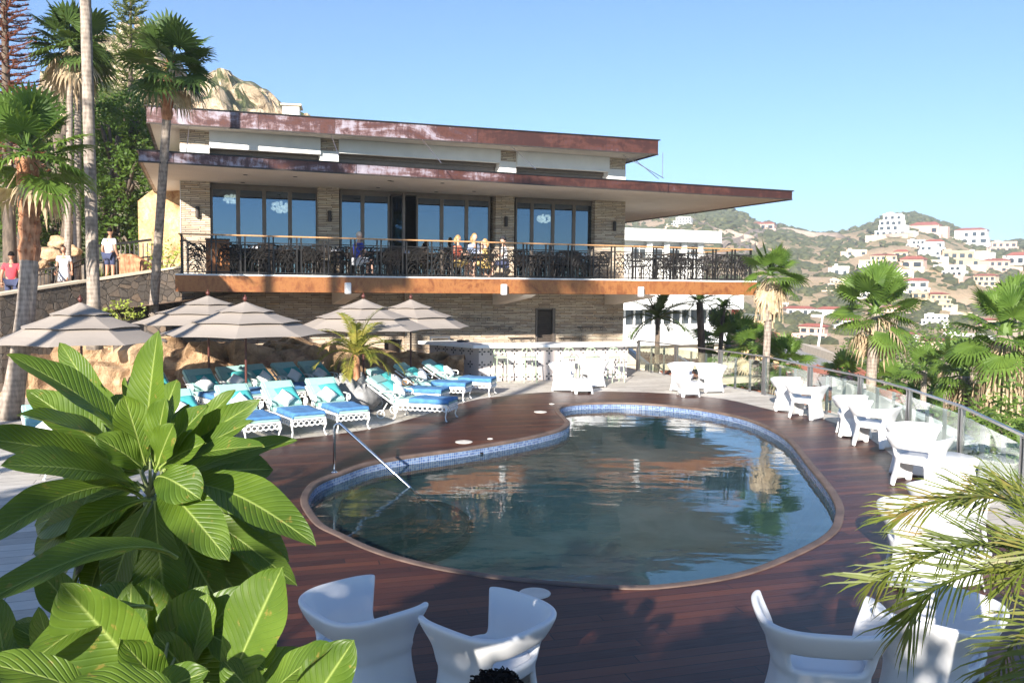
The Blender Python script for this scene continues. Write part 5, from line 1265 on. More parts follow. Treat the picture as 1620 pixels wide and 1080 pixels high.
bl_ = atd(188, 402, 27.9); x_ = wall_poly([bl_, atd(208, 402, 27.8), atd(240, 420, 27.4), atd(248, 428, 27.4)], 1.8, .3, 'ramp_wall', M['trunkred'], None); tag(x_, 'brown stained low ramp wall behind the man in white', 'wall')
# lower planting terrace, rock bank and boulders
b = MB(); NX, NY = 260, 34; vs = []
def bankline(x): return 21.5 + (x + 11) * .16 if x < -8 else 22.0 + (x + 8) * .30
for j in range(NY):
    for i in range(NX):
        x = -17 + 15.6 * i / (NX - 1); s_ = j / (NY - 1); y0 = bankline(x) - .4 + (.5 if x > -5 else 0)
        top = 1.25 if x < -6 else 1.25 - (x + 6) * .12
        prof = min(1, s_ * 2.2) ** .7; nz_ = noise.noise(Vector((x * .9, s_ * 3, 2))) * .55 + abs(noise.noise(Vector((x * 2.4, s_ * 6, 7)))) * .35
        vv = noise.voronoi(Vector((x * 1.15, s_ * 2.6, 3)))[0]; vb = min(1, (vv[1] - vv[0]) * 2.2); nz_ = nz_ + vb * .55 - .35; y = y0 + s_ * 2.2 - nz_ * .75 * (1 if s_ > 0 else 0); z = -.03 + top * prof + nz_ * .35 * min(1, s_ * 6)
        vs.append((x, y, z))
b.add(vs, [(j * NX + i, j * NX + i + 1, (j + 1) * NX + i + 1, (j + 1) * NX + i) for j in range(NY - 1) for i in range(NX - 1)])
b.build('rock_bank', M['bandrock'], kind='structure')
BL = [(25, 612, .5, 'at the far left behind the leaning palm trunk'), (105, 600, .45, 'under the left parasol'), (150, 596, .5, 'right of the left parasol pole'), (205, 606, .42, 'beside the spiky plant'), (268, 600, .55, 'left of the thin parasol pole'),
      (305, 592, .62, 'pale and tall, just left of the thin parasol pole'), (345, 600, .4, 'right of the thin parasol pole'), (378, 594, .5, 'behind the big parasol pole'), (420, 588, .55, 'behind the back row of loungers'), (455, 580, .5, 'large and rounded, behind the fourth backrest'),
      (485, 584, .42, 'between two backrests of the back row'), (515, 582, .55, 'left of the potted palm'), (543, 588, .45, 'directly behind the lotus planter'), (590, 586, .4, 'right of the potted palm trunk'), (598, 600, .33, 'small and pale below the dark door')]
for k, (x, y, r_, tx) in enumerate(BL):
    p = at(x, y + 8, 0); b = MB(); rg = random.Random(k + 40); b.ico((0, 0, 0), r_, 4, .0, rg=rg); q = []
    for v in b.v:
        v = Vector(v); n_ = noise.noise(v * 1.6 / r_ * .8 + Vector((k * 7, 0, 0))) * .3 + noise.noise(v * 5 / r_ + Vector((k, 3, 0))) * .07; n2_ = noise.cell(v * 1.7 / r_ + Vector((k * 3, 0, 0))) * .05; v = v * (1 + n_ + n2_); q.append((v.x * 1.25, v.y * .9, v.z * .95))
    b.v = q; bo = b.build('boulder', M['rock'], smooth=True, loc=(p.x, p.y - .25, r_ * .75)); tag(bo, 'sandstone boulder ' + tx, 'boulder', 'boulders behind the loungers')
for x0_, x1_, y0_, y1_, z_, dsc in ((150, 212, 503, 512, 1.5, 'low dark stone planter wall behind the left parasol'),):
    a, c = atd(178, 512, 22.2), atd(262, 510, 22.6); wall_poly([Vector((a.x, a.y, 1.85)), Vector((c.x, c.y, 1.85))], .2, .4, 'planter_wall', M['rubble'], None)['label'] = dsc; bpy.data.objects['planter_wall']['category'] = 'wall'
# plants on the terrace
p = atd(196, 483, 22.8); shrub('flowering_shrub', (p.x, p.y, 1.75), .5, 'small yellow-green shrub on the terrace between two palm trunks', 'pinkleaf', 260, .06, .7, 3)
p = at(213, 612, 0); yucca((p.x, p.y, .35), .62, 'spiky pale yucca beside the dark foot of the thin palm', 'palmyel', 4)
p = at(92, 640, 0); yucca((p.x + .2, p.y, .2), .55, 'spiky pale yucca under the left parasol', 'straw', 6)
p = atd(156, 410, 25.0); yucca((p.x, p.y, 2.75), .7, 'arching green spiky plant beside the tall trunk on the ramp', 'palmyel', 9)
p = atd(262, 420, 26.5); shrub('flowering_shrub', (p.x, p.y, 3.0), .6, 'pale green shrub at the foot of the tan stone wall', 'pinkleaf', 300, .07, 1.1, 8)
# ---- left palms
p = at(14, 662, 0); c_ = atd(42, 235, 18.3)
fan_palm('leaning_fan_palm', (c_.x, c_.y, c_.z), p, 1.4, 'thick leaning fan palm with reddish upper trunk and bright fronds, far left', n=28, trunk_r=.18, boots=.42, skirt=.2, seed=5, lean=(.22, 0, 0), top_dead=.15, trunkm='trunk', upbias=.8, seg=26)
p = atd(149, 500, 21.0); b_ = Vector((p.x, p.y, 1.2)); c_ = atd(131, -160, 21.0)
fan_palm('tall_fan_palm', c_, b_, 1.5, 'tallest bare grey palm trunk leaving the top of the picture', n=26, trunk_r=.135, seed=9, skirt=.4)
c_ = atd(112, 66, 28); p = atd(104, 400, 28)
fan_palm('fan_palm', c_, (p.x, p.y, 2.3), 1.45, 'dark fan palm whose crown is crossed by the tallest trunk', n=34, trunk_r=.1, seed=12, skirt=.7, m='palmdark')
c_ = atd(124, 96, 29.5); p = atd(120, 400, 29.5)
fan_palm('fan_palm', c_, (p.x, p.y, 2.3), 1.2, 'slimmer fan palm trunk just left of the tallest trunk', n=22, trunk_r=.12, seed=13, skirt=.7, m='palmdark')
c_ = atd(270, 98, 21.2); p = at(236, 606, 0)
fan_palm('fan_palm', c_, (p.x, p.y, .2), 1.15, 'slender curved fan palm standing in front of the left roof corner', n=30, trunk_r=.115, seed=21, boots=.16, skirt=.15, m='palmdark', lean=(.0, 0, 0), top_dead=.25)
for k, (x, y, d_, lb) in enumerate(((30, 420, 32, 'slanting grey trunk behind the pink-shirted person'), (98, 430, 33, 'dark slanting trunk behind the girl in white'))):
    q = atd(x, y, d_); e_ = atd(x - 28 + k * 50, 180, d_ + 2); tree('sloping_tree', (q.x, q.y, 2.2), [(e_, (2.0, 1.6, 1.2)), (e_ + Vector((1.2, 0, -1.2)), (1.3, 1.2, .9))], lb + ' with a loose green crown', .28, 2600, .09, 'treeleaf', 50 + k)
# broadleaf mass
tb_ = []
for x, y, d_, rx, rz_ in ((185, 215, 31, 1.5, 1.2), (205, 285, 30, 1.3, 1.1), (172, 330, 31, 1.3, 1.2), (150, 250, 32, 1.3, 1.3), (210, 185, 33, 1.3, .9), (190, 370, 30, .9, .6)):
    tb_.append((atd(x, y, d_), (rx, rx * .9, rz_)))
q = atd(172, 420, 31); tree('leafy_tree', (q.x, q.y, 2.5), tb_, 'dense bright green tree left of the roof corners', .3, 13000, .085, 'treeleaf', 5)
tb_ = [(atd(x, y, 34), (r_, r_, r_ * .9)) for x, y, r_ in ((80, 270, 1.7), (60, 330, 1.6), (100, 345, 1.5), (85, 390, 1.3), (45, 250, 1.6))]
q = atd(70, 440, 34); tree('leafy_tree', (q.x, q.y, 2.2), tb_, 'green tree behind the walking girl and the leaning palm', .3, 9000, .09, 'treeleaf', 8)
tb_ = [(atd(x, y, 45), (r_, r_, r_ * .8)) for x, y, r_ in ((10, 300, 2.5), (25, 350, 2.5), (140, 190, 2.0), (-30, 330, 3))]
q = atd(10, 440, 45); tree('leafy_tree', (q.x, q.y, 2.2), tb_, 'darker green tree far left in the background', .3, 6000, .13, 'treeleaf', 18)
for k, (x, y, w_) in enumerate(((92, 385, 26), (78, 402, 30), (112, 398, 22), (60, 418, 24))):
    p = atd(x, y, 31 - k); b = MB(); b.ico((0, 0, 0), w_ / F * 30 * .5, 3, .5, (1.3, .8, .8), random.Random(k)); bo = b.build('boulder', M['rock'], smooth=True, loc=p, group='boulders on the upper slope')
    tag(bo, ['pale boulder above the girl in white', 'pale boulder left of the walking girl', 'small pale boulder right of the walking girl', 'lowest pale boulder beside the pink-shirted person'][k], 'boulder')
# Norfolk pine and red conifer
def araucaria(name, base, top, r, label, m, seed, tiers=26, thick=.07, up=.35, z0=.25):
    rg = random.Random(seed); base = Vector(base); H = Vector(top) - base; t = empty(name, base, 0, label, 'conifer tree')
    MB().tube([H * (k / 8) for k in range(9)], [.2 * (1.05 - k / 8) + .02 for k in range(9)], 9).build('trunk', M['bark'], t, smooth=True); b = MB()
    for k in range(tiers):
        f = z0 + (1 - z0) * (k + rg.uniform(-.15, .15)) / tiers; c = H * f; L = r * (1.08 - f) ** .65 * (1.35 if f > .5 else 1.3)
        for j in range(7):
            a = 2 * math.pi * j / 7 + k * .4 + rg.uniform(-.15, .15); ln = L * rg.uniform(.75, 1.1); pts = [c + Vector((math.cos(a) * ln * s_, math.sin(a) * ln * s_, ln * up * (s_ ** 2 * 1.6 - s_ * .35))) for s_ in (0, .3, .6, .85, 1)]
            b.tube(pts, .02, 4, False)
            for q in range(34):
                s_ = .2 + .8 * rg.random(); i = min(3, int(s_ * 4)); p = pts[i].lerp(pts[i + 1], s_ * 4 - i if i < 4 else 0); d = Vector((rg.uniform(-1, 1), rg.uniform(-1, 1), rg.uniform(-.1, .9))).normalized() * thick * rg.uniform(1.5, 3.4); w_ = d.cross(Vector((rg.random(), rg.random(), rg.random()))).normalized() * thick * .32
                b.add([p - w_, p + w_, p + d + w_ * .5, p + d - w_ * .5], [(0, 1, 2, 3)])
    b.build('branches', M[m], t); return t
q = atd(204, 420, 37); araucaria('norfolk_pine', (q.x, q.y, 2), atd(207, -45, 37), 1.5, 'green Norfolk pine with tiers of upswept branches behind the palms', 'pine', 3, tiers=34)
q = atd(16, 440, 27); araucaria('red_conifer', (q.x, q.y, 2), atd(2, -190, 27), 1.15, 'sparse reddish-brown conifer at the left edge of the picture', 'redpine', 4, tiers=44, thick=.045, up=.15, z0=.3)
# potted palm
feather_palm('potted_palm', pc_ + Vector((0, 0, 1.30)), pc_ + Vector((0, 0, .54)), 1.15, 'small feathery palm with yellowing fronds growing in the lotus planter', n=17, m='palmyel', seed=5, tr=.075, droop=1.5, trunkm='trunkred', ll=.26, el0=80, el1=5, nl=40, wl=.011)
# ---- right palms
def rp(px, py, d): return atd(px, py, d)
q = rp(1203, 640, 25); fan_palm('fan_palm', rp(1219, 430, 25), (q.x, q.y, -6), 1.0, 'fan palm with a long straw skirt just right of the balcony end', n=19, trunk_r=.11, skirt=1.0, seed=31, top_dead=.35, m='palmleaf', group='fan palms right of the fence', seg=26)
q = rp(1370, 640, 27); fan_palm('fan_palm', rp(1385, 487, 27), (q.x, q.y, -6), 1.5, 'large fan palm in the middle of the hillside view, trunk leaning left', n=24, trunk_r=.17, skirt=.5, seed=33, top_dead=.18, group='fan palms right of the fence', lean=(-.0, 0, 0), seg=28)
q = rp(1580, 640, 22); fan_palm('fan_palm', rp(1590, 520, 22), (q.x, q.y, -6), 1.4, 'rightmost fan palm with a thick orange-brown skirt', n=22, trunk_r=.22, skirt=2.3, seed=37, top_dead=.3, group='fan palms right of the fence', seg=28)
q = rp(1522, 660, 24); fan_palm('fan_palm', rp(1526, 588, 24), (q.x, q.y, -6), .95, 'lower fan palm with a straw skirt left of the rightmost palm', n=18, trunk_r=.17, skirt=1.5, seed=41, group='fan palms right of the fence')
q = rp(1150, 640, 33); fan_palm('fan_palm', rp(1152, 540, 36), (q.x, q.y, -6), 1.5, 'bushy young fan palm below the white hotel terrace', n=22, trunk_r=.15, seed=43, group='fan palms right of the fence', top_dead=.2, skirt=.8)
fan_palm('fan_palm', rp(1238, 572, 30), (rp(1240, 640, 30).x, 30, -6), 1.15, 'low fan palm between the skirted palm and the parking lot', n=24, trunk_r=.14, seed=47, group='fan palms right of the fence', top_dead=.3)
fan_palm('fan_palm', rp(1190, 548, 33), (rp(1190, 640, 33).x, 33, -6), 1.0, 'low fan palm immediately left of the skirted trunk', n=20, trunk_r=.14, seed=48, group='fan palms right of the fence', top_dead=.3)
feather_palm('feather_palm', rp(1040, 503, 31.5), (rp(1030, 600, 31.5).x, 31.5, -2.5), 1.7, 'dark feathery palm right of the bar under the balcony', n=15, seed=7, tr=.1, ll=.34, nl=46, wl=.018, group='dark palms behind the fence')
feather_palm('feather_palm', rp(1106, 478, 35), (rp(1108, 600, 35).x, 35, -4), 1.1, 'dark palm with a thick trunk in front of the hotel windows', n=13, seed=8, tr=.16, ll=.26, group='dark palms behind the fence', wl=.016)
feather_palm('feather_palm', rp(1144, 488, 35.5), (rp(1120, 600, 35).x, 35.2, -4), .9, 'smaller dark palm leaning right beside the thick dark trunk', n=13, seed=11, tr=.1, ll=.24, group='dark palms behind the fence', wl=.016, droop=1.8)
fan_proto = None
rg = random.Random(77)
fill = [(1345, 612), (1372, 620), (1402, 600), (1430, 640), (1447, 612), (1475, 628), (1335, 590), (1390, 575), (1420, 588), (1462, 592), (1490, 655), (1500, 570), (1540, 560), (1612, 600), (1330, 640), (1560, 640), (1608, 470), (1618, 530)]
desc = ['behind the sixth fence post', 'low in the gap left of the sixth fence post', 'in the middle of the green slope', 'just above the fence rail left of the tall post', 'above the bend of the fence rail', 'left of the straw-skirted low palm', 'beside the parking lot', 'below the large leaning palm', 'right of the large leaning palm trunk', 'on the slope under the orange-roofed house', 'closest to the rail left of the tall post', 'left of the rightmost palm crown', 'touching the rightmost palm crown', 'at the right edge beside the skirt', 'left of the large palm trunk, near the rail', 'under the rightmost palm skirt', 'half out of the picture at the upper right edge', 'half out of the picture at the right edge']
for k, (x, y) in enumerate(fill):
    d_ = 34 + 10 * rg.random(); q = rp(x, y, d_); lb = 'small green palm ' + desc[k]
    if k < 3 or k % 6 == 0: pr_ = fan_palm('small_palm', q, (q.x, q.y, q.z - 3), .9, lb, n=20, trunk_r=.12, seed=60 + k, group='small palms on the slope below', top_dead=.08, seg=14); fan_proto = (fan_proto or []) + [pr_]
    else:
        s_ = fan_proto[k % len(fan_proto)]; dup(s_, (q.x, q.y, q.z - 3), rg.uniform(0, 6), lb, scale=rg.uniform(.8, 1.2))
sp = [(1345, 655, 30, 1.5), (1400, 668, 26, 1.3), (1460, 690, 22, 1.2), (1570, 690, 17, 1.1), (1612, 660, 17, 1.3), (1618, 760, 13, 1.0), (1550, 700, 21, 1.3), (1640, 700, 14, 1.0), (1300, 660, 40, 1.2), (1430, 560, 55, 2.0), (1370, 560, 60, 2), (1490, 540, 60, 2.2), (1225, 612, 33, .8), (1165, 610, 33, .8)]
sd_ = ['below the third fence pair', 'behind the tall fence post', 'right behind the stacked-looking armchairs', 'behind the glass right of the tall post', 'at the right edge above the rail', 'outside the last glass panel', 'below the straw skirts', 'at the far right edge behind the glass', 'left of the parking lot wall', 'on the slope behind the large palm', 'behind the parking lot', 'below the yellow-framed house', 'at the foot of the skirted palm', 'below the bushy young palm']
for k, (x, y, d_, r_) in enumerate(sp):
    q = rp(x, y, d_); shrub('green_shrub', (q.x, q.y, q.z - r_ * .8), r_, 'leafy green shrub ' + sd_[k], 'shrubleaf', 1300, .075 * (1 if d_ < 40 else 2), .8, 80 + k, group='shrubs on the slope below')
# cream parapet wall beyond the fence
cw = [rp(1322, 598, 24), rp(1400, 628, 20.5), rp(1480, 662, 17.5), rp(1560, 702, 15), rp(1660, 765, 12.5), rp(1800, 860, 10)]
wall_poly(cw, -6, .25, 'parapet_wall', M['stucco'], None); tag(bpy.data.objects['parapet_wall'], 'pale stucco parapet sloping down outside the glass fence', 'wall')
# terracotta lower roofs
for k, (pts, z_, lb) in enumerate((([(1012, 600), (1100, 560), (1330, 640), (1400, 700), (1250, 760)], -1.0, 'terracotta tiled roof seen through the glass fence'), ([(1010, 560), (1012, 545), (1120, 560), (1118, 590)], -.9, 'upper terracotta roof beside the dark palm'))):
    if k == 0:
        A = [Vector((8.6, 44, -.8)), Vector((18, 44, -1.2)), Vector((13, 20, -1.8)), Vector((7.9, 22, -1.2))]
    else: A = [Vector((6.1, 44, -.45)), Vector((8.4, 44, -.7)), Vector((7.3, 27, -1.0)), Vector((5.8, 29, -.8))]
    t = empty('tiled_roof', A[0], 0, lb, 'roof'); b = MB(); V = [v - A[0] for v in A]; b.add([tuple(v) for v in V] + [(v.x, v.y, v.z - .2) for v in V], [(3, 2, 1, 0), (4, 5, 6, 7), (0, 1, 5, 4), (1, 2, 6, 5), (2, 3, 7, 6), (3, 0, 4, 7)]); b.build('tiles', M['terracotta'], t)
    b = MB()
    for j in range(15): f = (j + .5) / 15; b.tube([V[0].lerp(V[1], f) + Vector((0, 0, .03)), V[3].lerp(V[2], f) + Vector((0, 0, .03))], .035, 6)
    b.build('tile_rolls', M['terracotta'], t); MB().beam(V[0], V[3], .18, .25).build('white_edge', M['stucco'], t); MB().beam(V[3], V[2], .15, .2).build('white_edge', M['stucco'], t)
for (p_, q_, lb) in (((4.9, 28.6, -.45), (9.4, 31.5, -.45), 'white concrete beam above the terracotta roof behind the first fence posts'), ((6.6, 23.2, -.75), (10.0, 25.8, -.6), 'white beam crossing the terracotta roof right of the palm trunk'), ((4.0, 31.0, -.1), (10.5, 34.5, -.2), 'long white beam behind the dark palm trunk'), ((7.6, 20.0, -1.05), (9.5, 21.3, -1.0), 'short white beam beside the third armchair pair')):
    o_ = MB().beam((0, 0, 0), Vector(q_) - Vector(p_), .3, .22).build('concrete_beam', M['cream'], loc=p_); tag(o_, lb, 'beam')

# ================================================================= HOTEL BLOCK BEHIND
def block(t, p, q, z0, z1, depth, name='wall', m=None):
    d = Vector((q[0] - p[0], q[1] - p[1])); n_ = Vector((-d.y, d.x)).normalized() * depth
    return MB().prism([(p[0], p[1]), (q[0], q[1]), (q[0] + n_.x, q[1] + n_.y), (p[0] + n_.x, p[1] + n_.y)], z0, z1).build(name, m or M['white'], t)
hb = empty('white_hotel'); tag(hb, 'white modern hotel block with a row of windows behind the balcony end', 'building')
A = rp(940, 400, 92); B = rp(1141, 400, 98)
def zat(py, p, px): return 2.9 + (450 + .01 * (px - 810) - py) / F * p.y
z1 = zat(367, B, 1141); z0 = zat(385, B, 1141)
block(hb, (A.x, A.y), (B.x, B.y), z0, z1, 9, 'roof_parapet')
A2 = A + Vector((0, 1.6, 0)); B2 = B + Vector((-1.6, 1.4, 0)); block(hb, (A2.x, A2.y), (B2.x, B2.y), -9, z0, 12, 'wall', M['stucco'])
u_ = (B2 - A2); u_.z = 0; u_.normalize(); Lh = (Vector((B2.x, B2.y)) - Vector((A2.x, A2.y))).length; rzh = math.atan2(u_.y, u_.x)
for px in (1018, 1048, 1079, 1108):
    s_ = (px - 940) / (1135 - 940) * Lh; c = Vector((A2.x, A2.y, 0)) + u_ * s_; w_ = MB().box((c.x + .03 * u_.y, c.y - .05, z0 - 1.2), (1.45, .12, 1.5), rzh).build('window', M['winpane'], hb)
    MB().box((c.x, c.y - .14, z0 - 1.2), (.06, .06, 1.5), rzh).box((c.x, c.y - .14, z0 - .8), (1.45, .06, .06), rzh).build('mullion', M['white'], w_)
    b = MB(); c2 = c + u_ * 1.2; b.add([(c2.x - .3, c2.y, -2), (c2.x + .3, c2.y, -2), (c2.x + .3, c2.y - .9, z0), (c2.x - .3, c2.y - .9, z0), (c2.x - .3, c2.y + .1, z0), (c2.x + .3, c2.y + .1, z0), (c2.x + .3, c2.y - 2.4, -2), (c2.x - .3, c2.y - 2.4, -2)], [(7, 6, 2, 3), (0, 7, 3, 4), (1, 5, 2, 6)]); b.build('fin', M['stucco'], hb)
A = rp(960, 500, 80); B = rp(1176, 500, 88)
zt_ = zat(466, B, 1176); zb_ = zat(489, B, 1176)
block(hb, (A.x, A.y), (B.x, B.y), zb_, zt_, 3.5, 'terrace_fascia'); A3 = A + Vector((0, 2, 0)); B3 = B + Vector((-.6, 1.9, 0))
zg = zat(512, B, 1176); zk = zat(542, B, 1176)
MB().prism([(A3.x, A3.y), (B3.x - 1.2, B3.y), (B3.x - 1.2, B3.y + .2), (A3.x, A3.y + .2)], zg, zb_).build('window_band', M['winpane'], hb)
d3 = B3 - A3
for k in range(15): c = A3.lerp(B3, k / 14); MB().box((c.x, c.y - .05, (zg + zb_) / 2), (.14, .2, zb_ - zg), rzh).build('window_post', M['white'], hb)
block(hb, (A.x, A.y - .2), (B.x + .2, B.y - .2), zk, zg, 5, 'terrace_wall'); block(hb, (A.x, A.y + .5), (B.x, B.y + .5), -9, zk, 5, 'lower_wall', M['cream'])
MB().box((B.x - .7, B.y + .6, (zg + zb_) / 2 + .2), (.7, .2, 1.8)).build('red_curtain', M['cr'], hb)
q = rp(1185, 515, 46); e_ = rp(1232, 545, 44)
ts_o = empty('stone_terrace'); tag(ts_o, 'tan stone retaining terrace behind the skirted palm', 'terrace wall'); wall_poly([rp(1176, 508, 45), rp(1212, 508, 45), rp(1215, 522, 45), rp(1234, 527, 45), rp(1233, 548, 45)], -9, 3, 'stone_face', M['tanstone'], ts_o)
p1, p2 = rp(1178, 497, 45.2), rp(1212, 499, 45.2); b = MB(); b.beam(p1, p2, .04, .04)
for k in range(9): c = p1.lerp(p2, k / 8); b.beam(c, c + Vector((0, 0, -.4)), .02, .02)
b.build('railing', M['steel'], ts_o)
# parking lot
z_ = -5.4; pk = [at(x, y, z_) for x, y in ((1238, 549), (1262, 552), (1300, 560), (1335, 578), (1345, 610), (1230, 612), (1215, 570))]
M['asphalt'] = simple('pale_asphalt', (.32, .31, .3), .9, var=.15, scale=.4)
sheet('parking_lot', [(p.x, p.y) for p in pk], [], z_, M['asphalt'])
wl_ = [at(x, y, z_) for x, y in ((1258, 551), (1300, 560), (1335, 578), (1347, 612))]
wall_poly([p + Vector((0, 0, .9)) for p in wl_], -9, .3, 'parking_wall', M['cream'], None); tag(bpy.data.objects['parking_wall'], 'low cream wall curving round the parking lot', 'wall')
# mast
q = rp(1292, 548, 120); t = empty('boat_mast', (q.x, q.y, q.z - 2)); tag(t, 'tall thin white mast beside the parking lot', 'mast'); e_ = rp(1303, 490, 120)
MB().tube([(0, 0, 0), Vector(e_) - q + Vector((0, 0, 2))], [.22, .1], 8).build('mast_pole', M['white'], t)

# ================================================================= HILLSIDE HOUSES
M['hw'] = simple('house_white', (.78, .75, .7), .9, var=.06, scale=.3); M['hc'] = simple('house_cream', (.62, .5, .36), .9, var=.08, scale=.3); M['hy'] = simple('house_ochre', (.5, .4, .27), .9, var=.1, scale=.3); M['hp'] = simple('house_pink', (.6, .42, .34), .9, var=.1, scale=.3)
M['rt'] = simple('red_roof', (.42, .13, .09), .9, var=.2, scale=.4)
HS = [  # px, py (base centre), width px, height px, storeys, wall, roof, label
 (1408, 373, 46, 34, 4, 'hw', 0, 'big white stepped villa on the top of the right hill'), (1462, 370, 42, 14, 1, 'hp', 1, 'long low pink villa with arches right of the hilltop villa'), (1533, 386, 52, 22, 2, 'hw', 1, 'wide white villa with a red roof on the right ridge'),
 (1588, 398, 40, 15, 2, 'hp', 0, 'stone and white house at the right end of the ridge'), (1448, 392, 28, 12, 2, 'hw', 0, 'small white house below the hilltop villa'), (1478, 402, 30, 20, 2, 'hw', 1, 'white house with a small red roof above the terraces'),
 (1470, 412, 36, 24, 3, 'hw', 0, 'white terraced house with rows of dark openings in the middle of the town'), (1520, 420, 54, 22, 2, 'hy', 0, 'long ochre building with two rows of openings'), (1395, 418, 44, 14, 2, 'hc', 1, 'low cream house with a red roof below the road'),
 (1442, 424, 34, 14, 1, 'hp', 1, 'pink house with a bright red roof'), (1497, 436, 46, 16, 2, 'hw', 0, 'white villa with a sloping garden wall'), (1330, 437, 24, 14, 1, 'hw', 0, 'small white house left of the large palm'), (1325, 460, 34, 18, 3, 'hc', 0, 'cream stepped house left of the large palm'),
 (1578, 430, 44, 18, 2, 'hp', 1, 'pink house near the right edge with a garden stair'), (1607, 418, 26, 14, 1, 'hw', 1, 'white house with a red roof touching the right edge'), (1452, 466, 34, 22, 2, 'hw', 1, 'white house with tall narrow windows'), (1427, 440, 26, 12, 1, 'hw', 0, 'white box house right of the large palm crown'),
 (1487, 487, 36, 22, 3, 'hy', 1, 'yellow-framed house with open balconies and a red roof'), (1455, 482, 26, 20, 2, 'hy', 0, 'yellow stepped house left of the open balconies'), (1478, 520, 44, 22, 3, 'hw', 0, 'white three-storey block with a grid of windows'), (1520, 505, 30, 10, 1, 'hc', 0, 'low cream wall-like house below the balconies'),
 (1488, 555, 70, 16, 2, 'hc', 1, 'long orange-roofed house above the green slope'), (1520, 538, 50, 10, 1, 'hw', 0, 'row of small white houses above the orange roof'), (1268, 498, 46, 10, 1, 'hw', 1, 'long white house with a red roof at the valley bottom'), (1312, 500, 36, 11, 1, 'hw', 1, 'white house with a red roof right of the valley houses'),
 (1236, 488, 20, 9, 1, 'hw', 0, 'tiny white house left in the valley'), (1285, 538, 44, 22, 2, 'hp', 1, 'pink arcaded house behind the parking lot'), (1078, 358, 32, 14, 3, 'hw', 0, 'white apartment steps on the hill under the roof edge'), (1207, 363, 34, 9, 1, 'hp', 1, 'pink house with a red roof on the saddle of the ridge'),
 (1380, 470, 30, 14, 2, 'hw', 0, 'white house seen through the large palm crown'), (1555, 452, 36, 16, 2, 'hc', 1, 'cream house on the slope left of the edge villa'), (1600, 470, 34, 16, 2, 'hw', 0, 'white house above the rightmost palm'), (1545, 410, 30, 11, 1, 'hw', 0, 'flat white house between the ochre building and the edge'),
 (1410, 500, 34, 14, 2, 'hp', 1, 'pink house behind the large palm fronds'), (1345, 520, 30, 14, 2, 'hw', 1, 'white house behind the left fronds of the large palm'), (1355, 405, 30, 9, 1, 'hc', 0, 'low cream house on the road below the crest'), (1425, 407, 20, 9, 1, 'hc', 1, 'small tan house with red roof below the road'),
 (1570, 520, 34, 14, 2, 'hp', 1, 'pink house hidden by the rightmost palm'), (1600, 545, 40, 14, 2, 'hw', 0, 'white terrace house at the right edge above the skirt'), (1440, 540, 30, 12, 2, 'hw', 1, 'white house left of the orange-roofed house')]
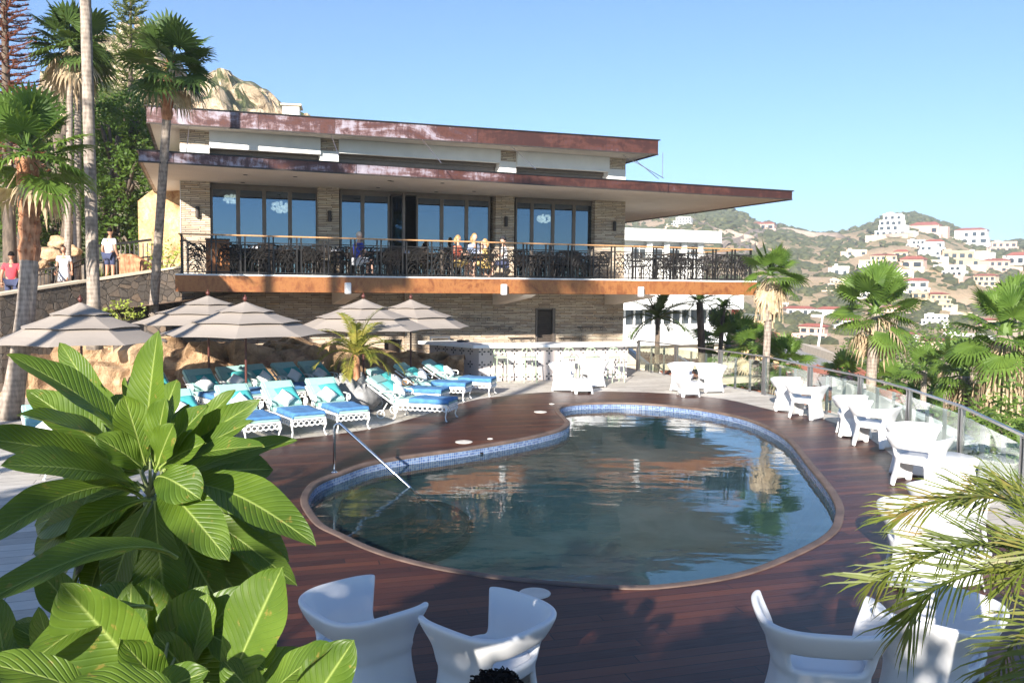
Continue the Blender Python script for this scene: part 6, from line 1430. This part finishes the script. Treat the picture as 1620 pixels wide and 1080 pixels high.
for k, (px, py, wp, hp, st_, wm, rf_, lb) in enumerate(HS):
    p = hit(px, py); sc = p.y / F; wd, ht = wp * sc, hp * sc; rg = random.Random(k * 3 + 1); rz_ = math.atan2(p.x, -p.y) * -1 * 0 + rg.uniform(-.35, .35) - math.atan2(p.x, p.y)
    t = empty('hillside_house', p, rz_, lb, 'house', 'houses on the hillside'); nb = 2 if wp < 34 else 3; dpt = wd * .6
    wl_m = MB(); sh = ht / st_; rects = []
    for s_ in range(st_):
        sx = 1 - .13 * s_ * (1 if st_ > 1 else 0); off = (rg.uniform(-.06, .06)) * wd * (s_ > 0); x0_, x1_ = -wd / 2 * sx + off, wd / 2 * sx + off; yb = s_ * dpt * .12
        wl_m.bb(x0_, x1_, yb, dpt, (s_ * sh if s_ else -4), (s_ + 1) * sh - .02); rects.append((x0_, x1_, yb, s_ * sh)); wl_m.bb(x0_ - .15, x1_ + .15, yb - .3, yb - .02, (s_ + 1) * sh - .45, (s_ + 1) * sh - .05)
    wl_m.build('wall', M[wm], t); sg_ = rg.choice((-1, 1)); MB().bb(sg_ * wd * .42, sg_ * wd * .78, dpt * .15, dpt * .9, -4, sh * rg.uniform(.6, 1.0)).build('side_wing', M[wm], t); MB().bb(-wd * .75, wd * .62, -wd * .22, dpt, -6, -sh * .12).bb(-wd * .75, wd * .62, -wd * .22, -wd * .22 + .3, -sh * .12, sh * .12).build('garden_terrace', M[('hc', 'hp', 'hw')[k % 3]], t)
    for x0_, x1_, yb, zb in rects:
        nw = max(2, int((x1_ - x0_) / (sh * .95)))
        for j in range(nw):
            if rg.random() < .12: continue
            wx = (x1_ - x0_) / nw * rg.uniform(.42, .62); cx = x0_ + (x1_ - x0_) * (j + .5) / nw; arch = rg.random() < .3
            b = MB(); h_ = sh * rg.uniform(.5, .62)
            if arch: b.prism([(cx + wx / 2 * math.cos(a), zb + sh * .12 + h_ * .7 + wx / 2 * math.sin(a) * .6) for a in [math.pi * q / 6 for q in range(7)]] + [(cx - wx / 2, zb + sh * .1), (cx + wx / 2, zb + sh * .1)], yb - .12, yb - .04, Matrix(((1, 0, 0, 0), (0, 0, 1, 0), (0, 1, 0, 0), (0, 0, 0, 1))))
            else: b.bb(cx - wx / 2, cx + wx / 2, yb - .12, yb - .04, zb + sh * .12, zb + sh * .12 + h_)
            b.build('window', M['winpane'], t)
    x0_, x1_, yb, _ = rects[-1]; zt2 = st_ * sh
    if rf_:
        b = MB(); e2 = .5; rh = sh * .38; b.add([(x0_ - e2, yb - e2 - .3, zt2), (x1_ + e2, yb - e2 - .3, zt2), (x1_ + e2, dpt + e2, zt2), (x0_ - e2, dpt + e2, zt2), (x0_ + dpt * .3, (yb + dpt) / 2, zt2 + rh), (x1_ - dpt * .3, (yb + dpt) / 2, zt2 + rh)], [(0, 1, 5, 4), (1, 2, 5), (2, 3, 4, 5), (3, 0, 4), (3, 2, 1, 0)]); b.build('roof', M['rt'], t)
    else: MB().bb(x0_ - .1, x1_ + .1, yb - .1, yb + .2, zt2 - .02, zt2 + sh * .14).bb(x0_ + wd * .1, x0_ + wd * .3, dpt * .4, dpt * .8, zt2, zt2 + sh * .4).build('roof_parapet', M[wm], t)
q = atd(447, 171, 118); t = empty('hilltop_house', q, R(10), 'small pale house on the shoulder of the rocky hill above the roof', 'house'); MB().bb(0, 2.2, 0, 3, -1.5, .35).build('wall', M['hw'], t); MB().bb(-.3, 2.5, -.3, 3.2, .35, .6).build('roof', M['hc'], t)
# hillside scrub
rg = random.Random(5); b = MB(); k = 0
while k < 4200:
    y = 120 + 540 * rg.random() ** .8; x = y * rg.uniform(.1, .75); px = 810 + F * x / y
    if px < 960: continue
    if noise.noise(Vector((x / 40, y / 40, 9))) + rg.uniform(-.35, .35) < -.15: continue
    z = hz(x, y); r_ = rg.uniform(.5, 2.1) * (.5 + y / 500); b.ico((x, y, z + r_ * .15), r_, 1, .6, (1.25, 1.1, .75), rg); k += 1
g = N('scrub_leaf'); cc = g.ramp(g.noise(.35, None, 6, .7), [(.35, (.06, .07, .03)), (.55, (.12, .13, .06)), (.7, (.2, .18, .09))]); g.set(Base_Color=cc, Roughness=.95, Normal=g.bump(g.noise(2.5, None, 5, .8), 1.0, .6)); M['scrub'] = g.m
b.build('hillside_scrub', M['scrub'], kind='stuff', smooth=False)
rg = random.Random(6); b = MB()
for k in range(7000):   # loose foliage on the near slope below the fence
    x = rg.uniform(10, 46); y = rg.uniform(16, 90)
    if x < 9 + max(0, 30 - y) * .1 or (19 < x < 26 and 55 < y < 84): continue
    z = -5.6 + noise.noise(Vector((x / 6, y / 6, 0))) * 2.0 + rg.uniform(-1, .4) - max(0, y - 40) * .04; a = Vector((rg.gauss(0, 1), rg.gauss(0, 1), rg.gauss(0, .5))).normalized(); s_ = a.cross(Vector((rg.gauss(0, 1), rg.gauss(0, 1), rg.gauss(0, 1)))).normalized()
    for q in range(3): o_ = Vector((rg.uniform(-.5, .5), rg.uniform(-.5, .5), rg.uniform(-.4, .4))); p = Vector((x, y, z)) + o_; sz = rg.uniform(.12, .4); b.add([p - a * sz, p - s_ * sz * .5, p + a * sz, p + s_ * sz * .5], [(0, 1, 2, 3)]); a, s_ = s_, a
b.build('slope_foliage', M['shrubleaf'], kind='stuff')
# ================================================================= FOREGROUND PLUMERIA
def plumleaf():
    g = N('plumeria_leaf'); uv = g.n('SeparateXYZ', _0=g.n('TexCoord').outputs['UV']); u, v = uv.outputs[0], uv.outputs[1]
    au = g.math('ABSOLUTE', g.math('SUBTRACT', u, .5)); mid = g.math('SMOOTH_MIN', g.math('DIVIDE', au, .035), 1.0, .3)
    vein = g.math('SINE', g.math('MULTIPLY', g.math('SUBTRACT', v, g.math('MULTIPLY', au, .35)), 130.0)); vn = g.math('POWER', g.math('MULTIPLY_ADD', vein, .5, .5), 6.0)
    n1 = g.noise(7, None, 4); base = g.ramp(n1, [(.3, (.045, .09, .01)), (.7, (.11, .175, .018))])
    col = g.mix(g.math('MULTIPLY', vn, .2), base, (.15, .25, .05)); col = g.mix(g.math('SUBTRACT', 1.0, mid), col, (.3, .38, .1))
    at_ = g.n('Attribute', {'attribute_name': 'blotch'}); 
    sp = g.ramp(g.noise(30, None, 5, .7), [(.62, (0, 0, 0)), (.66, (1, 1, 1))]); col = g.mix(g.math('MULTIPLY', sp, .5), col, (.3, .2, .05))
    h = g.math('ADD', g.math('MULTIPLY', vn, -.5), g.math('MULTIPLY', mid, .6))
    nb = g.bump(h, .5, .006); g.set(Base_Color=col, Roughness=.42, Normal=nb); g.bsdf.inputs['Specular IOR Level'].default_value = .35
    tr = g.n('BsdfTranslucent', Color=g.mix(.6, col, (.35, .5, .02)), Normal=nb); mx = g.n('MixShader', _0=.27, _1=g.bsdf.outputs[0], _2=tr.outputs[0]); g.t.links.new(mx.outputs[0], g.out.inputs[0]); return g.m
M['plum'] = plumleaf(); M['plumstem'] = simple('plumeria_stem', (.22, .26, .12), .6, var=.3, scale=30)
class LeafMesh:
    def __init__(s): s.b = MB(); s.uv = []
    def leaf(s, base, tip, wd, face, bow=.1, fold=.25, tipw=.0, wav=.004, seed=0, shape=.62):
        """base, tip: points; face: vector the upper side looks to; bow: how far the middle rises"""
        base, tip, face = Vector(base), Vector(tip), Vector(face).normalized(); ax = tip - base; L = ax.length; ax.normalize(); sd = ax.cross(face).normalized(); up = sd.cross(ax).normalized(); nu, nv = 9, 22; i0 = len(s.b.v); vs = []; uvs = []
        for j in range(nv):
            f = j / (nv - 1); c = base + ax * L * f + up * (bow * L * math.sin(math.pi * f ** .8) ) 
            w = wd / 2 * max(0, math.sin(math.pi * min(1, f ** (math.log(.5) / math.log(shape))) )) ** .75 if 0 < f < 1 else 0
            w = max(w, .004 if f < .97 else 0.0005)
            for i in range(nu):
                q = i / (nu - 1) * 2 - 1; e = abs(q) ** 1.15
                wv = wav * math.sin(f * 17 + seed + (q > 0) * 1.3) * e ** 2
                vs.append(c + sd * w * q * math.cos(fold) + up * (w * e * math.sin(fold) + wv)); uvs.append((i / (nu - 1), f * L / .4))
        s.b.add(vs, [(j * nu + i, j * nu + i + 1, (j + 1) * nu + i + 1, (j + 1) * nu + i) for j in range(nv - 1) for i in range(nu - 1)]); s.uv += uvs
        k0 = len(s.b.v); pts = [Vector(vs[j * nu + nu // 2]) - up * .003 for j in range(nv)]; s.b.tube(pts, [.0055 * (1 - .85 * j / (nv - 1)) for j in range(nv)], 5, False); s.uv += [(.5, .5)] * (len(s.b.v) - k0)
    def build(s, name, m, par):
        o = s.b.build(name, m, par, smooth=True); l = o.data.uv_layers.new(name='UVMap')
        for lp_ in o.data.loops: l.data[lp_.index].uv = s.uv[lp_.vertex_index]
        return o
# (base px, base py, tip px, tip py, width px, depth base, depth tip, face (x,y,z), bow, fold)
tc = Vector((0, -1, .35))
PL = [
 # upper rosette, centre near (238,780)
 (232, 735, 250, 523, 62, 2.5, 2.45, (-.3, -1, .2), .03, .3), (210, 720, 12, 560, 62, 2.5, 2.3, (.1, -.5, 1), .10, .3), (222, 715, 95, 542, 44, 2.6, 2.7, (-.6, -.4, .8), .06, .35),
 (205, 735, 28, 655, 62, 2.5, 2.2, (0, -.6, 1), .09, .3), (195, 745, 42, 616, 58, 2.6, 2.6, (.1, -.7, 1), .08, .3), (230, 735, 196, 625, 52, 2.4, 2.35, (.5, -1, .3), .03, .3), (236, 730, 197, 597, 30, 2.6, 2.6, (-.5, -1, .2), .0, .4),
 (205, 760, -60, 690, 68, 2.5, 2.15, (0, -.8, 1), .08, .2), (210, 768, 2, 735, 62, 2.4, 2.0, (.1, -1, .8), .06, .3), (225, 785, -60, 880, 76, 2.4, 1.9, (0, -.5, 1), .14, .3), (220, 775, 50, 740, 44, 2.45, 2.3, (.1, -.5, 1), .12, .2),
 (245, 735, 262, 630, 50, 2.35, 2.3, (-.5, -1, .2), .02, .3), (245, 745, 330, 640, 50, 2.4, 2.35, (-.3, -.8, .6), .05, .3), (250, 728, 300, 640, 40, 2.5, 2.6, (-.5, -.8, .4), .03, .3), (258, 745, 372, 616, 34, 2.5, 2.6, (.2, -.5, 1), .04, .3),
 (262, 742, 412, 632, 46, 2.5, 2.4, (.2, -.9, .4), .10, .3), (270, 745, 402, 665, 36, 2.45, 2.35, (0, -.7, .8), .05, .3), (262, 755, 418, 705, 40, 2.45, 2.25, (0, -.6, 1), .09, .3), (265, 765, 470, 695, 44, 2.5, 2.55, (0, -.6, .9), .06, .3),
 (250, 768, 362, 886, 66, 2.35, 2.1, (.3, -1, .8), .12, .15), (248, 755, 318, 790, 62, 2.3, 2.2, (0, -1, 1), .16, .2), (262, 775, 500, 862, 78, 2.45, 2.3, (.1, -.5, 1), .16, .25), (268, 770, 432, 742, 80, 2.6, 2.7, (.1, -.7, .9), .1, .2),
 (238, 790, 105, 860, 60, 2.35, 2.15, (-.1, -.7, .8), .12, .3), (245, 792, 272, 1010, 74, 2.4, 2.35, (0, -1, .2), .04, .2), (255, 790, 350, 960, 62, 2.45, 2.45, (.3, -1, .3), .06, .25), (262, 788, 470, 925, 46, 2.55, 2.5, (.4, -.7, .6), .1, .3),
 (236, 795, 170, 960, 60, 2.4, 2.4, (-.3, -1, .3), .06, .2), (225, 730, 130, 600, 42, 2.75, 2.9, (.0, -.7, .8), .05, .3), (242, 728, 280, 600, 52, 2.7, 2.85, (-.3, -.9, .3), .04, .3), (225, 740, 150, 690, 50, 2.3, 2.2, (.2, -.8, .7), .06, .3), (252, 740, 325, 700, 54, 2.35, 2.3, (-.2, -.8, .7), .05, .3),
 (240, 790, 215, 905, 56, 2.5, 2.5, (0, -1, .1), .02, .2), (230, 770, 130, 800, 54, 2.5, 2.45, (0, -.6, 1), .08, .3), (250, 735, 275, 670, 46, 2.3, 2.25, (-.2, -1, .3), .03, .3)]
PL2 = [ # lower cluster, centre near (200,1120)
 (255, 1100, 97, 922, 140, 1.75, 1.7, (-.1, -1, .3), .0, .35), (300, 1060, 330, 938, 72, 1.9, 1.95, (-.4, -1, .1), .0, .3), (352, 1110, 447, 896, 105, 1.75, 1.75, (-.35, -1, .15), .02, .25), (400, 1130, 527, 1018, 70, 1.7, 1.6, (.2, -.5, .9), .04, .3), (470, 1150, 560, 1012, 90, 1.6, 1.6, (-.3, -1, .3), .02, .3),
 (240, 960, 30, 1060, 64, 1.9, 1.6, (0, -.5, 1), .12, .3), (280, 880, -60, 970, 70, 2.1, 1.7, (0, -.5, 1), .14, .3), (170, 1120, -40, 1045, 70, 1.5, 1.4, (0, -.6, 1), .1, .25), (330, 1100, 245, 1000, 60, 1.85, 1.9, (0, -1, .3), .03, .3), (260, 1090, 190, 1010, 64, 1.6, 1.5, (0, -.8, .8), .05, .3),
 (180, 1090, 20, 990, 60, 2.1, 2.1, (0, -.7, .9), .08, .3), (380, 1120, 430, 980, 60, 1.95, 2.05, (-.2, -1, .3), .03, .3), (300, 1110, 110, 1080, 70, 1.45, 1.35, (0, -.5, 1), .08, .2), (320, 1000, 420, 1060, 60, 2.0, 1.9, (.1, -.7, .8), .1, .3), (280, 1010, 150, 930, 60, 2.2, 2.3, (0, -.8, .7), .05, .3),
 (230, 1110, 330, 1060, 60, 1.5, 1.5, (.1, -.7, .9), .06, .3), (450, 1150, 350, 1040, 60, 1.7, 1.75, (0, -.9, .5), .05, .3), (150, 1000, 60, 900, 55, 2.3, 2.3, (0, -.8, .6), .05, .3), (120, 1120, 60, 960, 60, 2.0, 2.0, (-.2, -1, .3), .03, .3), (20, 1100, -10, 940, 60, 2.1, 2.2, (.2, -1, .3), .03, .3)]
rgp = random.Random(3)
for k in range(22):
    a = R(5 + 170 * k / 21 + rgp.uniform(-6, 6)); rr = rgp.uniform(170, 260); d1 = 2.55 + .3 * rgp.random()
    PL.append((240 + 25 * math.cos(a), 785 + 10 * math.sin(a), 240 + rr * math.cos(a), 790 + rr * .8 * math.sin(a) + 20, rgp.uniform(58, 76), 2.55, d1, (rgp.uniform(-.3, .3), -.9, rgp.uniform(.3, 1)), .09, rgp.uniform(.15, .35)))
for k in range(12):
    a = R(-170 + 150 * k / 11 + rgp.uniform(-6, 6)); rr = rgp.uniform(120, 190)
    PL.append((240 + 15 * math.cos(a), 750 + 10 * math.sin(a), 240 + rr * math.cos(a), 765 + rr * .8 * math.sin(a), rgp.uniform(44, 60), 2.65, 2.8, (rgp.uniform(-.3, .3), -.9, rgp.uniform(.3, 1)), .05, rgp.uniform(.2, .4)))
for k in range(22):
    a = R(-175 + 165 * k / 21 + rgp.uniform(-8, 8)); rr = rgp.uniform(130, 300); d1 = 2.0 + .35 * rgp.random()
    PL2.append((230 + 60 * math.cos(a), 1110 + 10 * math.sin(a), 230 + rr * 1.15 * math.cos(a), 1115 + rr * .75 * math.sin(a), rgp.uniform(70, 100), 2.0, d1, (rgp.uniform(-.4, .4), -.9, rgp.uniform(.2, 1)), .07, rgp.uniform(.15, .35)))
def plumeria(data, ctr, cd_, foot, label, seed, wk=1.0):
    t = empty('plumeria_plant', foot); tag(t, label, 'plant', 'plumeria plants in the foreground'); fo = Vector(foot)
    lm = LeafMesh()
    for k, (bx, by, tx, ty, wp, d0, d1, fc, bow, fold) in enumerate(data):
        p, q = atd(bx, by, d0) - fo, atd(tx, ty, d1) - fo; lm.leaf(p, q, wp * wk / F * (d0 + d1) / 2, fc, bow, fold, seed=k * 1.7, shape=.56 + .08 * ((k * 7) % 3) / 2)
    lm.build('leaves', M['plum'], t)
    c = atd(*ctr, cd_) - fo; b = MB(); b.tube([(0, 0, 0), (c.x * .5 + .06, c.y * .5, c.z * .5), c], [.035, .03, .022], 10)
    for k in range(10): a = k * .63; b.tube([c, c + Vector((.04 * math.cos(a), .03 * math.sin(a), .05 + .03 * (k % 3)))], [.008, .003], 6)
    b.build('stem', M['plumstem'], t, smooth=True)
    return t
f1 = atd(238, 780, 2.5); plumeria(PL, (238, 785), 2.5, (f1.x + .05, f1.y + .1, 0), 'large sunlit plumeria rosette with long glossy leaves at the left', 1, 1.18)
f2 = atd(220, 1080, 1.85); plumeria(PL2, (250, 1100), 1.85, (f2.x, f2.y, 0), 'lower plumeria with upright pointed leaves in the bottom left corner', 2, 1.08)
# ================================================================= FOREGROUND PHOENIX PALM
def phoenixm():
    g = N('phoenix_frond'); n1 = g.noise(5, None, 4); g.set(Base_Color=g.ramp(n1, [(.3, (.04, .065, .01)), (.55, (.13, .16, .025)), (.7, (.26, .17, .06))]), Roughness=.4)
    tr = g.n('BsdfTranslucent', Color=(.3, .34, .03, 1)); mx = g.n('MixShader', _0=.3, _1=g.bsdf.outputs[0], _2=tr.outputs[0]); g.t.links.new(mx.outputs[0], g.out.inputs[0]); return g.m
M['phx'] = phoenixm(); rg = random.Random(12)
base = atd(1760, 930, 3.3); t = empty('phoenix_palm', (base.x, base.y, 0)); tag(t, 'spiky date palm fronds with brown tips reaching in from the right edge', 'palm tree')
bo = Vector((base.x, base.y, 0))
def frond(pp, dd, n=66, ll=.33, wl=.0036, name='frond'):
    pts = spline([atd(x, y, d) - bo for (x, y), d in zip(pp, dd)], 6); b = MB(); m_ = len(pts); b.tube(pts, [.012 * (1 - .85 * k / (m_ - 1)) + .001 for k in range(m_)], 6, False)
    for k in range(n):
        f = .1 + .9 * k / (n - 1); x = f * (m_ - 1); i = min(m_ - 2, int(x)); p = pts[i].lerp(pts[i + 1], x - i); tt = (pts[i + 1] - pts[i]).normalized(); s_ = tt.cross(Vector((0, 0, 1))).normalized(); u_ = s_.cross(tt)
        for sg in (-1, 1):
            l = ll * (1 - .45 * f) * rg.uniform(.8, 1.15); an = rg.uniform(-.5, .7); dv = (tt * (.75 + .6 * f) + s_ * sg * math.cos(an) + u_ * (math.sin(an) + .1)).normalized(); wv = dv.cross(Vector((rg.uniform(-.3, .3), -1, .5))).normalized() * wl
            q1 = p + dv * l * .4; q2 = p + dv * l * .8 + Vector((0, 0, -.02 * l)); q3 = p + dv * l + Vector((0, 0, -.10 * l))
            b.add([p - wv * .5, p + wv * .5, q1 + wv, q1 - wv, q2 + wv * .6, q2 - wv * .6, q3], [(0, 1, 2, 3), (3, 2, 4, 5), (5, 4, 6)])
    b.build(name, M['phx'], t)
frond([(1770, 960), (1680, 850), (1590, 790), (1500, 790), (1425, 815)], [3.3, 3.2, 3.2, 3.2, 3.2])
frond([(1770, 960), (1660, 880), (1560, 860), (1470, 878), (1380, 920)], [3.3, 3.1, 3.0, 2.95, 2.9])
frond([(1770, 960), (1660, 910), (1570, 900), (1480, 930), (1440, 980)], [3.3, 3.0, 2.85, 2.8, 2.8])
frond([(1770, 960), (1700, 850), (1640, 790), (1590, 770), (1545, 790)], [3.3, 3.4, 3.5, 3.6, 3.6])
frond([(1770, 980), (1700, 960), (1640, 980), (1595, 1030), (1570, 1090)], [3.3, 3.0, 2.8, 2.7, 2.7], 44, .25)
frond([(1780, 1000), (1720, 990), (1660, 1020), (1620, 1080)], [3.3, 2.8, 2.6, 2.5], 40, .22)
frond([(1770, 950), (1720, 880), (1680, 860), (1640, 880), (1600, 920)], [3.3, 3.0, 2.9, 2.8, 2.8], 46, .3)
MB().tube([(0, 0, 0), (0, 0, base.z * .5), (0, 0, base.z + .05)], [.2, .17, .14], 12).build('trunk', M['bark'], t, smooth=True)
# ================================================================= TREES BEHIND THE VIEWPOINT (their shade falls on the near deck)
def shade_tree(x, y, z, r_, sd, n=4200): tree('shade_tree', (x, y, 0), [(Vector((x, y, z)), (r_, r_ * .8, r_ * .75)), (Vector((x + r_ * .7, y, z - .6)), (r_ * .7, r_ * .7, r_ * .6)), (Vector((x - r_ * .7, y, z - .7)), (r_ * .7, r_ * .7, r_ * .6))], f'broad shade tree behind the viewpoint, {sd}', .2, n, .16, 'treeleaf', int(x * 7) & 63, group='shade trees behind the viewpoint')

for x_, z_, r_, tx in ((-6.3, 3.5, 1.5, 'leftmost'), (-3.7, 4.1, 1.4, 'second from the left'), (-1.3, 3.75, 1.3, 'third from the left'), (1.4, 3.9, 1.4, 'fourth from the left'), (4.2, 3.8, 1.5, 'rightmost')):
    shade_tree(x_, -5.2, z_, r_, tx)
fan_palm('tall_fan_palm', (-8.6, -6, 16.5), (-8.6, -6, 0), 1.7, 'very tall fan palm behind the viewpoint whose shadow crosses the deck', n=22, trunk_r=.17, skirt=.5, seed=90)
shade_tree(-9.6, -3.5, 5.2, 1.9, 'farthest left and tallest')
for k, (x_, y_, z_, tx) in enumerate(((-14.3, 4.2, 13.2, 'nearest the left edge'), (-13.1, 3.0, 14.2, 'second from the left edge'), (-12.0, 1.6, 15.0, 'third from the left edge'), (-10.9, 2.6, 12.4, 'closest to the camera'))):
    fan_palm('tall_fan_palm', (x_, y_, z_), (x_, y_, 0), 1.3, 'tall fan palm outside the picture casting stripes on the parasols, ' + tx, n=20, trunk_r=.14, seed=95 + k, group='tall palms beside the viewpoint')
# ================================================================= HAZE
g = N('haze_air'); pv = g.n('VolumePrincipled', Color=(.82, .9, 1, 1), Density=.00055, Anisotropy=.2); g.t.nodes.remove(g.bsdf); g.t.links.new(pv.outputs[0], g.out.inputs['Volume'])
MB().bb(-1400, 2600, -60, 1700, -60, 130).build('haze', g.m, kind='stuff')
S.cycles.volume_bounces = 0
